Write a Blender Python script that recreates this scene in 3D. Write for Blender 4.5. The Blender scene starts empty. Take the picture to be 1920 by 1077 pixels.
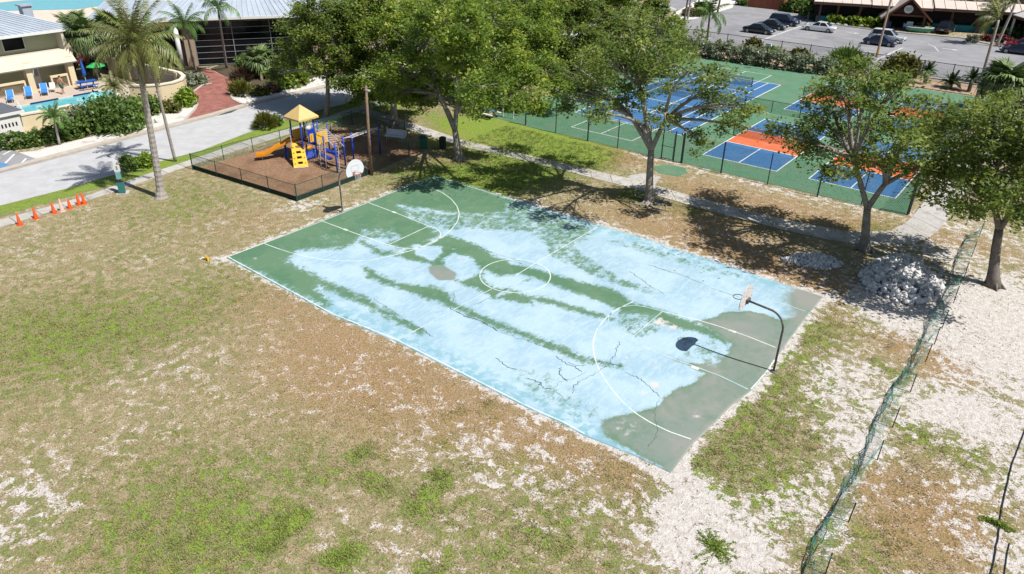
import bpy, math, random
import numpy as np
from mathutils import Vector, Matrix

# ------------------------------------------------------------------ camera, sky, sun, exposure
scene = bpy.context.scene
COL = scene.collection
random.seed(7)
RNG = np.random.default_rng(11)

cam_data = bpy.data.cameras.new('camera')
cam = bpy.data.objects.new('camera', cam_data)
COL.objects.link(cam)
cam_rot = Matrix([[0.788251, -0.307532, 0.532995], [0.615179, 0.373215, -0.694453], [0.014645, 0.875291, 0.483375]])
cam.matrix_world = Matrix.Translation((21.562, -28.337, 18.945)) @ cam_rot.to_4x4()
cam_data.sensor_width = 36.0
cam_data.lens = 25.815
cam_data.clip_start = 0.5
cam_data.clip_end = 1500.0
scene.camera = cam

SUN_EL, SUN_AZ = 54.5, 7.0          # degrees; azimuth counted from +x towards +y
world = bpy.data.worlds.new('World')
scene.world = world
world.use_nodes = True
wn, wl = world.node_tree.nodes, world.node_tree.links
bg = wn['Background']
skyt = wn.new('ShaderNodeTexSky')
skyt.sky_type = 'NISHITA'
skyt.sun_disc = False
skyt.sun_elevation = math.radians(SUN_EL)
skyt.sun_rotation = math.radians(90 - SUN_AZ)
wl.new(skyt.outputs[0], bg.inputs[0])
bg.inputs[1].default_value = 0.065
sl = bpy.data.lights.new('sun', 'SUN')
sl.energy = 5.0
sl.angle = math.radians(0.5)
sl.color = (1.0, 0.955, 0.88)
sun = bpy.data.objects.new('sun', sl)
COL.objects.link(sun)
_e, _a = math.radians(SUN_EL), math.radians(SUN_AZ)
SUNV = Vector((math.cos(_e) * math.cos(_a), math.cos(_e) * math.sin(_a), math.sin(_e)))
sun.rotation_euler = SUNV.to_track_quat('Z', 'Y').to_euler()
sun.location = (0, 0, 60)
vs = scene.view_settings
scene.display_settings.display_device = 'sRGB'
vs.view_transform = 'Standard'
vs.look = 'None'
vs.exposure = 0.38
vs.gamma = 1.0
vs.use_curve_mapping = False
scene.cycles.max_bounces = 6
scene.cycles.transparent_max_bounces = 12
scene.cycles.caustics_reflective = False
scene.cycles.caustics_refractive = False

# ------------------------------------------------------------------ materials
MATS = {}

def nnode(nt, kind, **kw):
    n = nt.nodes.new(kind)
    for k, v in kw.items():
        setattr(n, k, v)
    return n

def mat(name, base, rough=0.8, var=0.12, scale=3.0, bump=0.0, bscale=None, metal=0.0, spec=0.3, dirt=None, objvar=0.0):
    """plain surface: base colour with a little uneven tone, optional fine relief and second 'dirt' colour"""
    if name in MATS:
        return MATS[name]
    m = bpy.data.materials.new(name)
    m.use_nodes = True
    nt = m.node_tree
    b = nt.nodes['Principled BSDF']
    b.inputs['Roughness'].default_value = rough
    b.inputs['Metallic'].default_value = metal
    b.inputs['Specular IOR Level'].default_value = spec
    tc = nnode(nt, 'ShaderNodeTexCoord')
    nz = nnode(nt, 'ShaderNodeTexNoise')
    nz.inputs['Scale'].default_value = scale
    nz.inputs['Detail'].default_value = 5
    nz.inputs['Roughness'].default_value = 0.65
    nt.links.new(tc.outputs['Object'], nz.inputs['Vector'])
    rmp = nnode(nt, 'ShaderNodeMapRange')
    rmp.inputs['From Min'].default_value = 0.3
    rmp.inputs['From Max'].default_value = 0.7
    rmp.inputs['To Min'].default_value = 1 - var
    rmp.inputs['To Max'].default_value = 1 + var
    nt.links.new(nz.outputs['Fac'], rmp.inputs['Value'])
    fac = rmp.outputs[0]
    if objvar:
        oi = nnode(nt, 'ShaderNodeObjectInfo')
        mr = nnode(nt, 'ShaderNodeMapRange')
        mr.inputs['To Min'].default_value = 1 - objvar
        mr.inputs['To Max'].default_value = 1 + objvar
        nt.links.new(oi.outputs['Random'], mr.inputs['Value'])
        mm = nnode(nt, 'ShaderNodeMath', operation='MULTIPLY')
        nt.links.new(fac, mm.inputs[0]); nt.links.new(mr.outputs[0], mm.inputs[1])
        fac = mm.outputs[0]
    vm = nnode(nt, 'ShaderNodeVectorMath', operation='SCALE')
    vm.inputs[0].default_value = base[:3]
    nt.links.new(fac, vm.inputs['Scale'])
    out = vm.outputs[0]
    if dirt:
        n2 = nnode(nt, 'ShaderNodeTexNoise')
        n2.inputs['Scale'].default_value = dirt[2]
        n2.inputs['Detail'].default_value = 6
        nt.links.new(tc.outputs['Object'], n2.inputs['Vector'])
        r2 = nnode(nt, 'ShaderNodeMapRange')
        r2.inputs['From Min'].default_value = dirt[3] if len(dirt) > 3 else 0.5
        r2.inputs['From Max'].default_value = (dirt[3] if len(dirt) > 3 else 0.5) + 0.2
        r2.inputs['To Max'].default_value = dirt[1]
        nt.links.new(n2.outputs['Fac'], r2.inputs['Value'])
        mx = nnode(nt, 'ShaderNodeMix', data_type='RGBA')
        nt.links.new(r2.outputs[0], mx.inputs[0])
        nt.links.new(out, mx.inputs[6])
        mx.inputs[7].default_value = (*dirt[0], 1)
        out = mx.outputs[2]
    nt.links.new(out, b.inputs['Base Color'])
    if bump:
        n3 = nnode(nt, 'ShaderNodeTexNoise')
        n3.inputs['Scale'].default_value = bscale or scale * 6
        n3.inputs['Detail'].default_value = 4
        nt.links.new(tc.outputs['Object'], n3.inputs['Vector'])
        bp = nnode(nt, 'ShaderNodeBump')
        bp.inputs['Strength'].default_value = bump
        bp.inputs['Distance'].default_value = 0.05
        nt.links.new(n3.outputs['Fac'], bp.inputs['Height'])
        nt.links.new(bp.outputs[0], b.inputs['Normal'])
    MATS[name] = m
    return m

def leafmat(name, c0, c1, c2=None, trans=0.35, rough=0.45):
    """foliage: 'tint' attribute picks between leaf colours; part of the light passes through"""
    if name in MATS:
        return MATS[name]
    m = bpy.data.materials.new(name)
    m.use_nodes = True
    nt = m.node_tree
    b = nt.nodes['Principled BSDF']
    out = nt.nodes['Material Output']
    at = nnode(nt, 'ShaderNodeAttribute', attribute_name='tint')
    cr = nnode(nt, 'ShaderNodeValToRGB')
    cr.color_ramp.elements[0].color = (*c0, 1)
    cr.color_ramp.elements[1].color = (*c1, 1)
    if c2:
        cr.color_ramp.elements[1].position = 0.78
        e = cr.color_ramp.elements.new(1.0)
        e.color = (*c2, 1)
    nt.links.new(at.outputs['Fac'], cr.inputs[0])
    nt.links.new(cr.outputs[0], b.inputs['Base Color'])
    b.inputs['Roughness'].default_value = rough
    b.inputs['Specular IOR Level'].default_value = 0.35
    tr = nnode(nt, 'ShaderNodeBsdfTranslucent')
    hs = nnode(nt, 'ShaderNodeHueSaturation')
    hs.inputs['Value'].default_value = 1.35
    hs.inputs['Hue'].default_value = 0.485
    nt.links.new(cr.outputs[0], hs.inputs['Color'])
    nt.links.new(hs.outputs[0], tr.inputs[0])
    mx = nnode(nt, 'ShaderNodeMixShader')
    mx.inputs[0].default_value = trans
    nt.links.new(b.outputs[0], mx.inputs[1])
    nt.links.new(tr.outputs[0], mx.inputs[2])
    nt.links.new(mx.outputs[0], out.inputs[0])
    MATS[name] = m
    return m

# ------------------------------------------------------------------ objects and tags
def link(o, parent=None):
    COL.objects.link(o)
    if parent is not None:
        o.parent = parent
    return o

def tag(o, label, cat, group=None):
    o['label'] = label
    o['category'] = cat
    if group:
        o['group'] = group
    return o

def thing(name, label, cat, loc=(0, 0, 0), rz=0.0, group=None):
    o = bpy.data.objects.new(name, None)
    o.empty_display_size = 0.3
    link(o)
    o.location = (loc[0], loc[1], loc[2] if len(loc) > 2 else 0.0)
    o.rotation_euler = (0, 0, rz)
    return tag(o, label, cat, group)

def dup(root, loc=None, rz=None, label=None):
    """copy of a thing with its parts and their sub-parts (mesh data shared)"""
    c = root.copy()
    COL.objects.link(c)
    if loc is not None:
        c.location = (loc[0], loc[1], loc[2] if len(loc) > 2 else root.location.z)
    if rz is not None:
        c.rotation_euler = (0, 0, rz)
    if label:
        c['label'] = label
    for ch in KIDS.get(root.name, []):
        d = ch.copy(); COL.objects.link(d); d.parent = c
        KIDS.setdefault(c.name, []).append(d)
        for g in KIDS.get(ch.name, []):
            e = g.copy(); COL.objects.link(e); e.parent = d
            KIDS.setdefault(d.name, []).append(e)
    return c

KIDS = {}

def wloc(o):
    v = Vector((0, 0, 0))
    while o is not None:
        v += o.location
        o = o.parent
    return v

def mesh_obj(name, me, parent=None):
    o = bpy.data.objects.new(name, me)
    link(o, parent)
    if parent is not None:
        KIDS.setdefault(parent.name, []).append(o)
    return o

class MB:
    """collects shapes into one mesh"""
    def __init__(s):
        s.v, s.f = [], []

    def add(s, vs, fs):
        k = len(s.v)
        s.v.extend([tuple(p) for p in vs])
        s.f.extend([tuple(i + k for i in q) for q in fs])
        return s

    def box(s, x0, y0, z0, x1, y1, z1, top=1.0):
        cx, cy = (x0 + x1) / 2, (y0 + y1) / 2
        t = lambda x, c: c + (x - c) * top
        s.add([(x0, y0, z0), (x1, y0, z0), (x1, y1, z0), (x0, y1, z0),
               (t(x0, cx), t(y0, cy), z1), (t(x1, cx), t(y0, cy), z1), (t(x1, cx), t(y1, cy), z1), (t(x0, cx), t(y1, cy), z1)],
              [(3, 2, 1, 0), (4, 5, 6, 7), (0, 1, 5, 4), (1, 2, 6, 5), (2, 3, 7, 6), (3, 0, 4, 7)])
        return s

    def beam(s, p0, p1, w, h, up=(0, 0, 1)):
        a, b = Vector(p0), Vector(p1)
        d = (b - a).normalized()
        upv = Vector(up)
        r = d.cross(upv)
        if r.length < 1e-4:
            r = d.cross(Vector((1, 0, 0)))
        r.normalize()
        u = r.cross(d)
        vs_ = []
        for q in (a, b):
            for i, j in ((-1, -1), (1, -1), (1, 1), (-1, 1)):
                vs_.append(q + r * (i * w / 2) + u * (j * h / 2))
        s.add(vs_, [(0, 1, 2, 3), (7, 6, 5, 4), (0, 4, 5, 1), (1, 5, 6, 2), (2, 6, 7, 3), (3, 7, 4, 0)])
        return s

    def tube(s, pts, rad, n=6, caps=True, squash=1.0):
        pts = [Vector(p) for p in pts]
        if not hasattr(rad, '__len__'):
            rad = [rad] * len(pts)
        k = len(s.v)
        ref = None
        for i, p in enumerate(pts):
            d = (pts[min(i + 1, len(pts) - 1)] - pts[max(i - 1, 0)])
            if d.length < 1e-6:
                d = Vector((0, 0, 1))
            d.normalize()
            if ref is None:
                ref = d.orthogonal().normalized()
            r = ref - d * ref.dot(d)
            if r.length < 1e-4:
                r = d.orthogonal()
            r.normalize()
            ref = r
            u = d.cross(r)
            for j in range(n):
                a = 2 * math.pi * j / n
                s.v.append(tuple(p + (r * math.cos(a) + u * math.sin(a) * squash) * rad[i]))
        for i in range(len(pts) - 1):
            for j in range(n):
                j2 = (j + 1) % n
                s.f.append((k + i * n + j, k + i * n + j2, k + (i + 1) * n + j2, k + (i + 1) * n + j))
        if caps:
            s.f.append(tuple(k + j for j in reversed(range(n))))
            s.f.append(tuple(k + (len(pts) - 1) * n + j for j in range(n)))
        return s

    def lathe(s, prof, c=(0, 0, 0), n=12):
        k = len(s.v)
        for r, z in prof:
            for j in range(n):
                a = 2 * math.pi * j / n
                s.v.append((c[0] + r * math.cos(a), c[1] + r * math.sin(a), c[2] + z))
        for i in range(len(prof) - 1):
            for j in range(n):
                j2 = (j + 1) % n
                s.f.append((k + i * n + j, k + i * n + j2, k + (i + 1) * n + j2, k + (i + 1) * n + j))
        s.f.append(tuple(k + j for j in reversed(range(n))))
        s.f.append(tuple(k + (len(prof) - 1) * n + j for j in range(n)))
        return s

    def sheet(s, poly, z):
        s.add([(p[0], p[1], z) for p in poly], [tuple(range(len(poly)))])
        return s

    def prism(s, poly, z0, z1):
        n = len(poly)
        s.add([(p[0], p[1], z0) for p in poly] + [(p[0], p[1], z1) for p in poly],
              [tuple(reversed(range(n))), tuple(range(n, 2 * n))] + [(i, (i + 1) % n, n + (i + 1) % n, n + i) for i in range(n)])
        return s

    def strip(s, line, w, z, w2=None):
        """flat ribbon along a 2D line"""
        L = [Vector((p[0], p[1])) for p in line]
        k = len(s.v)
        for i, p in enumerate(L):
            d = (L[min(i + 1, len(L) - 1)] - L[max(i - 1, 0)]).normalized()
            nrm = Vector((-d.y, d.x))
            ww = w[i] if hasattr(w, '__len__') else w
            for q in (p - nrm * ww / 2, p + nrm * ww / 2):
                s.v.append((q.x, q.y, z))
        for i in range(len(L) - 1):
            a = k + 2 * i
            s.f.append((a, a + 2, a + 3, a + 1))
        return s

    def kerb(s, line, w, z0, z1):
        L = [Vector((p[0], p[1])) for p in line]
        k = len(s.v)
        for i, p in enumerate(L):
            d = (L[min(i + 1, len(L) - 1)] - L[max(i - 1, 0)]).normalized()
            nrm = Vector((-d.y, d.x))
            a, b = p - nrm * w / 2, p + nrm * w / 2
            s.v.extend([(a.x, a.y, z0), (a.x, a.y, z1), (b.x, b.y, z1), (b.x, b.y, z0)])
        for i in range(len(L) - 1):
            a = k + 4 * i
            for j in range(3):
                s.f.append((a + j, a + 4 + j, a + 5 + j, a + 1 + j))
        s.f.append((k, k + 1, k + 2, k + 3))
        e = k + 4 * (len(L) - 1)
        s.f.append((e + 3, e + 2, e + 1, e))
        return s

    def ball(s, c, r, n=8, m=6):
        if not hasattr(r, '__len__'):
            r = (r, r, r)
        k = len(s.v)
        for i in range(1, m):
            t = math.pi * i / m
            for j in range(n):
                a = 2 * math.pi * j / n
                s.v.append((c[0] + r[0] * math.sin(t) * math.cos(a), c[1] + r[1] * math.sin(t) * math.sin(a), c[2] + r[2] * math.cos(t)))
        top = len(s.v); s.v.append((c[0], c[1], c[2] + r[2]))
        bot = len(s.v); s.v.append((c[0], c[1], c[2] - r[2]))
        for i in range(m - 2):
            for j in range(n):
                j2 = (j + 1) % n
                s.f.append((k + i * n + j, k + (i + 1) * n + j, k + (i + 1) * n + j2, k + i * n + j2))
        for j in range(n):
            j2 = (j + 1) % n
            s.f.append((top, k + j, k + j2))
            s.f.append((bot, k + (m - 2) * n + j2, k + (m - 2) * n + j))
        return s

    def build(s, name, m, parent=None, smooth=False, local=False, bevel=0.0):
        if parent is not None and not local:
            w = wloc(parent)
            vv = [(a - w.x, b - w.y, c - w.z) for a, b, c in s.v]
        else:
            vv = s.v
        me = bpy.data.meshes.new(name)
        me.from_pydata(vv, [], s.f)
        if smooth:
            me.polygons.foreach_set('use_smooth', [True] * len(me.polygons))
        me.materials.append(m)
        me.update()
        o = mesh_obj(name, me, parent)
        if bevel:
            md = o.modifiers.new('bevel', 'BEVEL')
            md.width = bevel
            md.segments = 2
            md.limit_method = 'ANGLE'
        return o

def struct(o):
    o['kind'] = 'structure'
    return o

def stuff(o):
    o['kind'] = 'stuff'
    return o

def quads_mesh(name, P0, tint, m, parent=None, tri=False):
    """P0: (N,k,3) world coordinates of separate leaf faces; tint: (N,)"""
    N, k = P0.shape[0], P0.shape[1]
    V = P0.reshape(-1, 3)
    if parent is not None:
        w = wloc(parent)
        V = V - np.array([w.x, w.y, w.z])
    me = bpy.data.meshes.new(name)
    me.vertices.add(N * k)
    me.vertices.foreach_set('co', V.astype(np.float32).ravel())
    me.loops.add(N * k)
    me.loops.foreach_set('vertex_index', np.arange(N * k, dtype=np.int32))
    me.polygons.add(N)
    me.polygons.foreach_set('loop_start', (np.arange(N) * k).astype(np.int32))
    me.update(calc_edges=True)
    at = me.attributes.new('tint', 'FLOAT', 'POINT')
    at.data.foreach_set('value', np.repeat(np.clip(tint, 0, 1), k).astype(np.float32))
    me.materials.append(m)
    return mesh_obj(name, me, parent)

def unit(a):
    return a / np.maximum(np.linalg.norm(a, axis=-1, keepdims=True), 1e-9)

def leaf_quads(centres, size, up=0.9, aspect=0.55):
    """small rhombic leaves with random facing (biased upwards)"""
    n = len(centres)
    nrm = unit(RNG.normal(size=(n, 3)) + np.array([0, 0, up * 1.6]))
    t = unit(np.cross(nrm, RNG.normal(size=(n, 3))))
    b = np.cross(nrm, t)
    s = (size * RNG.uniform(0.7, 1.35, n))[:, None]
    q = np.stack([centres - t * s, centres - b * s * aspect + nrm * s * 0.12, centres + t * s, centres + b * s * aspect + nrm * s * 0.12], 1)
    return q

# ================================================================== GROUND
def sstep(a, lo, hi):
    t = np.clip((a - lo) / (hi - lo), 0, 1)
    return t * t * (3 - 2 * t)

def seg_dist(X, Y, line, closed=False):
    d = np.full(X.shape, 1e9)
    n = len(line)
    for i in range(n if closed else n - 1):
        ax, ay = line[i]; bx, by = line[(i + 1) % n]
        dx, dy = bx - ax, by - ay
        t = np.clip(((X - ax) * dx + (Y - ay) * dy) / (dx * dx + dy * dy + 1e-9), 0, 1)
        d = np.minimum(d, np.hypot(X - ax - t * dx, Y - ay - t * dy))
    return d

def inside(X, Y, poly):
    r = np.zeros(X.shape, bool)
    n = len(poly)
    for i in range(n):
        x0, y0 = poly[i]; x1, y1 = poly[(i + 1) % n]
        c = ((y0 > Y) != (y1 > Y)) & (X < (x1 - x0) * (Y - y0) / (y1 - y0 + 1e-12) + x0)
        r ^= c
    return r

def soft(X, Y, poly, s):
    d = seg_dist(X, Y, poly, True)
    d = np.where(inside(X, Y, poly), d, -d)
    return sstep(d, -s, s)

SAND, GREEN, RUST = 0, 1, 2
BLOBS = [  # position, radius (m), layer, amount
    ((-13.67, -19.65),4,1,.75),((-14.49, -17.88),3,1,.4),((-10.09, -16.72),2.2,1,.5),((-22.01, -7.11),4,1,.4),((-10.13, -12.30),2,1,.5),((0.88, -21.44),3.2,1,.55),((3.26, -20.13),2.5,1,.5),
    ((3.45, -21.96),2,1,.4),((2.97, -13.15),.7,1,.5),((3.67, -15.42),1.6,1,.35),((-24.85, -4.67),3,1,.4),((-10.70, -9.06),3,1,.3),((14.97, -6.68),1.6,1,.8),((15.44, -3.05),1.5,1,.8),
    ((15.28, -4.87),1.2,1,.7),((15.43, 0.78),1.4,1,.7),((14.89, 4.61),1.1,1,.7),((16.54, 6.77),.9,1,1),((17.23, -5.60),1.4,1,.7),((16.44, -7.46),1.2,1,.75),
    ((14.74, -8.48),.8,1,.7),((20.06, -0.17),.7,1,1),((21.43, -0.70),1.1,1,1),((22.36, -0.79),.7,1,1),((13.50, -10.16),1.2,1,.6),((16.64, -10.85),.75,1,1.3),((11.35, -13.02),1.2,1,.55),
    ((13.26, -13.28),1,1,.6),((11.76, -14.48),1,1,.5),((10.82, -15.79),1.4,1,.5),((9.07, -14.85),.9,1,.5),((18.47, -8.07),.9,1,.7),((17.75, -9.09),.7,1,.5),((7.93, -15.77),.5,1,.7),
    ((-12.02, 20.16),3.4,1,1.5),((-8.82, 19.33),2.4,1,1.4),((-16.52, 20.16),3,1,1.6),((-17.44, 17.02),2.5,1,1.3),((-11.80, 17.65),2.5,1,1.4),((-12.43, 9.94),2,1,.9),((-9.61, 10.19),1.6,1,.8),((-0.30, 14.45),1.2,1,.8),((3.23, 14.60),1.0,1,.7),((6.61, 16.27),1.0,1,.7),((-19.26, 19.86),3,1,.8),((-11.17, 10.28),2.6,1,.7),((-7.91, 13.04),2,1,.6),((4.21, 16.62),1.3,1,.5),
    ((9.39, 16.38),1.3,1,.6),((12.55, 17.96),1.2,1,.6),((14.28, 19.92),.9,1,.9),((0.26, 16.48),1.2,1,.5),((-15.29, 9.00),2,1,.6),((-16.47, 5.79),1.6,1,.5),((-1.22, 14.58),1.0,1,.6),
    ((23.13, 6.02),.5,1,.8),((22.24, 4.31),.4,1,.8),((22.25, 2.26),.35,1,.9),((22.91, 2.35),.3,1,.9),((19.18, 1.83),.6,1,.6),((20.40, 3.06),.4,1,.8),((18.37, -1.53),.6,1,.5),((17.19, -3.72),.9,1,.6),
    ((20.78, -6.37),1.1,1,.5),((21.90, -6.91),1.6,1,.45),((21.41, -2.94),1.3,1,.35),((20.26, -8.22),.6,1,.7),((23.83, -3.77),.45,1,1),
    ((-7.89, -9.76),2.2,2,.6),((-3.20, -10.19),2.4,2,.7),((1.54, -10.26),2.2,2,.8),((5.63, -10.32),1.9,2,.8),((8.76, -10.13),1.5,2,.8),((11.08, -9.89),1.2,2,.8),((12.87, -9.82),1,2,.6),((-2.06, -12.94),2.4,2,.4),
    ((4.20, -12.58),2,2,.4),((0.88, -13.03),2,2,.4),((-17.96, -5.91),2.6,2,.35),((-16.88, -3.93),2,2,.3),((3.54, 10.97),2.6,2,.7),((7.12, 10.94),2.4,2,.85),((10.66, 10.24),2.2,2,.9),((12.96, 9.67),1.6,2,.9),((15.05, 10.23),1.3,2,.7),((-0.83, 11.79),2.6,2,.55),
    ((5.60, 17.79),2.6,2,.85),((1.54, 18.90),2,2,.7),((8.78, 18.09),2.4,2,.8),((-7.55, 21.28),1.8,2,.8),((-4.91, 20.97),1.4,2,.7),((12.40, 19.65),1.6,2,.7),((20.40, 6.45),1.5,2,.9),((21.04, 5.34),1,2,.7),((18.38, 6.24),1.2,2,.8),
    ((21.70, -4.38),1.8,2,.55),((21.13, -6.39),1.6,2,.5),((22.86, -5.29),1.6,2,.7),((20.03, -4.05),.9,2,.6),((22.29, -2.92),1.2,2,.5),((15.53, 6.73),.8,2,.6),((15.87, 21.25),1.6,2,.5),((17.79, 20.78),2,2,.5),((20.11, 20.77),1.5,2,.4),
    ((-7.10, -17.30),1.3,0,.5),((-6.98, -15.88),1,0,.35),((-3.68, -19.38),1.4,0,.42),((-2.19, -23.90),1.7,0,.5),((-1.64, -24.94),1.8,0,.55),((-4.24, -23.60),1.4,0,.35),((2.19, -12.43),1.3,0,.4),((-0.43, -11.61),1,0,.35),((7.03, -11.93),1.6,0,.45),((9.04, -11.84),1.6,0,.48),
    ((6.37, -13.61),1.4,0,.3),((5.38, -17.82),1.1,0,.4),((8.15, -17.93),1.2,0,.4),((11.63, -14.01),.9,0,.3),((9.30, -16.17),1,0,.35),((12.09, -11.46),1.2,0,.4),((13.59, -12.14),.9,0,.4),((14.97, -9.79),.9,0,1.2),((15.92, -10.12),1.1,0,1.2),((17.59, -10.50),1,0,1.1),((15.92, -11.70),.8,0,1.1),
    ((14.40, -8.41),.5,0,1.2),((17.86, 0.28),1.4,0,.75),((16.14, 1.88),.9,0,.6),((17.36, 2.88),1.1,0,.7),((19.03, -2.44),.8,0,1.1),((17.70, -2.08),1.1,0,.6),((18.95, -4.92),1,0,.5),((18.62, -6.86),.9,0,.5),((17.83, -7.81),.8,0,.5),((20.25, 9.94),1.8,0,1.1),((21.97, 12.68),2.6,0,1.2),((22.48, 7.05),1.8,0,1.1),((19.81, 0.94),1.2,0,.9),
    ((21.38, 2.21),1.3,0,1),((23.11, 2.30),1.2,0,.95),((24.03, -0.83),.9,0,.95),((23.29, -3.42),.7,0,.75),((22.33, -2.20),.8,0,.8),((24.36, -4.94),.9,0,.9),((16.78, 7.76),1.4,0,.95),((16.71, 10.11),1.4,0,1.2),((17.92, 9.35),1,0,1.0),((20.87, 15.41),2.6,0,.8),((19.44, -7.74),.7,0,.6),
    ((17.67, 24.95),1.6,0,.8),((20.67, 25.25),2.6,0,.8),((16.84, 27.84),1.5,0,.7),((17.10, 18.27),1.4,0,.6),((16.53, 14.25),1.5,0,.5),((1.86, 13.45),1.2,0,.6),((-14.11, 11.86),1,0,.7),((-16.89, -1.44),.7,0,1),((-16.55, 0.05),.4,0,.7),((-18.71, -6.54),.45,0,.8),((-19.16, -9.46),.5,0,.6),((-18.50, -7.40),.4,0,.6),
    ((-8.81, 9.50),.8,0,.8),((-5.48, 9.10),.7,0,.7),((0.27, 9.31),.7,0,.8),((4.35, 9.41),.8,0,.8),((-14.07, -0.24),.5,0,.9),((-14.05, -9.00),.35,0,.9),((-14.27, -9.53),.3,0,.6),((-4.16, 19.67),1,0,.5),((5.09, 21.90),.7,0,.5),((18.74, 18.70),1.3,0,.4)]
_rb = np.random.default_rng(5)
for _k in range(130):   # single tufts and small mats of grass in the loose sand on the right
    _x, _y = _rb.uniform(13.5, 25), _rb.uniform(-13, 11)
    if _x > 15 + .16 * (_y + 10) * 0 and not (_x < 14.8 and _y > -8):
        BLOBS.append(((_x, _y), _rb.uniform(.12, .42), 1, _rb.uniform(.7, 1.2)))
for _k in range(70):
    BLOBS.append(((_rb.uniform(4, 14), _rb.uniform(-20, -9.5)), _rb.uniform(.15, .45), 1, _rb.uniform(.5, 1.0)))
for _p, _r, _a in [((16.92, 0.48),1.3,.55),((18.19, -5.53),1.2,.5),((17.16, -8.51),1,.6)]:
    BLOBS.append((_p, _r, 0, _a))
LINES = [([(14.74, 7.78),(14.94, 4.64),(15.14, 1.07),(15.05, -1.91),(14.95, -4.51),(14.76, -6.92),(14.87, -8.21)],.75,1,.62),  # worn sandy margins: line, reach (m), layer, amount
    ([(-14.01, -8.79),(-13.92, -1.89),(-14.04, 7.14)],.42,0,1.0),([(-14.01, -8.79),(-8.03, -9.00),(-0.14, -8.71),(7.82, -8.86),(11.33, -8.78),(13.82, -8.77)],.26,0,.9),
    ([(-12.51, 8.58),(-6.53, 8.59),(-0.07, 8.70),(5.07, 8.66),(9.84, 8.55),(14.09, 8.62)],.55,0,.95),
    ([(14.09, 8.62),(14.11, 5.56),(14.16, 3.09),(14.26, 1.00),(14.35, -0.82),(14.31, -1.93),(14.07, -3.49),(13.99, -5.20),(13.94, -6.58),(13.95, -8.17)],.34,0,1.15),
    ([(-16.34, 22.59),(-9.66, 22.18),(-1.13, 22.57),(9.19, 22.17),(14.75, 23.43)],.5,0,.55),([(14.89, 23.54),(14.28, 30.35),(14.21, 37.25)],.5,2,.8)]

def zones(X, Y):
    Z = np.zeros(X.shape + (3,))
    Z[..., 0] = .01 + .09 * sstep(X, 4, 12); Z[..., 1] = .22; Z[..., 2] = .12
    cov = np.zeros(X.shape)
    for (p, r, k, a) in BLOBS:
        a *= (.62 if p[0] > 8 else .5, .62 if p[0] < 5 and p[1] < 9 else 1.0, .8)[k] if a < 1 else 1
        right = p[0] > 8 and p[1] < 12
        if k == 1 and right:
            a *= .95
        g = a * np.exp(-((X - p[0]) ** 2 + (Y - p[1]) ** 2) / (r * r) * (.80 if k == 1 and right else .55))
        Z[..., k] += g
        if k == 0:
            cov = np.maximum(cov, g)
    for (ln, r, k, a) in LINES:
        d = seg_dist(X, Y, ln)
        Z[..., k] += a * np.exp(-(d / r) ** 2)
    # the verge beside the road is kept as mown lime-green turf
    Z[..., 1] += 1.1 * sstep(-X, 29.6, 30.4) * sstep(Y, -40, -30)
    Z[..., 0] += .22 * sstep(X, 19.2, 22.5) * (Y < 14)
    # under the trees: leaf litter and bare earth
    Z[..., 2] += .35 * sstep(Y, 9.5, 12) * (X < -14) * (Y < 22)
    Z[..., 1] += .55 * np.exp(-((Y - 19.8) / 2.2) ** 2) * sstep(-X, 4.5, 8)
    Z[..., 2] *= 1 - .8 * np.exp(-((Y - 19.8) / 2.2) ** 2) * sstep(-X, 4.5, 8)
    rt_ = (X > 8) & (Y < 12)
    Z[..., 1] = np.where(rt_, .80 * (1 - np.exp(-Z[..., 1] / .62)), Z[..., 1])
    return np.clip(Z, 0, 1.6)

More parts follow.
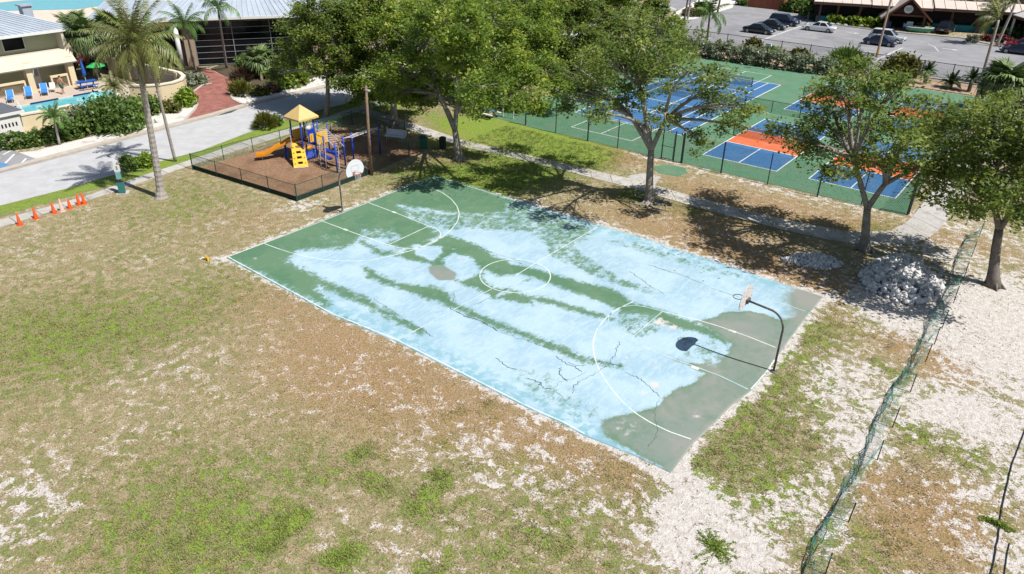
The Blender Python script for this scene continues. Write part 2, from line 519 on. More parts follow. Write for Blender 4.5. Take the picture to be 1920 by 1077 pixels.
def ground_material(name, use_zone=True, base=(.1, .3, .3)):
    m = bpy.data.materials.new(name)
    m.use_nodes = True
    nt = m.node_tree
    L = nt.links.new
    b = nt.nodes['Principled BSDF']
    b.inputs['Roughness'].default_value = 0.95
    b.inputs['Specular IOR Level'].default_value = 0.1
    tc = nnode(nt, 'ShaderNodeTexCoord')
    def noise(sc, det=4, ro=.6, dist=0.0):
        n = nnode(nt, 'ShaderNodeTexNoise')
        n.inputs['Scale'].default_value = sc
        n.inputs['Detail'].default_value = det
        n.inputs['Roughness'].default_value = ro
        n.inputs['Distortion'].default_value = dist
        L(tc.outputs['Object'], n.inputs['Vector'])
        r = nnode(nt, 'ShaderNodeMapRange')
        r.inputs['From Min'].default_value = .27; r.inputs['From Max'].default_value = .73
        L(n.outputs['Fac'], r.inputs['Value'])
        return r.outputs[0]
    def mth(op, a, c):
        n = nnode(nt, 'ShaderNodeMath', operation=op)
        for i, q in enumerate((a, c)):
            if isinstance(q, (int, float)):
                n.inputs[i].default_value = q
            else:
                L(q, n.inputs[i])
        return n.outputs[0]
    def rng(v, a, c, lo=0.0, hi=1.0):
        n = nnode(nt, 'ShaderNodeMapRange', interpolation_type='SMOOTHSTEP')
        n.inputs['From Min'].default_value = a; n.inputs['From Max'].default_value = c
        n.inputs['To Min'].default_value = lo; n.inputs['To Max'].default_value = hi
        L(v, n.inputs['Value'])
        return n.outputs[0]
    def mix(f, a, c):
        n = nnode(nt, 'ShaderNodeMix', data_type='RGBA')
        L(f, n.inputs[0])
        for i, q in ((6, a), (7, c)):
            if isinstance(q, tuple):
                n.inputs[i].default_value = (*q, 1)
            else:
                L(q, n.inputs[i])
        return n.outputs[2]
    if use_zone:
        at = nnode(nt, 'ShaderNodeAttribute', attribute_name='zone')
        sp = nnode(nt, 'ShaderNodeSeparateColor')
        L(at.outputs['Color'], sp.inputs[0])
        zs, zg, zr = sp.outputs
    else:
        vs_ = []
        for q in base:
            v = nnode(nt, 'ShaderNodeValue'); v.outputs[0].default_value = q; vs_.append(v.outputs[0])
        zs, zg, zr = vs_
    big, mid, sml, fine, grit = noise(.22), noise(1.0, 3, .6, .4), noise(4.0, 4, .65, .5), noise(14, 4, .7), noise(50, 3, .8)
    clump = rng(noise(2.1, 3, .6, .6), .3, .7)
    # straw / olive base
    d_ = lambda q, k: mth('MULTIPLY', mth('SUBTRACT', q, .5), k)
    plus = lambda *q: q[0] if len(q) == 1 else mth('ADD', q[0], plus(*q[1:]))
    straw = mix(rng(mid, .2, .8), (.300, .240, .145), (.395, .328, .215))
    olive = mix(rng(sml, .2, .8), (.225, .215, .105), (.285, .260, .140))
    g1 = plus(zg, d_(big, .4), d_(mid, .5), d_(clump, .65), d_(sml, .8), d_(fine, .8))
    c = mix(rng(g1, .10, .62), straw, olive)
    c = mix(rng(g1, .55, 1.0), c, (.150, .190, .060))
    c = mix(rng(g1, .85, 1.2), c, (.190, .275, .045))
    r1 = plus(zr, d_(mid, .7), d_(sml, 1.2), d_(fine, .8))
    c = mix(rng(r1, .15, 1.1, 0, .80), c, (.320, .205, .112))
    s1 = plus(zs, mth('MULTIPLY', zg, -.62), .13, d_(big, .3), d_(mid, .6), d_(clump, -.75), d_(sml, .85), d_(fine, 1.0), d_(grit, .4))
    sandc = mix(rng(sml, .2, .8), (.47, .43, .40), (.59, .56, .535))
    c = mix(rng(s1, .40, .88), c, sandc)
    # blade-scale contrast
    vg = rng(fine, .15, .85, .62, 1.34)
    vg2 = rng(grit, .15, .85, .66, 1.30)
    vv = mth('MULTIPLY', vg, vg2)
    sm = rng(s1, .5, .85, 0, .72)
    one = plus(vv, mth('MULTIPLY', mth('SUBTRACT', 1.0, vv), sm))
    sc = nnode(nt, 'ShaderNodeVectorMath', operation='SCALE')
    L(c, sc.inputs[0]); L(one, sc.inputs['Scale'])
    L(sc.outputs[0], b.inputs['Base Color'])
    bp = nnode(nt, 'ShaderNodeBump')
    bp.inputs['Strength'].default_value = 0.5
    bp.inputs['Distance'].default_value = 0.08
    L(mth('ADD', fine, mth('MULTIPLY', sml, 1.5)), bp.inputs['Height'])
    L(bp.outputs[0], b.inputs['Normal'])
    return m

def grid_sheet(name, x0, x1, y0, y1, step, z, m):
    nx, ny = int(round((x1 - x0) / step)) + 1, int(round((y1 - y0) / step)) + 1
    xs, ys = np.linspace(x0, x1, nx), np.linspace(y0, y1, ny)
    X, Y = np.meshgrid(xs, ys)
    V = np.stack([X, Y, np.full(X.shape, z)], -1).reshape(-1, 3)
    i = (np.arange(ny - 1)[:, None] * nx + np.arange(nx - 1)[None]).ravel()
    F = np.stack([i, i + 1, i + 1 + nx, i + nx], 1)
    return grid_mesh(name, V, F, m), X, Y

def grid_mesh(name, V, F, m):
    me = bpy.data.meshes.new(name)
    me.vertices.add(len(V)); me.vertices.foreach_set('co', V.astype(np.float32).ravel())
    me.loops.add(F.size); me.loops.foreach_set('vertex_index', F.astype(np.int32).ravel())
    me.polygons.add(len(F)); me.polygons.foreach_set('loop_start', (np.arange(len(F)) * F.shape[1]).astype(np.int32))
    me.update(calc_edges=True)
    me.materials.append(m)
    return mesh_obj(name, me)

def set_zone(o, Z, name='zone'):
    a = o.data.attributes.new(name, 'FLOAT_COLOR', 'POINT')
    c = np.ones((Z.reshape(-1, 3).shape[0], 4), np.float32)
    c[:, :3] = Z.reshape(-1, 3)
    a.data.foreach_set('color', c.ravel())

far = MB().sheet([(-500, -400), (500, -400), (500, 700), (-500, 700)], -0.06).build('ground', ground_material('far_ground', False, (.2, .3, .3)))
struct(far)
lawn, LX, LY = grid_sheet('lawn', -34.0, 45.0, -40.0, 24.0, 0.2, 0.0, ground_material('lawn_turf'))
struct(lawn)
set_zone(lawn, zones(LX, LY))

# short, tussocky grass standing in the turf of the near field
def grass_tufts():
    n = 230000
    # scatter thins with distance from the drone
    x = RNG.uniform(-28.5, 32, n); y = RNG.uniform(-30, 22, n)
    cx, cy = cam.location.x, cam.location.y
    d = np.hypot(x - cx, y - cy)
    keep = RNG.uniform(0, 1, n) < np.clip(26.0 / d, 0, 1) ** 1.3
    # in view only
    M = np.array(cam_rot)
    rel = np.stack([x - cx, y - cy, np.full(n, -cam.location.z)], 1)
    a = rel @ M[:, 0]; b_ = rel @ M[:, 1]; z = -(rel @ M[:, 2])
    keep &= (z > 1) & (np.abs(a / z) < .76) & (b_ / z > -.45)
    keep &= ~inside(x, y, SLAB)
    keep &= ~((x > -28.6) & (x < -17.8) & (y > -1.8))
    x, y = x[keep], y[keep]
    Z = zones(x, y)
    dens = np.clip(1.02 - 1.35 * Z[:, 0] + .25 * Z[:, 1], .03, 1) * np.clip(.30 + .7 * Z[:, 1], 0, 1)
    k = RNG.uniform(0, 1, len(x)) < dens
    x, y, Z = x[k], y[k], Z[k]
    n = len(x)
    B = 3
    h = (.035 + .07 * RNG.random((n, B))) * (0.7 + .6 * Z[:, 1:2])
    ang = RNG.uniform(0, 2 * np.pi, (n, B))
    lean = RNG.uniform(.3, 1.3, (n, B)) * h
    w = RNG.uniform(.010, .020, (n, B))
    ox = x[:, None] + RNG.normal(0, .03, (n, B)); oy = y[:, None] + RNG.normal(0, .03, (n, B))
    px, py = -np.sin(ang), np.cos(ang)
    v0 = np.stack([ox - px * w, oy - py * w, np.full_like(ox, -.004)], -1)
    v1 = np.stack([ox + px * w, oy + py * w, np.full_like(ox, -.004)], -1)
    v2 = np.stack([ox + np.cos(ang) * lean, oy + np.sin(ang) * lean, h], -1)
    T = np.stack([v0, v1, v2], 2).reshape(-1, 3, 3)
    tint = np.clip(.06 + .62 * Z[:, 1] - .35 * Z[:, 2] + RNG.normal(0, .16, n), 0, 1)
    # denser tussocks, mostly where the turf is lush
    k = RNG.random(len(x)) < np.clip(.02 + .20 * Z[:, 1] ** 1.5 + .05 * (x > 10), 0, .3)
    tx, ty, tz = x[k], y[k], Z[k]
    nt_, nb = len(tx), 16
    rad = RNG.uniform(.05, .17, (nt_, 1))
    ox = tx[:, None] + RNG.normal(0, 1, (nt_, nb)) * rad; oy = ty[:, None] + RNG.normal(0, 1, (nt_, nb)) * rad
    ang = RNG.uniform(0, 2 * np.pi, (nt_, nb)); hh = RNG.uniform(.05, .13, (nt_, nb)) * (.7 + .5 * tz[:, 1:2]); ln = hh * RNG.uniform(.4, 1.2, (nt_, nb)); ww = RNG.uniform(.008, .017, (nt_, nb))
    px, py = -np.sin(ang), np.cos(ang)
    T2 = np.stack([np.stack([ox - px * ww, oy - py * ww, np.full_like(ox, -.004)], -1), np.stack([ox + px * ww, oy + py * ww, np.full_like(ox, -.004)], -1), np.stack([ox + np.cos(ang) * ln, oy + np.sin(ang) * ln, hh], -1)], 2).reshape(-1, 3, 3)
    tt = np.clip(.35 + .5 * tz[:, 1] - .3 * tz[:, 2] + RNG.normal(0, .22, nt_), 0, 1)
    T = np.vstack([T, T2])
    tint = np.r_[np.repeat(tint, B), np.repeat(tt, nb)]
    m = leafmat('grass_blade', (.42, .345, .21), (.26, .25, .10), (.185, .26, .05), trans=.3, rough=.7)
    return stuff(tag_stuff(quads_mesh('grass_tufts', T, tint, m), 'short tussocky grass, part straw part green, over the field around the court', 'grass'))

def tag_stuff(o, label, cat):
    o['label'] = label
    o['category'] = cat
    return o

SLAB_B = [(-13.91, -8.75), (-8.03, -8.93), (-4.48, -9.09), (-0.11, -8.74), (6.69, -8.83), (7.84, -8.85), (8.93, -8.75), (10.28, -8.82), (11.28, -8.70), (12.61, -8.58), (13.89, -8.57)]
SLAB_T = [(-14.09, 8.75), (-12.74, 8.66), (-6.59, 8.66), (-0.07, 8.70), (2.86, 8.87), (5.07, 8.66), (6.48, 8.72), (9.84, 8.55), (12.16, 8.46), (13.21, 8.49), (14.02, 8.41)]
SLAB_L = [(-13.91, -8.75), (-13.93, -5.45), (-13.92, -1.89), (-14.01, 2.06), (-14.12, 6.52), (-14.09, 8.75)]
SLAB_R = [(13.89, -8.57), (13.81, -6.54), (13.92, -5.18), (14.00, -3.40), (14.25, -1.84), (14.26, -0.73), (14.21, 1.01), (14.10, 3.10), (14.03, 5.63), (14.02, 8.41)]
SLAB = SLAB_B + SLAB_R[1:-1] + SLAB_T[::-1] + SLAB_L[1:-1][::-1]
grass_tufts()

# ------------------------------------------------------------------ basketball court
def resamp(line, n):
    L = np.array(line, float)
    s = np.r_[0, np.cumsum(np.hypot(*np.diff(L, axis=0).T))]
    t = np.linspace(0, s[-1], n)
    return np.stack([np.interp(t, s, L[:, 0]), np.interp(t, s, L[:, 1])], 1)

nu, nv = 330, 200
CB, CT, CL, CR = resamp(SLAB_B, nu), resamp(SLAB_T, nu), resamp(SLAB_L, nv), resamp(SLAB_R, nv)
U, V_ = np.linspace(0, 1, nu)[None, :, None], np.linspace(0, 1, nv)[:, None, None]
S = (1 - V_) * CB[None] + V_ * CT[None] + (1 - U) * CL[:, None] + U * CR[:, None] - (
    (1 - U) * (1 - V_) * CB[0] + U * (1 - V_) * CB[-1] + (1 - U) * V_ * CT[0] + U * V_ * CT[-1])
CX, CY = S[..., 0], S[..., 1]

GREENS = [  # (outline, edge softness): where the green top coat has survived
    ([(-14.05, -8.83),(-14.29, -8.50),(-14.50, 7.61),(-14.59, 9.29),(-12.84, 9.01),(-6.48, 8.51),(-5.81, 6.57),(-6.88, 4.76),(-8.12, 4.40),(-11.94, 2.95),(-9.97, 2.07),(-8.21, 1.80),(-6.73, 1.28),(-6.41, -0.50),(-7.02, -1.56),(-8.26, -1.75),(-8.42, -0.63),(-9.87, -0.62),(-10.32, -1.61),(-10.12, -2.33),(-7.79, -2.57),(-6.67, -1.91),(-7.34, -3.00),(-9.95, -2.48),(-9.67, -3.76),(-10.86, -4.75),(-11.59, -5.63),(-10.80, -6.83),(-9.42, -6.87),(-7.85, -6.86),(-7.15, -7.75),(-5.34, -8.37),(-5.53, -8.86),(-9.22, -8.78)],.35),
    ([(-9.54, -7.21),(-7.02, -6.96),(-4.56, -6.80),(-2.00, -7.12),(-0.56, -7.16),(0.12, -7.17),(0.21, -7.59),(-0.80, -7.61),(-2.53, -7.55),(-4.82, -7.44),(-7.20, -7.57)],.28),
    ([(-7.42, -4.46),(-6.30, -4.62),(-4.31, -4.65),(-2.63, -3.81),(-1.89, -3.65),(-0.38, -4.29),(1.18, -4.37),(3.98, -4.32),(5.26, -4.18),(7.42, -4.24),(8.95, -3.75),(9.14, -3.92),(7.51, -4.60),(5.35, -4.69),(3.52, -4.76),(1.24, -4.85),(-0.50, -4.81),(-2.09, -4.98),(-3.29, -5.02),(-4.94, -5.25),(-6.06, -5.23)],.25),
    ([(-6.80, -1.56),(-6.36, -0.73),(-6.46, 1.61),(-4.21, 1.62),(-2.93, 1.37),(-2.30, 1.09),(-1.16, 1.23),(0.63, 1.35),(1.38, 1.48),(3.43, 1.73),(4.59, 2.07),(5.60, 1.93),(6.53, 1.53),(7.96, 1.80),(9.14, 1.69),(10.71, 1.75),(11.90, 1.25),(12.27, 0.56),(10.96, 1.09),(8.96, 0.57),(7.72, 0.13),(6.47, 0.30),(5.58, 0.47),(3.91, 0.46),(2.12, 0.42),(0.96, 0.41),(0.62, -1.05),(0.68, -2.71),(-0.77, -2.50),(-1.65, -2.69),(-3.04, -2.09),(-4.62, -1.97),(-5.33, -2.31),(-6.75, -2.52)],.22),
    ([(0.69, -1.97),(2.75, -0.93),(4.65, -0.65),(5.94, -0.47),(6.59, -0.53),(6.25, -0.88),(4.97, -1.13),(3.10, -1.43),(1.82, -1.91)],.22),
    ([(0.68, -2.71),(1.63, -2.35),(2.68, -1.92),(2.29, -1.39),(0.91, -1.42)],.3),
    ([(10.45, 2.76),(10.57, 3.53),(11.49, 4.49),(12.27, 4.72),(13.19, 4.61),(13.88, 6.25),(12.62, 7.41),(12.62, 8.38),(14.02, 8.41),(14.03, 5.63),(14.21, 1.01),(14.25, -1.84),(13.92, -5.18),(13.89, -8.57),(10.98, -8.34),(10.27, -7.71),(10.55, -7.14),(11.15, -6.25),(11.69, -5.23),(11.57, -4.73),(11.63, -3.92),(12.10, -2.79),(12.12, -1.97),(11.46, -1.93),(10.55, -1.80),(11.23, -1.68),(12.13, -0.95),(12.26, 0.04),(12.09, 0.99),(10.78, 1.61),(9.92, 1.94)],.16)]
BLUES = [  # light-blue islands showing inside the green
    ([(-7.03, -0.72),(-6.29, -0.40),(-5.57, 0.11),(-4.94, -0.47),(-4.61, -1.62),(-5.29, -1.66),(-6.22, -1.54)],.2),
    ([(-4.38, -1.08),(-4.32, -0.14),(-3.43, 0.15),(-1.93, -0.59),(-1.59, -1.54),(-1.89, -2.42),(-2.92, -2.23)],.3),
    ([(-1.86, -0.54),(-0.58, -0.70),(0.13, 0.29),(0.96, 0.41),(0.91, -1.42),(-0.04, -1.82),(-1.03, -1.48)],.35),
    ([(-1.43, 1.18),(-0.34, 1.40),(-0.45, 1.05),(-1.23, 0.83)],.2)]
STREAKS = [  # mixed, brushed-looking wear: outline, softness, amount of green
    ([(-11.68, 2.70),(-8.01, 4.27),(-5.81, 6.57),(-6.89, 7.92),(-5.04, 8.50),(-2.56, 5.16),(-6.18, 2.97),(-6.37, 2.29),(-8.38, 1.98),(-10.65, 2.17)],.5,.62),
    ([(-4.93, 8.36),(0.11, 8.42),(0.53, 6.43),(0.36, 4.38),(-2.42, 4.97)],.6,.62),
    ([(-2.17, 5.18),(-0.26, 5.29),(1.71, 4.59),(4.51, 3.49),(7.18, 3.38),(7.13, 2.89),(4.76, 2.52),(2.57, 2.71),(0.04, 3.20)],.35,.55),
    ([(1.27, 7.05),(3.21, 8.17),(6.83, 7.94),(9.99, 8.02),(9.89, 7.53),(6.89, 7.12),(3.52, 7.00)],.35,.4),
    ([(-12.50, -3.42),(-11.41, -2.51),(-10.26, -3.50),(-11.22, -4.30)],.5,.75),([(-11.23, -1.35),(-9.50, 0.10),(-8.38, -0.98),(-9.85, -2.20)],.4,.6),
    ([(-5.57, -8.90),(-3.34, -8.74),(-0.90, -8.92),(-1.12, -9.39),(-3.55, -9.23)],.5,.55),
    ([(5.25, -6.98),(6.17, -6.23),(7.77, -6.47),(9.63, -6.85),(10.53, -7.88),(9.87, -8.42),(8.66, -8.54),(6.90, -8.38)],.5,.30),
    ([(6.43, 0.27),(8.02, 1.23),(8.94, 0.05),(8.61, -1.44),(7.44, -1.18),(6.62, -0.57)],.3,.5),
    ([(9.77, 0.11),(11.36, 0.81),(12.23, 0.35),(12.29, -1.25),(10.79, -1.38)],.4,.35)]
gm = np.zeros(CX.shape)
for poly, s in GREENS:
    gm = np.maximum(gm, soft(CX, CY, poly, s * (2.0 if s > .17 else 1)))
for poly, s in BLUES:
    gm = np.minimum(gm, 1 - soft(CX, CY, poly, s * 1.3))
for poly, s, a in STREAKS:
    k = soft(CX, CY, poly, s)
    gm = gm * (1 - k) + a * k
bare = np.zeros(CX.shape)
for poly, s, a in [([(12.58, 8.50),(14.02, 8.41),(14.03, 5.63),(14.25, 0.89),(14.28, -1.91),(13.89, -8.57),(13.51, -8.59),(13.48, -6.32),(13.91, -2.69),(13.88, 1.02),(13.61, 3.25),(13.47, 5.71),(12.63, 7.12)],1.0,1.0),
                   ([(12.35, -6.40),(13.13, -3.09),(13.85, -5.19),(13.92, -8.45),(12.77, -8.45),(12.00, -7.91)],1.0,.8),
                   ([(10.74, 2.81),(11.53, 4.25),(13.24, 4.46),(13.94, 2.91),(13.12, 1.66),(11.46, 1.80)],.8,.7),
                   ([(12.59, 8.21),(14.02, 8.41),(13.97, 5.98),(12.97, 6.33)],.35,1.0),
                   ([(-4.30, -2.30),(-3.88, -1.62),(-2.56, -1.94),(-2.24, -2.55),(-2.82, -3.11),(-3.81, -2.73)],.18,1.0)]:
    bare = np.maximum(bare, a * soft(CX, CY, poly, s))
bare = np.maximum(bare, .55 * soft(CX, CY, GREENS[-1][0], .5))
pale = np.zeros(CX.shape)
for p, r, a in [((8.59, 0.72),.55,1),((9.27, 0.63),.35,.8),((9.99, -2.69),.5,.5),((9.57, -4.80),.4,.7),((10.78, -4.02),.35,.6),((10.58, -4.96),.35,.6),((8.78, -3.13),.35,.4),((13.54, -5.02),.6,.5),((11.36, -7.42),.5,.7),((11.72, -7.42),.4,.6),((-12.56, -7.69),.3,.7),((-4.79, 0.29),.25,.6),((-3.65, -0.30),.35,.6),((-12.76, -0.48),.2,.6)]:
    pale = np.maximum(pale, a * np.exp(-((CX - p[0]) ** 2 + (CY - p[1]) ** 2) / r ** 2))
edge = np.minimum.reduce([seg_dist(CX, CY, SLAB_B), seg_dist(CX, CY, SLAB_T), seg_dist(CX, CY, SLAB_R)])
deep = np.exp(-(edge / 1.1) ** 2)

def court_material():
    m = bpy.data.materials.new('court_paint')
    m.use_nodes = True
    nt = m.node_tree
    L = nt.links.new
    b = nt.nodes['Principled BSDF']
    b.inputs['Roughness'].default_value = .75
    b.inputs['Specular IOR Level'].default_value = .2
    tc = nnode(nt, 'ShaderNodeTexCoord')
    def noise(sc, det, ro, stretch=None, rot=0.0):
        n = nnode(nt, 'ShaderNodeTexNoise')
        n.inputs['Scale'].default_value = sc; n.inputs['Detail'].default_value = det; n.inputs['Roughness'].default_value = ro
        if stretch:
            mp = nnode(nt, 'ShaderNodeMapping')
            mp.inputs['Scale'].default_value = stretch
            mp.inputs['Rotation'].default_value = (0, 0, rot)
            L(tc.outputs['Object'], mp.inputs[0]); L(mp.outputs[0], n.inputs[0])
        else:
            L(tc.outputs['Object'], n.inputs[0])
        r = nnode(nt, 'ShaderNodeMapRange')
        r.inputs['From Min'].default_value = .25; r.inputs['From Max'].default_value = .75
        L(n.outputs['Fac'], r.inputs['Value'])
        return r.outputs[0]
    def mth(op, a, c):
        n = nnode(nt, 'ShaderNodeMath', operation=op)
        for i, q in enumerate((a, c)):
            if isinstance(q, (int, float)): n.inputs[i].default_value = q
            else: L(q, n.inputs[i])
        return n.outputs[0]
    def rng(v, a, c, lo=0.0, hi=1.0):
        n = nnode(nt, 'ShaderNodeMapRange', interpolation_type='SMOOTHSTEP')
        for k, q in (('From Min', a), ('From Max', c), ('To Min', lo), ('To Max', hi)):
            n.inputs[k].default_value = q
        L(v, n.inputs['Value'])
        return n.outputs[0]
    def mix(f, a, c):
        n = nnode(nt, 'ShaderNodeMix', data_type='RGBA')
        L(f, n.inputs[0])
        for i, q in ((6, a), (7, c)):
            if isinstance(q, tuple): n.inputs[i].default_value = (*q, 1)
            else: L(q, n.inputs[i])
        return n.outputs[2]
    at = nnode(nt, 'ShaderNodeAttribute', attribute_name='wear')
    sp = nnode(nt, 'ShaderNodeSeparateColor')
    L(at.outputs['Color'], sp.inputs[0])
    g, ba, pa = sp.outputs
    at2 = nnode(nt, 'ShaderNodeAttribute', attribute_name='edge')
    brush = noise(1.0, 7, .72, (4.5, 1.3, 1), -.12)
    brush2 = noise(1.0, 5, .7, (16, 4.5, 1), -.12)
    cloud, blot, speck = noise(.35, 5, .6), noise(1.8, 6, .65), noise(26, 4, .75)
    blue = mix(rng(cloud, .35, .65), (.290, .430, .525), (.365, .500, .590))
    blue = mix(rng(brush, .42, .68, 0, .45), blue, (.43, .55, .62))
    blue = mix(mth('MULTIPLY', at2.outputs['Fac'], rng(blot, .35, .6)), blue, (.195, .375, .450))
    green = mix(rng(cloud, .35, .65), (.076, .168, .088), (.098, .188, .102))
    green = mix(rng(blot, .55, .75, 0, .4), green, (.140, .225, .150))
    gray = mix(rng(cloud, .3, .7), (.190, .232, .205), (.240, .248, .228))
    open_ = mth('ADD', .10, mth('MULTIPLY', mth('MULTIPLY', g, mth('SUBTRACT', 1.0, g)), 3.8))
    ge = mth('ADD', g, mth('MULTIPLY', open_, mth('ADD', mth('MULTIPLY', mth('SUBTRACT', blot, .5), 1.0), mth('ADD', mth('MULTIPLY', mth('SUBTRACT', brush, .5), .95), mth('MULTIPLY', mth('SUBTRACT', brush2, .5), .6)))))
    amt = rng(ge, .20, .84, 0, .95)
    dirty = rng(mth('ADD', mth('MULTIPLY', g, .35), mth('MULTIPLY', brush2, .7)), .50, .66, 0, .5)
    c = mix(dirty, blue, (.200, .330, .330))
    c = mix(amt, c, green)
    be = mth('ADD', ba, mth('MULTIPLY', mth('SUBTRACT', blot, .5), .45))
    c = mix(rng(be, .06, .72), c, gray)
    pe = mth('ADD', pa, mth('MULTIPLY', mth('SUBTRACT', blot, .5), 1.2))
    c = mix(rng(pe, .45, .9), c, (.56, .52, .50))
    # small scuffs and sand specks
    c = mix(rng(speck, .86, .97, 0, .35), c, (.42, .45, .42))
    fin = rng(speck, .1, .9, .90, 1.08)
    sc = nnode(nt, 'ShaderNodeVectorMath', operation='SCALE')
    L(c, sc.inputs[0]); L(fin, sc.inputs['Scale'])
    L(sc.outputs[0], b.inputs['Base Color'])
    bp = nnode(nt, 'ShaderNodeBump')
    bp.inputs['Strength'].default_value = .15; bp.inputs['Distance'].default_value = .01
    L(speck, bp.inputs['Height']); L(bp.outputs[0], b.inputs['Normal'])
    return m

i = (np.arange(nv - 1)[:, None] * nu + np.arange(nu - 1)[None]).ravel()
CF = np.stack([i, i + 1, i + 1 + nu, i + nu], 1)
CZ = 0.030
CV = np.stack([CX, CY, np.full(CX.shape, CZ)], -1).reshape(-1, 3)
# rim of the slab, down into the sand
ring = list(range(nu)) + [r * nu + nu - 1 for r in range(1, nv)] + [(nv - 1) * nu + c for c in range(nu - 2, -1, -1)] + [r * nu for r in range(nv - 2, 0, -1)]
low = CV[ring].copy(); low[:, 2] = -.05
n0 = len(CV)
nr = len(ring)
RF = np.array([(ring[(k + 1) % nr], ring[k], n0 + k, n0 + (k + 1) % nr) for k in range(nr)])
court = grid_mesh('basketball_court', np.vstack([CV, low]), np.vstack([CF, RF]), court_material())
struct(court)
W = np.stack([gm, bare, pale], -1).reshape(-1, 3)
set_zone(court, np.vstack([W, W[ring]]), 'wear')
ea = court.data.attributes.new('edge', 'FLOAT', 'POINT')
ea.data.foreach_set('value', np.r_[deep.ravel(), deep.ravel()[ring]].astype(np.float32))

M_LINE = mat('line_paint', (.60, .66, .62), .7, .12, 6, dirt=((.30, .46, .46), .8, 2.2, .5))
M_LINE_OLD = mat('line_paint_worn', (.50, .58, .55), .75, .12, 6, dirt=((.33, .50, .54), .95, 1.3, .42))
HL = 13.95
def arc_pts(cx, r, x_sign, a0, a1, n=28, ry=None):
    return [(cx + x_sign * r * math.cos(a), (ry or r) * math.sin(a)) for a in np.linspace(a0, a1, n)]
court_lines = [
    ('sideline', [(-13.93, -8.64),(-8.15, -8.84),(-4.60, -8.99),(-0.23, -8.63),(6.62, -8.74),(7.78, -8.77),(8.86, -8.64),(10.23, -8.74)], .06, M_LINE),
    ('sideline', [(-12.57, 8.48),(-6.48, 8.51),(0.02, 8.56),(2.94, 8.73),(5.13, 8.53)], .05, M_LINE_OLD),
    ('baseline', [(-13.94, -8.63),(-13.87, -5.50),(-13.82, -1.97),(-13.91, 1.97),(-14.05, 6.44),(-14.03, 7.29)], .06, M_LINE),
    ('baseline', [(14.17, 1.04),(14.24, 0.08),(14.23, -0.71),(14.20, -1.78)], .06, M_LINE),
    ('halfway_line', [(-0.26, -8.57),(0.01, -1.93),(0.05, 0.01)], .05, M_LINE_OLD), ('halfway_line', [(0.05, 0.01),(0.01, 2.20),(0.03, 4.86),(0.04, 8.42)], .05, M_LINE),
    ('centre_circle', [(1.93 * math.cos(a) + .02, 1.95 * math.sin(a)) for a in np.linspace(0, 2 * math.pi, 49)], .055, M_LINE),
    ('key_line', [(-13.78, -2.00),(-10.93, -1.91),(-8.11, -1.76)], .055, M_LINE), ('key_line', [(-13.87, 1.93),(-10.99, 1.88),(-8.16, 1.74)], .055, M_LINE),
    ('free_throw_line', [(-8.11, -1.76),(-8.16, 1.74)], .055, M_LINE),
    ('key_arc', [(-8.11, -1.76),(-7.37, -1.62),(-6.78, -1.32),(-6.41, -0.82),(-6.25, -0.17),(-6.31, 0.54),(-6.60, 1.19),(-7.05, 1.57),(-7.60, 1.78),(-8.16, 1.74)], .055, M_LINE),
    ('three_point_line', [(-13.88, -6.28),(-12.85, -6.21),(-11.67, -6.05),(-10.48, -5.78),(-9.42, -5.38),(-8.62, -4.90),(-7.81, -4.23),(-7.29, -3.49),(-6.85, -2.46),(-6.49, -1.31),(-6.37, -0.08),(-6.42, 1.14),(-6.76, 2.38),(-7.27, 3.45),(-7.97, 4.41),(-8.92, 5.25),(-10.10, 5.97),(-11.42, 6.45),(-12.70, 6.56),(-14.05, 6.44)], .055, M_LINE),
    ('key_line', [(14.09, -1.87),(12.75, -1.71),(11.68, -1.75),(10.53, -1.82),(9.42, -1.80),(8.20, -1.84)], .05, M_LINE_OLD), ('key_line', [(13.84, 2.07),(12.44, 2.17),(10.90, 2.15),(9.88, 2.03),(8.90, 1.82),(8.12, 1.66)], .055, M_LINE),
    ('free_throw_line', [(8.20, -1.84),(8.16, -0.28),(8.15, 1.61)], .05, M_LINE_OLD),
    ('key_arc', [(8.20, -1.84),(7.54, -1.71),(6.98, -1.37),(6.55, -0.96),(6.30, -0.45),(6.16, 0.19),(6.29, 0.70),(6.68, 1.27),(7.31, 1.54),(8.12, 1.66)], .045, M_LINE_OLD),
    ('three_point_line', [(6.50, 1.58),(6.31, 0.72),(6.24, -0.16),(6.31, -1.02),(6.51, -1.94),(6.85, -2.76),(7.25, -3.43),(7.70, -4.01),(8.28, -4.62),(8.95, -5.16),(9.64, -5.63),(10.35, -6.04),(11.10, -6.34),(11.93, -6.50),(12.77, -6.52),(13.64, -6.39)], .055, M_LINE),
    ('three_point_line', [(13.80, 6.32),(12.68, 6.37),(11.65, 6.24)], .04, M_LINE_OLD)]
for nm, pts, w, m in court_lines:
    dense = resamp(pts, max(8, 3 * len(pts))) if nm != 'centre_circle' else pts
    MB().strip(dense, w, CZ + .004).build(nm, m, court)
for q in ((-11.39, 1.89), (-11.69, -1.93), (11.67, 2.15), (11.62, -1.85)):
    MB().strip([(q[0] - .18, q[1]), (q[0] + .18, q[1])], .16, CZ + .0045).build('lane_block', M_LINE, court)

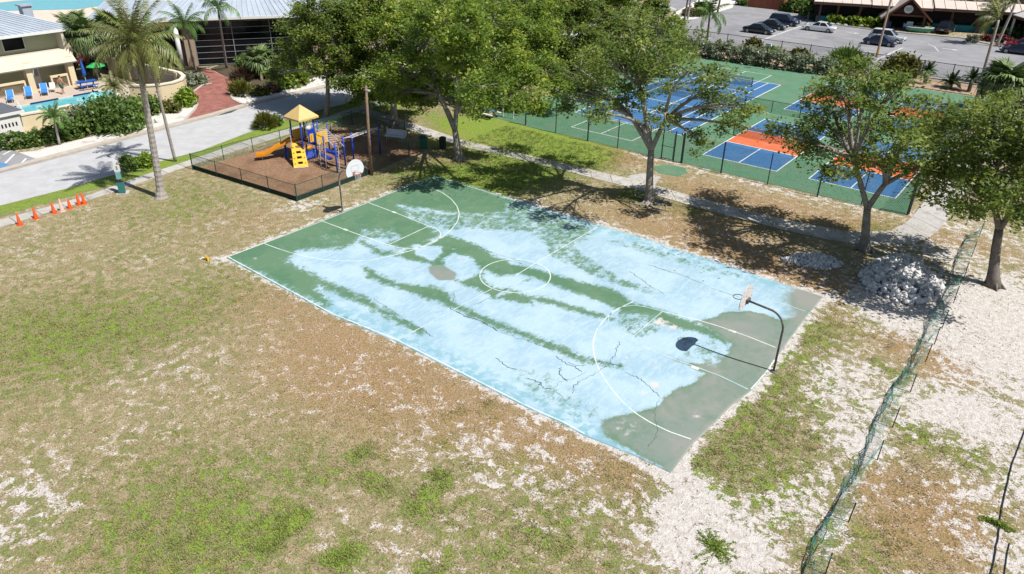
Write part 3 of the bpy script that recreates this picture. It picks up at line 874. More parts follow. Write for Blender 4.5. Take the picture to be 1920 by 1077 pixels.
M_CRACK = mat('open_crack', (.070, .105, .100), .95, .3, 9)
def crack(line, w):
    pts = resamp(line, max(6, int(6 * len(line))))
    pts = pts + RNG.normal(0, .035, pts.shape)
    ww = w * RNG.uniform(.35, 1.5, len(pts)); ww[0] = ww[-1] = .004
    MB().strip(pts, list(ww), CZ + .008).build('crack', M_CRACK, court)
for ln, w in [([(6.24, -5.04),(6.99, -5.25),(7.43, -5.21),(7.89, -5.31)],.035),([(6.99, -5.08),(7.42, -5.11),(7.73, -4.81)],.025),([(6.95, -5.60),(7.17, -6.10),(7.72, -6.31)],.04),([(6.27, -7.24),(6.83, -7.13),(7.26, -7.37),(7.58, -7.16)],.04),
              ([(8.17, -5.95),(8.14, -6.36),(8.42, -6.91)],.022),([(5.04, 5.84),(6.23, 5.82),(7.59, 5.88)],.035),([(7.86, -2.05),(8.26, -3.06),(8.38, -3.63)],.022),([(7.75, -4.30),(8.40, -3.99),(9.11, -3.79)],.03),
              ([(9.32, -4.14),(10.13, -4.15),(10.81, -4.44),(11.39, -4.73)],.026),([(-0.55, -4.91),(-0.05, -4.91),(0.59, -4.99),(1.61, -4.88),(2.90, -5.02)],.05),([(-0.56, -4.50),(-1.02, -3.82),(-1.45, -3.43)],.025),([(-0.84, -7.21),(-0.10, -7.23),(0.95, -7.41)],.03),([(-4.11, 1.51),(-3.26, 1.38),(-2.63, 1.35)],.04),
              ([(4.64, 4.42),(6.21, 3.71),(7.38, 3.31)],.022),([(4.22, -6.85),(5.06, -7.13),(5.50, -6.99)],.03),([(12.53, -7.81),(12.50, -7.20),(12.41, -6.86)],.018),([(10.92, -0.72),(11.40, 1.32),(11.22, 1.92)],.0),([(4.78, -2.09),(5.16, 0.26),(5.43, 1.94)],.0),([(0.31, -4.34),(0.54, -2.53),(0.62, -1.05)],.02),([(2.90, -5.02),(4.40, -4.88),(5.67, -4.71),(6.93, -4.37),(7.75, -4.30)],.018),([(-4.10, -6.64),(-2.39, -6.97),(-0.84, -7.21)],.016),([(8.00, -5.22),(7.83, -6.02),(7.54, -6.46),(7.58, -7.16),(8.44, -7.45)],.014),([(11.39, -4.73),(11.67, -5.66),(12.41, -6.86)],.014),([(7.59, 5.88),(8.91, 5.55),(10.71, 5.54)],.014),([(8.38, -3.63),(8.40, -3.99),(8.42, -4.92),(8.17, -5.95)],.015),([(-2.63, 1.35),(-1.37, 1.50),(0.36, 1.72)],.014)]:
    if w:
        crack(ln, w)

# ================================================================== BUILDINGS
M_CREAM = mat('cream_stucco', (.60, .51, .34), .9, .05, 1.2, .15, 30)
M_PALECREAM = mat('pale_stucco', (.52, .465, .385), .9, .05, 1.2, .1, 30)
M_SAGE = mat('sage_stucco', (.40, .41, .27), .9, .05, 1.2, .1, 30)
M_TAN = mat('tan_stucco', (.33, .25, .18), .9, .06, 1.2, .1, 30)
M_METALROOF = mat('metal_roof', (.34, .385, .45), .5, .10, .8, objvar=.08)
M_SEAM = mat('roof_seam', (.40, .45, .52), .5, .05, 1)
M_TRIM = mat('white_trim', (.62, .62, .61), .6, .04, 2)
M_GLASS = mat('dark_glass', (.006, .007, .009), .12, .1, .4, spec=.25)
M_DARK = mat('dark_interior', (.015, .014, .014), .9, .2, 1)
M_MULL = mat('aluminium_bar', (.30, .30, .31), .5, .05, 3, metal=.4)
M_LATT = mat('lattice_wood', (.46, .36, .24), .8, .1, 3)
M_DECK = mat('pool_deck', (.46, .38, .32), .9, .08, 1.0, .2, 30)
M_WATER = mat('pool_water', (.13, .47, .54), .06, .10, 1.2, .12, 3, spec=.5)
M_TEAL = mat('teal_paint', (.02, .20, .22), .7, .1, 1)
M_BROWN = mat('brown_timber', (.115, .050, .030), .8, .15, 2)
M_RUSTW = mat('orange_brown_board', (.26, .085, .048), .8, .12, 2, objvar=.1)
M_PALEROOF = mat('pale_roof', (.55, .47, .42), .8, .08, .8)
M_GRAYROOF = mat('grey_membrane', (.105, .115, .135), .8, .08, 1)

class Frame:
    """local frame: u along the facade, v outwards, z up"""
    def __init__(s, o, ang):
        s.o = o; s.c = math.cos(ang); s.s = math.sin(ang); s.ang = ang
    def __call__(s, u, v, z=None):
        x = s.o[0] + u * s.c + v * s.s
        y = s.o[1] + u * s.s - v * s.c
        return (x, y) if z is None else (x, y, z)

def fbox(mb, F, u0, v0, z0, u1, v1, z1):
    q = [F(u0, v0), F(u1, v0), F(u1, v1), F(u0, v1)]
    a = sum(q[i][0] * q[(i + 1) % 4][1] - q[(i + 1) % 4][0] * q[i][1] for i in range(4))
    mb.prism(q if a > 0 else q[::-1], z0, z1)
    return mb

def roof_panels(t, F, quad, n, m=M_METALROOF, th=.05, gap=.05):
    """split a roof slope (4 local corners: eave left, eave right, ridge right, ridge left) into standing-seam sheets"""
    el, er, rr, rl = [Vector(F(*q)) for q in quad]
    for k in range(n):
        a, b = k / n, (k + 1) / n
        g = gap / n
        p = [el.lerp(er, a + g * .5), el.lerp(er, b - g * .5), rl.lerp(rr, b - g * .5), rl.lerp(rr, a + g * .5)]
        nrm = (p[1] - p[0]).cross(p[3] - p[0])
        if nrm.length < 1e-6:
            nrm = (p[1] - p[0]).cross(p[2] - p[0])
        nrm.normalize()
        if nrm.z < 0:
            nrm = -nrm
        lo = [q - nrm * th for q in p]
        mb = MB().add(p + lo, [(0, 1, 2, 3), (7, 6, 5, 4), (0, 4, 5, 1), (1, 5, 6, 2), (2, 6, 7, 3), (3, 7, 4, 0)])
        mb.beam(p[1] + nrm * .03, p[2] + nrm * .03, .05, .07, up=nrm)
        mb.build('roof_panel', m, t)

# ---- two storey building at the left edge
FL = Frame((-60.3, 4.6), math.pi / 2 + .02)      # u runs to +y, v outwards to +x
bl = thing('two_storey_building', 'cream and sage two storey building with grey metal roof beside the pool', 'building', (-66, -6, 0))
mb = MB(); fbox(mb, FL, -26, -14, 0, -.3, -1.9, 5.35); mb.build('wall', M_SAGE, bl)
mb = MB(); fbox(mb, FL, -26, -1.9, 3.1, -.0, -.55, 3.45); mb.build('balcony_floor', M_PALECREAM, bl)
# sloping cream canopy band over the arcade
a = [FL(-26, -.6, 3.5), FL(.1, -.6, 3.5), FL(.1, .5, 2.42), FL(-26, .5, 2.42)]
b = [FL(-26, -.6, 3.2), FL(.1, -.6, 3.2), FL(.1, .4, 2.28), FL(-26, .4, 2.28)]
MB().add(a + b, [(0, 1, 2, 3), (7, 6, 5, 4), (0, 4, 5, 1), (1, 5, 6, 2), (2, 6, 7, 3), (3, 7, 4, 0)]).build('canopy', M_PALECREAM, bl)
for u in (-.45, -4.4, -8.4, -12.4, -16.4):
    mb = MB(); fbox(mb, FL, u - .28, -.55, 0, u + .28, .12, 2.9); mb.build('column', M_CREAM, bl)
    if u < -1:
        MB().beam(FL(u + .34, .45, 2.55), FL(u + .34, .05, 1.6), .07, .07).build('downpipe', M_TRIM, bl)
for k, u0 in enumerate((-3.9, -7.9, -11.9, -15.9)):
    w = 3.0 if k else 1.7
    us = u0 if k else -2.55
    mb = MB(); fbox(mb, FL, us, -.30, 1.05, us + w, -.05, 1.25); fbox(mb, FL, us, -.29, 0, us + .16, -.06, 1.05); fbox(mb, FL, us + w - .16, -.29, 0, us + w, -.06, 1.05)
    mb.build('rail_frame', M_CREAM, bl)
    lt = MB()
    n = 14 if k else 8
    for j in range(n):
        x0 = us + .16 + (w - .32) * j / n
        x1 = us + .16 + (w - .32) * (j + 1) / n
        lt.beam(FL(x0, -.15, .05), FL(min(x0 + .9, us + w - .18), -.15, min(1.03, .05 + min(.9, us + w - .18 - x0))), .035, .015)
        lt.beam(FL(x1, -.17, .05), FL(max(x1 - .9, us + .18), -.17, min(1.03, .05 + min(.9, x1 - us - .18))), .035, .015)
    lt.build('lattice_panel', M_LATT, bl)
mb = MB(); fbox(mb, FL, -3.65, -1.88, 0, -2.75, -1.80, 2.1); dr = mb.build('door', M_TRIM, bl)
mb = MB(); fbox(mb, FL, -3.50, -1.80, 1.1, -2.90, -1.785, 1.9); mb.build('door_pane', M_MULL, dr)
for u in (-4.2, -12.0, -18):
    mb = MB(); fbox(mb, FL, u - 1.1, -1.88, 3.75, u + .9, -1.84, 5.0); wf = mb.build('window', M_TRIM, bl)
    mb = MB(); fbox(mb, FL, u - 1.02, -1.845, 3.83, u + .82, -1.825, 4.92); mb.build('pane', M_GLASS, wf)
# hip roof
ev, rg_ = 5.4, 8.3
roof_panels(bl, FL, [(-26, -.5, ev), (1.1, -.5, ev), (-6.9, -8.2, rg_), (-26, -8.2, rg_)], 46)
roof_panels(bl, FL, [(1.1, -.5, ev), (1.1, -15.9, ev), (-6.9, -8.2, rg_), (-6.9, -8.2, rg_)], 24)
mb = MB(); fbox(mb, FL, -26, -.62, ev - .22, 1.2, -.40, ev + .02); fbox(mb, FL, 1.02, -15.9, ev - .22, 1.24, -.63, ev + .02); mb.build('fascia', M_TRIM, bl)
MB().tube([FL(1.12, -.5, ev + .03), FL(-6.9, -8.2, rg_ + .05)], .09, 5).build('hip_cap', M_SEAM, bl)
mb = MB(); fbox(mb, FL, -1.9, -4.6, 6.3, -1.0, -3.7, 7.4); fbox(mb, FL, -2.05, -4.75, 7.4, -.85, -3.55, 7.52); mb.build('roof_vent', M_METALROOF, bl)
mb = MB(); fbox(mb, FL, -.3, -1.9, 0, -.05, -.55, 5.2); mb.build('side_pilaster', M_PALECREAM, bl)

# ---- glass walled hall
CA = math.atan2(12.1, 8.1)
FC = Frame((-58.8, 17.4), CA)
bc = thing('glass_hall', 'hall with dark gridded glass wall and pale blue metal hip roof', 'building', (-60, 24, 0))
mb = MB(); fbox(mb, FC, -4, -14, 0, 16.5, -.35, 5.2); mb.build('wall', M_TAN, bc)
mb = MB(); fbox(mb, FC, -.2, -.34, 0.1, 12.2, -.22, 4.75); mb.build('glass_wall', M_GLASS, bc)
for u in np.linspace(-.2, 12.2, 4):
    mb = MB(); fbox(mb, FC, u - .04, -.22, .1, u + .04, -.12, 4.75); mb.build('mullion', M_MULL, bc)
for z in np.linspace(.1, 4.72, 8):
    mb = MB(); fbox(mb, FC, -.2, -.21, z - .022, 12.2, -.15, z + .022); mb.build('transom', M_MULL, bc)
mb = MB(); fbox(mb, FC, -1.3, -.35, 0, -.25, -.05, 5.1); mb.build('pier', M_TAN, bc)
mb = MB(); fbox(mb, FC, 12.25, -.35, 0, 13.6, -.05, 5.1); mb.build('pier', M_TAN, bc)
mb = MB(); fbox(mb, FC, -4.6, -.34, 0, -1.5, -.25, 3.9); mb.build('entrance_opening', M_DARK, bc)
MB().lathe([(.26, 0), (.26, 4.6)], FC(-1.9, .5, 0), 12).build('column', M_TRIM, bc, smooth=True)
roof_panels(bc, FC, [(-4.2, 1.0, 5.3), (17.5, 1.0, 5.3), (9.8, -7.5, 9.2), (2.5, -7.5, 9.2)], 34)
roof_panels(bc, FC, [(17.5, 1.0, 5.3), (17.5, -16, 5.3), (9.8, -7.5, 9.2), (9.8, -7.5, 9.2)], 18)
mb = MB(); fbox(mb, FC, -4.2, .9, 5.06, 17.6, 1.1, 5.33); mb.build('fascia', M_TRIM, bc)
MB().tube([FC(17.5, 1.0, 5.36), FC(9.8, -7.5, 9.25)], .09, 5).build('hip_cap', M_SEAM, bc)
# lower wing to the left, behind the palms
FD = Frame((-66.5, 13.4), CA - .35)
bd = thing('low_wing', 'low wing with pale striped metal roof behind the cabbage palms', 'building', (-72, 14, 0))
mb = MB(); fbox(mb, FD, -4.2, -9, 0, 5.8, -.6, 4.1); mb.build('wall', M_TAN, bd)
roof_panels(bd, FD, [(-4.5, .5, 4.3), (6.0, .5, 4.3), (6.0, -5.5, 6.0), (-4.5, -5.5, 6.0)], 18)
mb = MB(); fbox(mb, FD, -4.5, .42, 4.08, 6.0, .6, 4.32); mb.build('fascia', M_PALECREAM, bd)
mb = MB(); fbox(mb, FD, -2, -.58, 0, 4.5, -.5, 3.2); mb.build('shaded_opening', M_DARK, bd)

# ---- pool, deck, walls, pavilion
struct(MB().sheet([(-62.5, -20), (-47.5, -20), (-46.7, -6), (-46.3, 4), (-47.5, 8), (-60, 8.6), (-62.5, 5)], .018).build('pool_deck', M_DECK))
struct(MB().sheet([(-55.7, -12), (-51.6, -12), (-51.6, .5), (-52.0, 3.2), (-53.4, 4.9), (-55.2, 5.4), (-55.8, 4.5)], .026).build('pool_water', M_WATER))
cp = MB().kerb([(-55.9, -12), (-55.95, 4.6), (-55.3, 5.6), (-53.3, 5.1), (-51.8, 3.3), (-51.4, .5), (-51.4, -12)], .32, 0, .07)
struct(cp.build('pool_coping', M_PALECREAM))
M_TILE = mat('navy_tile', (.012, .02, .10), .3, .2, 8)
for y0, y1 in ((-6.4, -4.6), (-3.9, -3.2), (-2.0, .5), (1.9, 4.3)):
    struct(MB().box(-55.79, y0, .03, -55.70, y1, .16).build('pool_tile_band', M_TILE))
struct(MB().sheet([(-135, 6), (-104, 10), (-96, 24), (-102, 44), (-135, 42)], -.02).build('beach_terrace', mat('pale_terrace', (.58, .50, .42), .9, .1, .5)))
struct(MB().sheet([(-126, 18), (-116, 19), (-110, 27), (-112, 40), (-126, 40)], .0).build('far_pool_water', M_WATER))
def wall_run(label, line, h, th, m, name='garden_wall', cap=True, posts=()):
    t = thing(name, label, 'wall', (line[0][0], line[0][1], 0))
    MB().kerb(line, th, 0, h).build('wall_body', m, t)
    if cap:
        MB().kerb(line, th + .14, h + .004, h + .14).build('coping', mat('wall_cap', (.64, .59, .48), .9, .04, 1), t)
    for (x, y) in posts:
        MB().box(x - .26, y - .26, 0, x + .26, y + .26, h + .06).build('pier', m, t)
    return t
curve = [(-62.5, 8.9), (-58, 9.3), (-53.5, 9.8), (-50, 10.0), (-48.4, 9.5), (-47.3, 8.6), (-46.8, 7.4), (-46.9, 6.2), (-47.6, 5.1), (-48.8, 4.2)]
pw = wall_run('cream garden wall curving round the end of the pool deck', curve, 1.75, .24, M_CREAM, posts=[(-58.6, 9.2), (-53.6, 9.75), (-50.4, 9.95)])
for (a, b) in (((-58.2, 9.05), (-54.1, 9.5)), ((-53.1, 9.55), (-50.9, 9.75))):
    for j in range(7):
        z = .45 + .17 * j
        MB().beam((a[0], a[1] - .06, z), (b[0], b[1] - .06, z), .03, .09).build('screen_slat', mat('screen_slat', (.38, .33, .30), .7, .1, 2), pw)
w2 = wall_run('straight cream pool wall behind the clipped hedge at the left edge', [(-47.5, -20), (-46.66, -8.04), (-47.00, -5.47), (-46.76, -3.65), (-46.98, -1.96)], 1.45, .26, M_CREAM, posts=[(-46.98, -1.96)])
fp = Frame((-49.2, -5.5), math.pi / 2 + .05)
pv = thing('pool_pavilion', 'low white pool house with flat dark grey roof at the left edge', 'shed', (-50, -9, 0))
mb = MB(); fbox(mb, fp, -9, -.2, 0, -1.0, 3.1, 1.9); mb.build('wall', M_TRIM, pv)
mb = MB(); fbox(mb, fp, -9.2, -.4, 1.905, -.6, 3.3, 2.12); mb.build('roof_edge', M_TRIM, pv)
mb = MB(); fbox(mb, fp, -9.1, -.3, 2.121, -.7, 3.2, 2.17); mb.build('roof', M_GRAYROOF, pv)
for j in range(9):
    mb = MB(); fbox(mb, fp, -3.6 + j * .27, 3.1, 1.0, -3.48 + j * .27, 3.13, 1.3); mb.build('vent_slot', M_DARK, pv)

# ---- restaurant with gabled entrance behind the parking lot
FR_ = Frame((-3.5, 101.6), .33)
br = thing('restaurant', 'low restaurant with wide pale roofs, brown eaves and dark open front behind the parking lot', 'building', (0, 106, 0))
mb = MB(); fbox(mb, FR_, -13, -12, 0, 34, -2.2, 3.1); mb.build('wall', M_DARK, br)
mb = MB(); fbox(mb, FR_, -12.6, -2.2, 0, -3.2, -1.2, .95); fbox(mb, FR_, 4.2, -2.2, 0, 33, -1.6, .85); mb.build('dado', M_TEAL, br)
for u in (-12.2, -9.6, -6.4, 6.5, 10.2, 14, 18, 22):
    mb = MB(); fbox(mb, FR_, u - .15, -1.15, 0, u + .15, -.85, 3.1); mb.build('post', M_BROWN, br)
for (u0, u1, zz) in ((-13.4, -5.0, 3.15), (-4.9, 3.6, 3.1), (3.8, 16.8, 3.2)):
    mb = MB(); fbox(mb, FR_, u0, -.6, zz - .35, u1, -.35, zz + .05); mb.build('fascia', mat('mauve_fascia', (.15, .085, .075), .8, .1, 1), br)
for (q, n) in (([(-13.4, -.3, 3.2), (-5.0, -.3, 3.2), (-5.6, -7, 5.4), (-11.5, -7, 5.4)], 6), ([(-4.9, -.3, 3.15), (3.6, -.3, 3.15), (3.6, -7, 5.0), (-4.9, -7, 5.0)], 6), ([(3.8, -.3, 3.25), (16.8, -.3, 3.25), (16.8, -3.2, 4.1), (3.8, -3.2, 4.1)], 9)):
    roof_panels(br, FR_, q, n, M_PALEROOF, gap=.02)
# front gable
gp = MB()
G0 = [FR_(-3.3, 1.6, 1.75), FR_(0, 1.6, 4.55), FR_(3.3, 1.6, 1.75)]
for s_, nm in ((-1, 'gable_roof'), (1, 'gable_roof')):
    e0, e1 = (s_ * 3.5, 2.1, 1.65), (s_ * 3.5, -4.5, 1.65)
    r0_, r1_ = (0, 2.1, 4.7), (0, -4.5, 4.7)
    pts = [Vector(FR_(*q)) for q in (e0, r0_, r1_, e1)]
    lo = [q - Vector((0, 0, .16)) for q in pts]
    MB().add(pts + lo, [(0, 1, 2, 3), (7, 6, 5, 4), (0, 4, 5, 1), (1, 5, 6, 2), (2, 6, 7, 3), (3, 7, 4, 0)]).build(nm, M_PALEROOF, br)
    MB().beam(FR_(s_ * 3.45, 2.16, 1.60), FR_(0, 2.16, 4.60), .12, .26).build('bargeboard', M_BROWN, br)
mb = MB()
A, B_, C_ = FR_(-2.9, 1.3, 2.1), FR_(2.9, 1.3, 2.1), FR_(0, 1.3, 4.3)
A2, B2, C2 = FR_(-2.9, 1.15, 2.1), FR_(2.9, 1.15, 2.1), FR_(0, 1.15, 4.3)
mb.add([A, B_, C_, A2, B2, C2], [(0, 1, 2), (5, 4, 3), (0, 3, 4, 1), (1, 4, 5, 2), (2, 5, 3, 0)]).build('gable_board', mat('dark_timber', (.035, .018, .014), .9, .2, 1), br)
MB().beam(FR_(-2.9, 1.38, 2.15), FR_(2.9, 1.38, 2.15), .16, .25).build('tie_beam', M_BROWN, br)
for u in (-2.5, 2.5):
    mb = MB(); fbox(mb, FR_, u - .16, 1.2, 0, u + .16, 1.5, 2.1); mb.build('post', M_BROWN, br)
mb = MB(); fbox(mb, FR_, -2.2, -2.15, 0, 2.2, -2.05, 2.6); mb.build('doorway', M_DARK, br)
sg = MB()
ctr = Vector(FR_(0, 1.42, 3.05)); uu = Vector((FR_.c, FR_.s, 0)); 
ring_ = [ctr + uu * (.62 * math.cos(a)) + Vector((0, 0, .58 * math.sin(a))) for a in np.linspace(0, 2 * math.pi, 25)[:-1]]
nv_ = Vector((FR_.s, -FR_.c, 0)) * .06
sg.add([q for q in ring_] + [q + nv_ for q in ring_], [tuple(range(24)), tuple(range(47, 23, -1))] + [(i, (i + 1) % 24, 24 + (i + 1) % 24, 24 + i) for i in range(24)])
sgo = sg.build('round_sign', M_TRIM, br)
for j, (w, dz) in enumerate(((.38, .16), (.46, 0), (.3, -.17))):
    MB().beam(ctr + nv_ * 1.15 - uu * w + Vector((0, 0, dz)), ctr + nv_ * 1.15 + uu * w + Vector((0, 0, dz + .03)), .02, .055).build('sign_stroke', mat('sign_grey_blue', (.16, .22, .30), .7), sgo)
# hexagonal pavilion right
pr = thing('corner_pavilion', 'white roofed open pavilion at the right end of the restaurant', 'pavilion', (15, 105, 0))
cx_, cy_ = 16.2, 106.5
hexp = [(cx_ + 6.4 * math.cos(a), cy_ + 6.4 * math.sin(a)) for a in np.linspace(0, 2 * math.pi, 9)[:-1] + .2]
for k in range(8):
    a, b = hexp[k], hexp[(k + 1) % 8]
    n3 = [(a[0], a[1], 3.1), (b[0], b[1], 3.1), (cx_, cy_, 6.2)]
    lo3 = [(q[0], q[1], q[2] - .12) for q in n3]
    MB().add(n3 + lo3, [(0, 1, 2), (5, 4, 3), (0, 3, 4, 1)]).build('roof_panel', mat('white_roof', (.58, .56, .55), .8, .08, 1), pr)
    MB().beam((a[0], a[1], 3.16), (cx_, cy_, 6.26), .14, .1).build('hip_cap', mat('grey_cap', (.16, .17, .19), .7), pr)
    MB().beam((a[0], a[1], 2.85), (b[0], b[1], 2.85), .12, .3).build('fascia', M_BROWN, pr)
    if k % 2 == 0:
        MB().box(a[0] * .94 + cx_ * .06 - .15, a[1] * .94 + cy_ * .06 - .15, 0, a[0] * .94 + cx_ * .06 + .15, a[1] * .94 + cy_ * .06 + .15, 2.9).build('post', M_TRIM, pr)
MB().lathe([(4.6, 0), (4.6, .9)], (cx_, cy_, 0), 8).build('dado', M_TEAL, pr)
MB().lathe([(4.0, .905), (4.0, 2.9)], (cx_, cy_, 0), 8).build('dark_core', M_DARK, pr)
# teal annex and orange boarded enclosure
FT = Frame((-20.5, 111.0), .3)
ta = thing('teal_annex', 'teal painted flat walled annex left of the restaurant', 'building', (-18, 112, 0))
mb = MB(); fbox(mb, FT, -4.5, -6, 0, 8.5, 0, 3.2); mb.build('wall', M_TEAL, ta)
mb = MB(); fbox(mb, FT, -4.7, -6.2, 3.2, 8.7, .2, 3.4); mb.build('roof', M_GRAYROOF, ta)
mb = MB(); fbox(mb, FT, 1, 0, 0, 2, .05, 2.1); mb.build('door', M_TRIM, ta)
FO = Frame((-30.6, 107.2), .02)
oe = thing('boarded_enclosure', 'orange brown boarded enclosure at the back of the parking lot', 'enclosure', (-27.5, 109, 0))
for j in range(12):
    mb = MB(); fbox(mb, FO, j * .52, -.12, 0, j * .52 + .5, 0, 2.1); mb.build('board', M_RUSTW, oe)
    mb = MB(); fbox(mb, FO, 6.24, -.5 * j - .5, 0, 6.36, -.5 * j - .02, 2.1); mb.build('board', M_RUSTW, oe)
# dry scrub bank behind the restaurant
def scrub_bank():
    n = 9000
    x = RNG.uniform(-2, 40, n); y = RNG.uniform(112, 150, n) + (x * .3)
    P0 = np.stack([x, y, RNG.uniform(.0, 2.6, n) * (.4 + .6 * np.sin(x * .6 + y * .4) ** 2)], 1)
    q = leaf_quads(P0, .75, .5, .25)
    o = quads_mesh('dry_scrub', q, RNG.normal(.4, .25, n), leafmat('dry_scrub_leaf', (.17, .145, .115), (.26, .225, .17), (.13, .14, .06), .1, .8))
    tag_stuff(o, 'grey brown dry scrub on the bank behind the restaurant roofs', 'scrub')
    return stuff(o)
scrub_bank()

# ================================================================== ROADS, PATHS, PADS
M_ROAD = mat('bleached_asphalt', (.43, .435, .45), .9, .10, .8, .25, 40, dirt=((.35, .35, .355), .5, 1.1, .50))
M_WALK = mat('concrete', (.42, .405, .385), .9, .10, 2.5, .2, 30, dirt=((.24, .22, .19), .7, 1.2, .52), objvar=.07)
M_KERB = mat('kerb_concrete', (.42, .38, .33), .9, .12, 2.0, .2, 30)
M_VERGE = mat('white_gravel', (.60, .585, .565), .95, .16, 9.0, .6, 60, dirt=((.33, .27, .20), .8, .9, .55))
M_MULCH = mat('mulch', (.255, .155, .094), .95, .38, 5.0, .9, 30, dirt=((.165, .095, .058), .85, .7, .48))
M_BED = mat('garden_bed', (.085, .062, .042), .95, .35, 5.0, .6, 30, dirt=((.06, .085, .025), .8, .6, .5))
M_PAD = mat('green_acrylic', (.092, .205, .122), .8, .10, .9, .1, 30, dirt=((.125, .20, .135), .8, .45, .48))
M_PADBLUE = mat('blue_acrylic', (.042, .138, .300), .8, .10, 1.2, dirt=((.075, .155, .28), .7, .5, .5))
M_PADORANGE = mat('orange_acrylic', (.58, .135, .055), .8, .10, 1.2, dirt=((.50, .20, .12), .7, .6, .5))
M_WHITE = mat('white_marking', (.62, .65, .64), .7, .10, 5, dirt=((.34, .42, .42), .8, 1.5, .52))
M_LOT = mat('lot_asphalt', (.250, .250, .265), .92, .14, .5, .25, 30, dirt=((.17, .17, .185), .7, .16, .5))
M_STALL = mat('stall_paint', (.50, .50, .50), .8, .15, 6, dirt=((.26, .26, .27), .9, 2.0, .48))
M_BLUEP = mat('blue_marking', (.10, .22, .42), .8, .15, 6)

road_far = [(-37.0, -60.0), (-38.63, -11.08), (-38.88, -8.25), (-39.28, -4.08), (-39.74, 1.58), (-40.12, 7.09), (-40.68, 11.17), (-40.81, 20.43), (-41.17, 27.51), (-42.2, 45.0), (-44.0, 70.0), (-47, 120)]
road_near = [(-30.6, -60.0), (-31.78, -13.68), (-31.60, -9.57), (-32.02, -2.57), (-31.97, 0.78), (-33.38, 6.66), (-34.21, 11.99), (-34.11, 16.91), (-34.9, 30), (-35.6, 45), (-37, 70), (-39.5, 120)]
struct(MB().sheet(road_near + road_far[::-1], .006).build('road', M_ROAD))
gut = MB().kerb([(p[0] - .25, p[1]) for p in road_far], .55, -.05, .07)
struct(gut.build('kerb', M_KERB))
struct(MB().strip([(p[0] + .25, p[1]) for p in road_far], .45, .011).build('gutter', mat('gutter_concrete', (.33, .295, .25), .9, .15, 2)))
# repaired dark seam on the gutter
struct(MB().strip([(-39.61, 7.30), (-39.80, 8.53), (-40.11, 9.57)], [.1, .5, .1], .016).build('asphalt_patch', mat('asphalt_dark', (.06, .06, .065), .9)))

# sidewalk on the near side, laid in slabs
def slab_walk(name, left, right, n, z, m, gap=.02):
    a, b = resamp(left, n + 1), resamp(right, n + 1)
    root = MB().sheet(list(map(tuple, a)) + list(map(tuple, b[::-1])), .004).build(name, mat('walk_joint', (.14, .125, .10), .95, .2, 4))
    struct(root)
    for k in range(n):
        t = gap / max(1e-3, np.hypot(*(a[k + 1] - a[k])))
        q = [a[k] + (a[k + 1] - a[k]) * t, b[k] + (b[k + 1] - b[k]) * t, b[k + 1] - (b[k + 1] - b[k]) * t, a[k + 1] - (a[k + 1] - a[k]) * t]
        if (q[1][0] - q[0][0]) * (q[3][1] - q[0][1]) - (q[1][1] - q[0][1]) * (q[3][0] - q[0][0]) < 0:
            q = [q[3], q[2], q[1], q[0]]
        MB().prism([tuple(p) for p in q], -.04, z + RNG.uniform(-.004, .006)).build('paving_slab', m, root)
    return root
slab_walk('sidewalk', [(-27.6, -40), (-28.08, -15.08), (-28.34, -9.85), (-28.75, -6.37), (-29.46, -1.65), (-29.96, 3.72), (-30.26, 7.55), (-31.0, 16), (-31.6, 24), (-32.2, 45)],
          [(-28.9, -40), (-29.29, -14.62), (-29.18, -9.45), (-29.95, -5.74), (-30.54, -1.00), (-31.49, 4.78), (-31.50, 8.48), (-32.3, 16), (-33.0, 24), (-33.6, 45)], 56, .03, M_WALK)
slab_walk('footpath', [(-30.8, 16.2), (-24, 15.4), (-16.82, 14.95), (-10.21, 15.49), (-1.89, 15.74), (3.22, 15.42), (8.66, 15.56), (13.09, 16.09), (15.62, 18.19), (15.9, 18.0), (17.0, 21), (17.0, 40), (16.4, 60)],
          [(-31.0, 17.6), (-24, 16.9), (-17.93, 16.22), (-11.10, 16.70), (-2.35, 17.31), (2.40, 17.11), (8.06, 17.14), (12.58, 17.87), (14.41, 19.40), (14.97, 21.03), (15.15, 22.5), (15.15, 40), (14.9, 60)], 52, .03, M_WALK)
struct(MB().sheet([(-2.93, 16.39), (-3.09, 17.98), (-2.53, 19.06), (-1.17, 19.17), (-0.57, 16.85), (-1.16, 16.36)], .021).build('path_apron', M_WALK))

# white gravel verges and brick drive beyond the road
struct(MB().sheet([(-38.0, -13), (-38.63, -11.08), (-38.88, -8.25), (-39.28, -4.08), (-39.74, 1.58), (-39.81, 4.03), (-42.53, 6.87), (-44.40, 8.18), (-45.98, 8.87), (-44.69, 6.93), (-44.63, 5.04), (-43.17, 2.21), (-42.07, 0.19), (-41.94, -3.24), (-41.64, -6.09), (-41.66, -7.67), (-42.69, -9.55), (-47, -14)], .012).build('gravel_verge', M_VERGE))
struct(MB().sheet([(-40.63, 10.97), (-40.99, 20.58), (-41.23, 26.78), (-42.0, 34), (-44, 34), (-44.93, 23.15), (-44.19, 18.36), (-44.81, 14.27), (-44.71, 12.12), (-43.73, 11.36), (-42.32, 10.77)], .012).build('gravel_verge', M_VERGE))

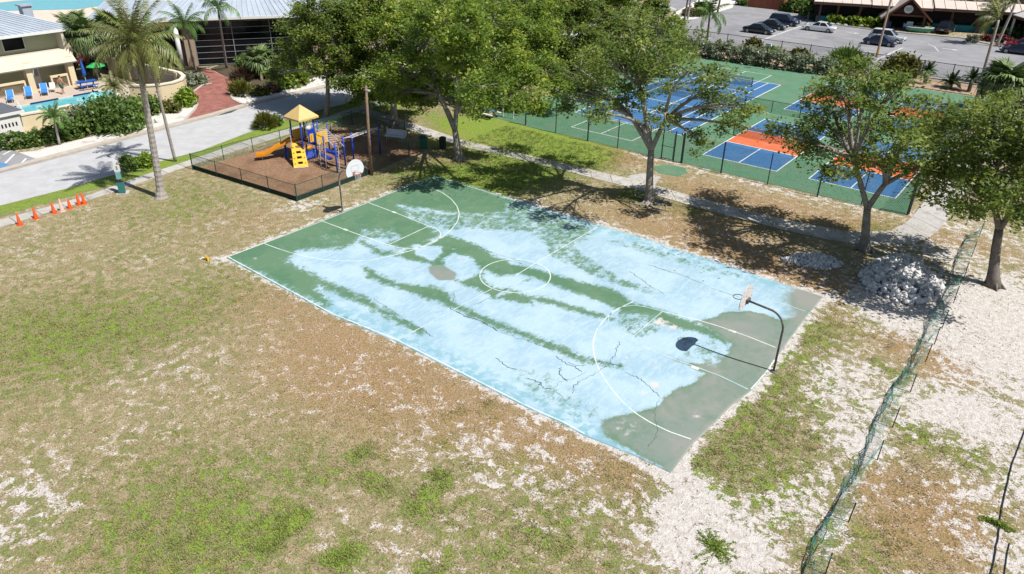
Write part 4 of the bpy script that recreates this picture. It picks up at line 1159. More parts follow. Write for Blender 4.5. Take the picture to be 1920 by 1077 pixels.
def brick_material():
    m = bpy.data.materials.new('red_brick_paving'); m.use_nodes = True
    nt = m.node_tree; b = nt.nodes['Principled BSDF']; b.inputs['Roughness'].default_value = .9
    tc = nnode(nt, 'ShaderNodeTexCoord'); mp = nnode(nt, 'ShaderNodeMapping'); mp.inputs['Rotation'].default_value = (0, 0, .7)
    nt.links.new(tc.outputs['Object'], mp.inputs[0])
    bt = nnode(nt, 'ShaderNodeTexBrick')
    bt.inputs['Color1'].default_value = (.30, .082, .060, 1); bt.inputs['Color2'].default_value = (.21, .055, .045, 1); bt.inputs['Mortar'].default_value = (.30, .20, .17, 1)
    bt.inputs['Scale'].default_value = 3.2; bt.inputs['Mortar Size'].default_value = .025; bt.inputs['Bias'].default_value = .1
    nt.links.new(mp.outputs[0], bt.inputs['Vector'])
    nz = nnode(nt, 'ShaderNodeTexNoise'); nz.inputs['Scale'].default_value = 1.2; nz.inputs['Detail'].default_value = 6
    nt.links.new(tc.outputs['Object'], nz.inputs['Vector'])
    mr = nnode(nt, 'ShaderNodeMapRange'); mr.inputs['From Min'].default_value = .3; mr.inputs['From Max'].default_value = .7; mr.inputs['To Min'].default_value = .75; mr.inputs['To Max'].default_value = 1.3
    nt.links.new(nz.outputs['Fac'], mr.inputs['Value'])
    sc = nnode(nt, 'ShaderNodeVectorMath', operation='SCALE')
    nt.links.new(bt.outputs['Color'], sc.inputs[0]); nt.links.new(mr.outputs[0], sc.inputs['Scale'])
    nt.links.new(sc.outputs[0], b.inputs['Base Color'])
    return m
M_BRICK = brick_material()
struct(MB().sheet([(-39.88, 3.97), (-43.01, 7.17), (-44.53, 8.32), (-48.84, 10.44), (-50.04, 11.70), (-50.67, 13.56), (-54.83, 15.35), (-57.44, 16.51), (-56.78, 17.10), (-50.45, 15.95), (-48.40, 14.65), (-45.72, 12.62), (-43.66, 11.43), (-41.90, 11.13), (-40.56, 11.03), (-40.27, 7.19)], .016).build('brick_drive', M_BRICK))
struct(MB().sheet([(-43.38, 23.20), (-43.44, 25.50), (-46, 30), (-49, 29)], .017).build('brick_drive', M_BRICK))
for ln in ([(-39.88, 3.97), (-42.93, 7.00), (-44.27, 8.05), (-47.09, 9.49)], [(-48.84, 10.44), (-50.71, 12.60), (-50.67, 13.56)], [(-40.48, 10.98), (-41.77, 10.98), (-43.24, 11.26), (-44.43, 11.82), (-45.42, 12.60)]):
    struct(MB().kerb(ln, .22, -.02, .09).build('drive_kerb', M_KERB))
# planting ground behind: dark mulch beds
struct(MB().sheet([(-42, -6.5), (-43, 0), (-45.5, 6), (-48.5, 10.5), (-53, 14.5), (-56, 17), (-80, 17), (-80, 12), (-60, 9), (-50, 8), (-47, 5), (-46, -6)], .009).build('garden_bed', M_BED))
struct(MB().sheet([(-42.9, 13), (-46, 12.9), (-51, 16.2), (-57, 17.5), (-58, 20), (-50, 32), (-43.6, 40), (-43, 34)], .008).build('garden_bed', M_BED))

# disabled bays by the gravel verge at the left edge
struct(MB().sheet([(-39.3, -11.9), (-38.39, -11.17), (-38.66, -9.46), (-38.67, -8.22), (-41.74, -8.41), (-44.62, -8.81), (-46, -13)], .022).build('side_parking', M_LOT))
for a, b in [((-41.76, -9.90), (-41.29, -10.30)), ((-41.87, -8.85), (-40.18, -10.13)), ((-40.16, -8.70), (-38.80, -9.73)), ((-42.96, -8.69), (-42.37, -9.44))]:
    struct(MB().strip([a, b], .16, .030).build('bay_line', M_WHITE))
struct(MB().sheet([(-39.69, -11.39), (-39.36, -10.81), (-38.79, -10.02), (-40.67, -10.24), (-41.26, -10.74)], .027).build('blue_bay', M_BLUEP))

# playground bark
struct(MB().sheet([(-28.3, -1.75), (-17.85, -.75), (-18.1, 6), (-18.6, 12.3), (-24, 12.6), (-28.6, 11.8), (-28.9, 6)], .010).build('bark_surface', M_MULCH))

# pickleball and tennis pad
struct(MB().sheet([(-21.0, 23.2), (-16.7, 22.9), (14.7, 23.1), (14.4, 30), (14.3, 62), (-21.2, 60.5)], .020).build('sports_pad', M_PAD))
struct(MB().sheet([(-2.78, 20.69), (-1.61, 19.68), (-0.24, 20.10), (-0.00, 21.20), (-0.84, 22.18), (-2.13, 21.87)], .014).build('green_apron', M_PAD))
ZP = .024
pad = bpy.data.objects['sports_pad']
MB().sheet([(-15.7, 29.4), (-4.65, 29.4), (-4.65, 53.25), (-15.7, 53.25)], ZP).build('tennis_court', M_PADBLUE, pad)
def rectlines(x0, y0, x1, y1, w, z):
    mb = MB()
    mb.sheet([(x0, y0), (x1, y0), (x1, y0 + w), (x0, y0 + w)], z).sheet([(x0, y1 - w), (x1, y1 - w), (x1, y1), (x0, y1)], z)
    mb.sheet([(x0, y0 + w), (x0 + w, y0 + w), (x0 + w, y1 - w), (x0, y1 - w)], z).sheet([(x1 - w, y0 + w), (x1, y0 + w), (x1, y1 - w), (x1 - w, y1 - w)], z)
    return mb
rectlines(-15.7, 29.4, -4.65, 53.25, .11, ZP + .004).build('court_outline', M_WHITE, pad)
tl = MB()
for x in (-14.3, -6.05):
    tl.strip([(x, 29.52), (x, 53.13)], .1, ZP + .0045)
for y in (34.9, 47.75):
    tl.strip([(-14.24, y), (-6.11, y)], .1, ZP + .0045)
tl.strip([(-10.17, 34.96), (-10.17, 47.69)], .1, ZP + .0045)
tl.build('service_line', M_WHITE, pad)
for y0, y1, nv0, nv1 in ((25.2, 38.6, 29.8, 34.0), (43.6, 57.0, 48.2, 52.4)):
    rectlines(-13.3, y0, -7.1, y1, .09, ZP + .009).build('court_outline', M_WHITE, pad)
    k = MB()
    for y in (nv0, nv1):
        k.strip([(-13.2, y), (-7.2, y)], .09, ZP + .0135)
    k.strip([(-10.2, y0 + .1), (-10.2, nv0 - .06)], .09, ZP + .0135).strip([(-10.2, nv1 + .06), (-10.2, y1 - .1)], .09, ZP + .0135)
    k.build('service_line', M_WHITE, pad)
PICKLE = [(-1.05, 25.85), (7.4, 25.85), (-.95, 43.7), (7.4, 43.7)]
for (x0, y0) in PICKLE:
    x1, y1 = x0 + 6.1, y0 + 13.4
    n0_, n1_ = y0 + 4.57, y0 + 8.83
    MB().sheet([(x0, y0), (x1, y0), (x1, n0_), (x0, n0_)], ZP).sheet([(x0, n1_), (x1, n1_), (x1, y1), (x0, y1)], ZP).build('pickleball_court', M_PADBLUE, pad)
    MB().sheet([(x0, n0_), (x1, n0_), (x1, n1_), (x0, n1_)], ZP).build('kitchen_zone', M_PADORANGE, pad)
    rectlines(x0, y0, x1, y1, .09, ZP + .004).build('court_outline', M_WHITE, pad)
    k = MB()
    for y in (n0_, n1_):
        k.strip([(x0 + .1, y), (x1 - .1, y)], .09, ZP + .0045)
    xm = (x0 + x1) / 2
    k.strip([(xm, y0 + .1), (xm, n0_ - .06)], .09, ZP + .0045).strip([(xm, n1_ + .06), (xm, y1 - .1)], .09, ZP + .0045)
    k.build('service_line', M_WHITE, pad)

# parking lot
struct(MB().sheet([(-40, 69.5), (-22, 68.6), (6, 68.3), (40, 68.0), (40, 92), (14, 93), (8, 97), (5, 99), (-6, 97), (-12, 98), (-19, 104), (-27, 109), (-33, 112), (-60, 126), (-62, 118), (-38, 95), (-33, 82)], .008).build('parking_lot', M_LOT))
struct(MB().kerb([(-40, 69.3), (-22, 68.4), (6, 68.1), (40, 67.8)], .2, -.05, .10).build('lot_kerb', M_KERB))
struct(MB().kerb([(40, 92.2), (14, 93.2), (8, 97.2), (5, 99.2), (-6, 97.2), (-12, 98.2), (-19, 104.2)], .3, -.05, .12).build('lot_kerb', M_KERB))
struct(MB().kerb([(-24, 108), (-32.5, 111.5), (-37, 95), (-32.5, 82.5)], .3, -.05, .12).build('lot_kerb', M_KERB))
lot = bpy.data.objects['parking_lot']
MB().strip([(-16.3, 76.0), (-16.2, 93.0)], .32, .014).build('stall_line', M_STALL, lot)
MB().strip([(-.4, 72.5), (.3, 85.5)], .32, .014).build('stall_line', M_STALL, lot)
for k in range(7):
    y = 75.8 + 2.75 * k
    MB().strip([(-16.0, y), (-10.6, y)], .13, .0145).build('stall_line', M_STALL, lot)
    if k < 6:
        MB().strip([(-21.8, y), (-16.6, y)], .13, .0145).build('stall_line', M_STALL, lot)
    if k < 5:
        MB().strip([(.2, y - 2.2), (5.2, y - 2.2)], .13, .0145).build('stall_line', M_STALL, lot)
        MB().strip([(-6.2, y - 2.2), (-.7, y - 2.2)], .13, .0145).build('stall_line', M_STALL, lot)
for k in range(6):
    MB().strip([(-28 + 2.8 * k, 69.5), (-28 + 2.8 * k, 74.3)], .13, .0145).build('stall_line', M_STALL, lot)
MB().strip([(2.34, 90.79), (3.46, 89.27), (4.63, 85.96)], .18, .0145).build('stall_line', M_STALL, lot)
for q in ((-8.35, 92.61), (5.54, 88.70)):
    MB().add([(q[0] - 1.0, q[1] - .08, .015), (q[0] + .3, q[1] - .08, .015), (q[0] + .3, q[1] + .08, .015), (q[0] - 1.0, q[1] + .08, .015), (q[0] + .3, q[1] - .35, .015), (q[0] + 1.1, q[1], .015), (q[0] + .3, q[1] + .35, .015)], [(0, 1, 2, 3), (4, 5, 6)]).build('arrow_marking', M_WHITE, lot)
struct(MB().sheet([(-20, 62.3), (12.8, 62.5), (16.5, 67.7), (-22, 68.3)], .006).build('hedge_bed', mat('hedge_bed_soil', (.33, .24, .17), .95, .2, 3, .3)))
struct(MB().sheet([(9, 97), (14, 93.4), (40, 92.4), (40, 104), (12, 104)], .010).build('planting_island', M_BED))
struct(MB().sheet([(-19, 104.4), (-12, 98.4), (-6, 97.4), (-5.6, 99.5), (-14, 101.5), (-22, 107)], .010).build('planting_island', M_BED))
# far side of the lot: street and sandy verge
struct(MB().sheet([(-38, 96), (-36.5, 90), (-33, 84), (-31.5, 88), (-32, 104), (-37, 118), (-44, 122)], .010).build('sand_verge', M_VERGE))

# ================================================================== VEGETATION
M_BARK = mat('oak_bark', (.235, .21, .185), .95, .35, 3.0, .9, 12, dirt=((.40, .38, .35), .6, 1.6, .5))
M_BARKD = mat('dark_bark', (.15, .13, .115), .95, .3, 3.0, .8, 14)
M_TWIG = mat('twig', (.26, .235, .21), .95, .25, 4)
L_OAK = leafmat('oak_leaf', (.072, .125, .028), (.215, .285, .056), (.40, .44, .11), .48)
L_OAKB = leafmat('bright_leaf', (.085, .155, .026), (.245, .340, .048), (.44, .49, .085), .48)
L_DARK = leafmat('dark_leaf', (.040, .062, .022), (.068, .095, .030), (.12, .14, .04), .25)
L_SHRUB = leafmat('shrub_leaf', (.060, .115, .026), (.135, .215, .044), (.27, .33, .07), .32)
L_LIME = leafmat('lime_leaf', (.12, .20, .018), (.20, .30, .025), (.30, .36, .04), .3)
L_GRAYG = leafmat('silver_green_leaf', (.15, .185, .115), (.25, .285, .18), (.36, .39, .27), .25)
L_OLIVE = leafmat('olive_yellow_leaf', (.075, .085, .018), (.15, .155, .025), (.28, .25, .035), .25)
L_RED = leafmat('croton_leaf', (.10, .03, .03), (.22, .05, .05), (.16, .14, .03), .2)
L_DUSK = leafmat('purple_brown_leaf', (.050, .030, .028), (.10, .060, .035), (.16, .13, .04), .2)

def bez(p0, p1, p2, n=6):
    a, b, c = Vector(p0), Vector(p1), Vector(p2)
    return [a * (1 - t) ** 2 + b * 2 * t * (1 - t) + c * t * t for t in np.linspace(0, 1, n)]

def oak(label, base, r0, fork, lobes, leaf=L_OAK, bark=M_BARK, dens=1.0, size=.19, group=None, name='oak_tree', lean=None, forks=None, bare=0.0):
    """base (x,y); fork (x,y,z); lobes [(x,y,z,r[,rz])]: each lobe is a limb ending in a cloud of leaf clumps"""
    t = thing(name, label, 'tree', base, 0, group)
    r0 *= .86
    b3 = Vector((base[0], base[1], -.05))
    f3 = Vector(fork)
    mb = MB()
    mid = b3.lerp(f3, .5) + Vector((RNG.normal(0, .12), RNG.normal(0, .12), 0))
    trunk = bez(b3, mid, f3, 7)
    rad = [r0 * (1.55 if i == 0 else 1.12 if i == 1 else 1.0 - .05 * i) for i in range(7)]
    mb.tube(trunk, rad, 10)
    for k in range(5):   # root flare
        a = k * 1.256 + RNG.uniform(-.3, .3)
        mb.tube([b3 + Vector((math.cos(a) * r0 * .7, math.sin(a) * r0 * .7, r0 * 1.1)), b3 + Vector((math.cos(a) * r0 * 2.2, math.sin(a) * r0 * 2.2, .02))], [r0 * .42, r0 * .12], 5)
    clumps, twigs = [], MB()
    for lb in lobes:
        c = Vector(lb[:3]); r = lb[3]; rz = lb[4] if len(lb) > 4 else r * .72
        start = f3
        if forks:
            start = min((Vector(q) for q in forks), key=lambda q: (q - c).length + .4 * (q - f3).length)
        rr = r0 * RNG.uniform(.38, .55)
        m1 = start.lerp(c, .5) + Vector((RNG.normal(0, .35), RNG.normal(0, .35), RNG.uniform(-.2, .7)))
        limb = bez(start, m1, c, 7)
        mb.tube(limb, list(np.linspace(rr, .05, 7)), 7)
        n = int(max(8, 12.0 * r * r * dens))
        d = unit(RNG.normal(size=(n, 3)))
        q = RNG.uniform(.50, 1.08, n)
        ctr = np.array(c) + d * q[:, None] * np.array([r, r, rz])
        clumps.append(ctr)
        for j in range(n):
            if RNG.random() < .55:
                s = limb[int(RNG.integers(2, 7))]
                e = Vector(ctr[j])
                h = s.lerp(e, .55) + Vector((RNG.normal(0, .15), RNG.normal(0, .15), RNG.uniform(0, .3)))
                twigs.tube([s, h, e], [.045, .028, .010], 3, caps=False)
    if forks:
        for q in forks:
            q = Vector(q)
            if (q - f3).length > .3:
                mb.tube(bez(f3, f3.lerp(q, .5) + Vector((0, 0, .15)), q, 6), list(np.linspace(r0 * .62, r0 * .48, 6)), 8)
    mb.build('trunk', bark, t, smooth=True)
    twigs.build('branches', M_TWIG, t, smooth=True)
    ctr = np.vstack(clumps)
    if bare:
        ctr = ctr[RNG.random(len(ctr)) > bare]
    nc = len(ctr)
    per = 64
    sig = RNG.uniform(.16, .36, nc)
    P0 = np.repeat(ctr, per, 0) + RNG.normal(size=(nc * per, 3)) * np.repeat(sig, per)[:, None] * np.array([1.15, 1.15, .72])
    tint = np.repeat(RNG.normal(.42, .20, nc), per) + RNG.normal(0, .16, nc * per)
    P0[:, 2] = np.maximum(P0[:, 2], .3)
    quads_mesh('crown', leaf_quads(P0, size * .62, 1.25), tint, leaf, t)
    return t

def C3(p, r, rz=None):
    return (p[0], p[1], p[2], r) if rz is None else (p[0], p[1], p[2], r, rz)

# --- the three oaks beside the court and the one by the playground
oak('spreading live oak with pale forked trunk on bare roots by the far sideline', (0.58, 14.19), .34, (0.17, 14.40, 3.53),
    [C3((-5.41, 14.60, 6.33), 1.8, 1.1), C3((-1.84, 11.70, 9.26), 2.0), C3((-8.58, 17.50, 7.38), 1.6), C3((-0.15, 12.40, 10.49), 2.1), C3((-0.98, 18.10, 9.93), 1.9), C3((4.43, 9.20, 10.13), 1.8), C3((4.00, 15.00, 8.14), 1.5, 1.0),
     C3((6.34, 13.10, 7.96), 1.05, .7), C3((3.35, 15.40, 6.64), 1.3, .9), C3((-0.37, 13.60, 8.19), 1.9), C3((-1.65, 13.40, 6.84), 1.5, .9), C3((-5.04, 11.20, 6.69), 1.3, .9), C3((-1.81, 17.50, 10.58), 1.5), C3((1.27, 13.40, 6.34), 1.1, .8), C3((2.44, 16.60, 4.09), .7, .8), C3((-1.15, 9.40, 6.74), 1.0, .5), C3((5.05, 15.40, 5.94), .75, .6), C3((-2.19, 14.20, 11.26), 1.5)],
    dens=.50, size=.18, forks=[(-0.59, 14.30, 5.10), (-1.59, 14.20, 5.64), (0.75, 14.80, 5.60), (-1.24, 14.60, 7.54)])
oak('dark trunked oak forking low beside the crushed rock piles', (14.13, 15.80), .33, (13.64, 16.00, 2.48),
    [C3((11.09, 16.00, 9.11), 1.9), C3((13.81, 12.60, 9.77), 1.9), C3((9.71, 17.10, 6.79), 1.6), C3((9.48, 13.60, 6.37), 1.15, .8), C3((11.54, 17.60, 6.22), 1.7), C3((15.10, 11.60, 8.07), 1.8), C3((15.89, 16.20, 5.62), 1.5), C3((11.80, 15.20, 4.79), 1.25, .8),
     C3((9.47, 19.20, 7.77), 1.4), C3((14.08, 12.40, 6.23), 1.3), C3((14.72, 17.00, 7.91), 1.6), C3((10.95, 12.80, 6.02), 1.0, .7), C3((7.40, 17.10, 5.68), .8, .6), C3((12.23, 14.80, 10.22), 1.3)],
    dens=.62, size=.18, forks=[(12.90, 16.00, 3.85), (14.20, 16.10, 4.15), (12.23, 16.00, 5.16)])
oak('round crowned oak standing behind the drooping net near the right edge', (20.88, 15.65), .34, (20.22, 15.80, 3.16),
    [C3((17.40, 15.80, 7.96), 1.9), C3((19.15, 12.60, 9.17), 2.2), C3((17.15, 16.90, 5.87), 1.6), C3((19.37, 12.60, 7.12), 2.0), C3((20.47, 18.20, 6.43), 2.3), C3((19.43, 10.60, 6.17), 1.4, .9), C3((21.00, 15.60, 4.81), 1.7), C3((17.31, 14.80, 5.29), 1.3, .9), C3((16.05, 18.80, 6.69), 1.2), C3((20.63, 13.60, 9.24), 2.2), C3((18.20, 15.60, 3.84), .9, .6), C3((22.27, 11.20, 6.68), 2.0), C3((17.68, 18.50, 8.57), 1.5)],
    dens=.78, size=.18, forks=[(19.60, 15.70, 4.40), (20.53, 15.90, 4.29)], bark=M_BARKD)
oak('grey trunked oak with a split left limb at the playground corner', (-14.92, 12.29), .36, (-15.36, 12.30, 2.27),
    [C3((-20.10, 10.50, 4.78), 1.5, 1.0), C3((-20.31, 14.50, 4.51), 1.9), C3((-24.04, 12.50, 4.71), 1.7), C3((-12.32, 9.50, 8.47), 1.7), C3((-18.06, 12.40, 8.58), 2.3), C3((-11.54, 9.20, 10.32), 2.4), C3((-12.57, 14.10, 8.11), 2.1), C3((-17.80, 9.80, 6.91), 1.9), C3((-17.49, 14.00, 5.87), 2.0), C3((-8.46, 7.40, 7.52), 1.6), C3((-10.52, 14.00, 6.54), 1.6), C3((-8.05, 12.30, 5.78), 1.2, .8), C3((-20.28, 13.80, 3.58), 1.3, .8), C3((-14.56, 11.00, 11.14), 2.2), C3((-13.00, 14.00, 10.27), 2.0), C3((-11.03, 9.60, 5.61), 1.2, .8), C3((-22.73, 15.10, 8.26), 1.8), C3((-7.58, 9.30, 6.28), .9, .6)],
    leaf=L_OAKB, dens=.92, size=.19, forks=[(-16.03, 12.20, 3.81), (-15.35, 12.60, 4.46), (-16.86, 12.20, 4.88)])
# --- the grove behind the playground
oak('thick trunked oak behind the white bench', (-25.12, 15.23), .40, (-25.08, 15.30, 2.70),
    [C3((-28.71, 15.00, 2.24), 1.5, .9), C3((-29.17, 18.00, 2.22), 1.9), C3((-26.29, 18.50, 1.64), 1.5, .9), C3((-34.37, 17.50, 2.97), 1.8), C3((-27.99, 16.40, 7.04), 2.5), C3((-24.62, 17.00, 8.44), 2.6), C3((-30.89, 16.00, 4.91), 2.0), C3((-25.16, 15.40, 5.14), 2.0), C3((-30.13, 17.60, 8.65), 2.5), C3((-21.63, 16.00, 6.40), 1.9), C3((-30.25, 15.80, 2.69), 1.2, .8), C3((-24.35, 17.00, 3.41), 1.4, .9), C3((-28.52, 19.00, 9.33), 2.4), C3((-33.22, 17.00, 6.79), 2.1)],
    leaf=L_OAKB, dens=.95, size=.21, forks=[(-27.12, 16.50, 3.53), (-25.07, 16.80, 4.02)])
oak('slender oak leaning over the street beside the climbing frame', (-31.9, 13.2), .26, (-31.60, 13.60, 3.81),
    [C3((-33.89, 13.60, 6.47), 2.2), C3((-30.68, 14.00, 7.25), 2.2), C3((-36.11, 13.00, 4.65), 1.6), C3((-31.10, 12.60, 5.05), 1.5, .9), C3((-29.22, 14.00, 5.45), 1.7), C3((-33.43, 15.00, 8.59), 2.3), C3((-37.13, 15.40, 7.47), 1.8), C3((-30.34, 16.00, 9.02), 2.2), C3((-38.81, 13.40, 2.75), 1.0, .6), C3((-28.98, 13.00, 3.85), 1.1, .7)],
    leaf=L_OAK, dens=.95, size=.21, forks=[(-32.31, 13.50, 4.41), (-30.81, 13.80, 4.90)])
oak('bushy oak in the middle of the grove behind the grey trunked oak', (-24.5, 25.5), .34, (-27.23, 25.50, 3.06),
    [C3((-27.55, 25.00, 4.74), 2.8), C3((-24.39, 26.00, 5.98), 2.8), C3((-31.52, 25.50, 5.42), 2.8), C3((-27.90, 27.00, 7.38), 3.0), C3((-21.34, 25.00, 4.38), 2.2), C3((-33.07, 28.00, 7.48), 2.8), C3((-24.75, 28.00, 8.08), 2.8), C3((-28.47, 24.40, 2.70), 1.7)],
    leaf=L_OAK, dens=.75, size=.23)
oak('yellowish oak over the west end of the tennis fence', (-23.0, 28.6), .30, (-21.78, 28.60, 1.98),
    [C3((-21.64, 28.60, 4.26), 2.4), C3((-18.37, 28.00, 3.60), 2.1), C3((-23.41, 28.00, 2.34), 1.9), C3((-21.17, 30.00, 6.08), 2.4), C3((-16.40, 27.40, 2.56), 1.3, .9), C3((-23.72, 30.00, 5.77), 2.2), C3((-22.77, 26.00, 0.78), 1.3, .7), C3((-20.19, 26.40, 0.89), 1.2, .6)],
    leaf=L_OAKB, dens=.85, size=.23)
oak('mid green oak covering the corner of the tennis courts', (-22.6, 38.0), .30, (-22.72, 38.00, 2.01),
    [C3((-23.46, 38.00, 2.84), 2.6), C3((-19.43, 37.00, 2.48), 2.2), C3((-21.85, 39.00, 4.27), 2.5), C3((-25.17, 37.00, 2.76), 2.1), C3((-16.51, 36.00, 1.76), 1.5, 1), C3((-21.30, 36.00, 1.02), 1.7, 1), C3((-27.06, 40.00, 4.61), 2.2)],
    leaf=L_OAK, dens=.85, size=.24)
oak('tall dark feathery tree with several bare stems at the top of the grove', (-22.8, 56.5), .36, (-36.84, 56.50, 0.69),
    [C3((-39.79, 56.50, 3.45), 3.0), C3((-34.98, 57.00, 4.22), 3.2), C3((-43.01, 56.00, 2.12), 2.6), C3((-31.62, 57.00, 3.58), 2.6), C3((-38.30, 58.00, 5.13), 3.6), C3((-43.21, 58.00, 4.33), 3.2), C3((-34.29, 59.00, 5.41), 3.2), C3((-35.98, 55.50, 2.61), 2.0, .9)],
    leaf=L_DARK, bark=M_BARK, dens=.7, size=.26, forks=[(-37.92, 56.50, 1.25), (-36.09, 56.60, 1.59), (-34.87, 56.80, 1.91)])
oak('wide pale green oak overhanging the tennis court from its west side', (-22.2, 50.0), .32, (-22.93, 50.00, 1.72),
    [C3((-24.12, 50.00, 2.79), 2.5), C3((-19.97, 49.00, 2.55), 2.4), C3((-17.58, 50.00, 3.59), 2.0), C3((-26.97, 52.00, 4.34), 2.6), C3((-22.61, 52.00, 4.81), 2.5), C3((-16.90, 48.50, 1.87), 2.0), C3((-21.64, 48.00, 0.69), 1.8), C3((-14.65, 49.00, 2.67), 1.3, .9), C3((-24.88, 48.50, 1.07), 1.7)],
    leaf=L_OAK, dens=.72, size=.25)
oak('small bright lime topped tree beside the parking lot fence', (-21.8, 62.5), .22, (-23.48, 62.50, 1.52),
    [C3((-22.73, 62.50, 2.80), 1.9, 1.4), C3((-24.44, 62.00, 2.00), 1.7), C3((-24.51, 61.00, 0.59), 1.7), C3((-21.48, 61.50, 1.76), 1.4)],
    leaf=L_LIME, dens=.8, size=.24)
oak('young round topped tree on the street side of the lot', (-37.5, 88.0), .18, (-39.11, 88.00, -0.15),
    [C3((-39.44, 88.00, 0.91), 2.3), C3((-39.83, 87.00, 0.39), 1.8), C3((-38.04, 88.00, 0.80), 1.8), C3((-39.49, 89.00, 1.81), 2.2)], leaf=L_OAK, dens=.7, size=.28)
for k, (x, y) in enumerate([(-27.5, 37), (-28.5, 47), (-30, 60)]):
    h = 7.0 + .4 * k
    oak(['bushy oak deep in the grove, second row from the street', 'broad oak at the back of the grove near the street', 'far oak of the grove where street and parking lot meet'][k], (x, y), .3, (x + .1, y, 3.2),
        [(x, y, h, 2.9), (x + 2, y - 1, h - 1, 2.4), (x - 2, y + .6, h - 1.2, 2.4), (x + .4, y + 2, h - .6, 2.6), (x + 1.6, y - 2.2, h - 1.8, 1.9), (x - .6, y - 2, h - 1.2, 2.2)], leaf=[L_OAKB, L_OAK, L_OAKB][k], dens=.62, size=.26)

# ---------------------------------------------------------------- palms
def frond_mesh(name, length, droop, n=26, width=.55, hang=.55, curl=0.0, m=None, seed=0):
    """arching feather frond along +x, leaflets both sides hanging in a V"""
    rg = np.random.default_rng(seed)
    mb = MB()
    pts = []
    for t in np.linspace(0, 1, 9):
        a = .75 - droop * 1.9 * t
        pts.append((t, a))
    xy = [(0, 0)]
    for i in range(8):
        a = pts[i][1]
        xy.append((xy[-1][0] + math.cos(a) * length / 8, xy[-1][1] + math.sin(a) * length / 8))
    P_ = [Vector((q[0], curl * (i / 8) ** 2 * length, q[1])) for i, q in enumerate(xy)]
    mb.tube(P_, list(np.linspace(.035, .008, 9)), 3, caps=False)
    for i in range(n):
        t = .12 + .88 * (i + .5) / n
        f = t * 8
        k = min(int(f), 7)
        p = P_[k].lerp(P_[k + 1], f - k)
        d = (P_[k + 1] - P_[k]).normalized()
        wl_ = width * (math.sin(math.pi * (t * .82 + .14)) ** .6) * rg.uniform(.85, 1.15)
        for sd in (-1, 1):
            side = Vector((0, sd, 0))
            tip = p + d * wl_ * .55 + side * wl_ * (1 - hang * .5) + Vector((0, 0, -wl_ * hang * rg.uniform(.6, 1.3)))
            w = d * .030
            midp = p.lerp(tip, .5) + Vector((0, 0, wl_ * .10))
            mb.add([p - w * .5, p + w * .5, midp + w, midp - w], [(0, 1, 2, 3)])
            mb.add([midp - w, midp + w, tip], [(0, 1, 2)])
    me = bpy.data.meshes.new(name)
    me.from_pydata([tuple(q) for q in mb.v], [], mb.f)
    me.materials.append(m)
    return me

def fan_mesh(name, stem, rad, m, droop=.3, n=22, seed=0):
    rg = np.random.default_rng(seed)
    mb = MB()
    end = Vector((stem * .93, 0, stem * .28))
    mb.tube([(0, 0, 0), (stem * .5, 0, stem * .22), end], [.03, .024, .016], 3, caps=False)
    for i in range(n):
        a = -2.35 + 4.7 * i / (n - 1)
        L_ = rad * (1 - .22 * abs(a) / 2.35) * rg.uniform(.9, 1.08)
        u = Vector((math.cos(a), math.sin(a), .12 - .15 * abs(a)))
        v = Vector((-math.sin(a), math.cos(a), 0)) * (rad * .075)
        p1 = end + u * L_ * .55
        p2 = end + u * L_ + Vector((0, 0, -droop * L_ * rg.uniform(.5, 1.3)))
        mb.add([end, p1 - v, p2, p1 + v], [(0, 1, 2, 3)])
    me = bpy.data.meshes.new(name)
    me.from_pydata([tuple(q) for q in mb.v], [], mb.f)
    me.materials.append(m)
    return me

M_FROND = mat('palm_frond', (.140, .155, .040), .5, .40, 1.5, spec=.5, objvar=.42)
M_FRONDG = mat('green_frond', (.075, .155, .030), .5, .3, 1.2, spec=.5, objvar=.25)
M_FRONDD = mat('dry_frond', (.26, .18, .085), .8, .3, 1.2, objvar=.2)
M_FAN = mat('fan_frond', (.115, .165, .052), .5, .28, 1.5, spec=.5, objvar=.3)
M_CYCAD = mat('cycad_frond', (.036, .072, .020), .45, .3, 1.5, spec=.5, objvar=.25)
M_PTRUNK = mat('palm_trunk', (.31, .285, .265), .95, .25, 5, .5, 20)
M_PTRUNKB = mat('brown_palm_trunk', (.20, .15, .11), .95, .3, 5, .6, 20)
M_CROWNSHAFT = mat('crownshaft', (.16, .22, .06), .5, .15, 2)

FR = {}
for k, dr in enumerate((.35, .62, .9, 1.15)):
    FR['a', k] = frond_mesh('frond_arch', 3.3, dr, 30, .62, .55 + .2 * k, m=M_FROND, seed=k)
    FR['g', k] = frond_mesh('frond_green', 2.2, dr, 24, .50, .6 + .15 * k, m=M_FRONDG, seed=10 + k)
    FR['c', k] = frond_mesh('frond_short', 1.25, .25 + .25 * k, 20, .26, .35, m=M_CYCAD, seed=20 + k)
    FR['s', k] = frond_mesh('frond_small', 1.45, .3 + .3 * k, 20, .36, .55, m=M_FRONDG, seed=30 + k)
    FR['f', k] = fan_mesh('frond_fan', 1.0, .95, M_FAN, .2 + .25 * k, seed=40 + k)
    FR['b', k] = frond_mesh('frond_bushy', 2.0, .45 + .25 * k, 22, .48, .6, m=M_FROND, seed=50 + k)
FR['d', 0] = frond_mesh('frond_dry', 2.0, 1.35, 18, .35, 1.1, m=M_FRONDD, seed=60)

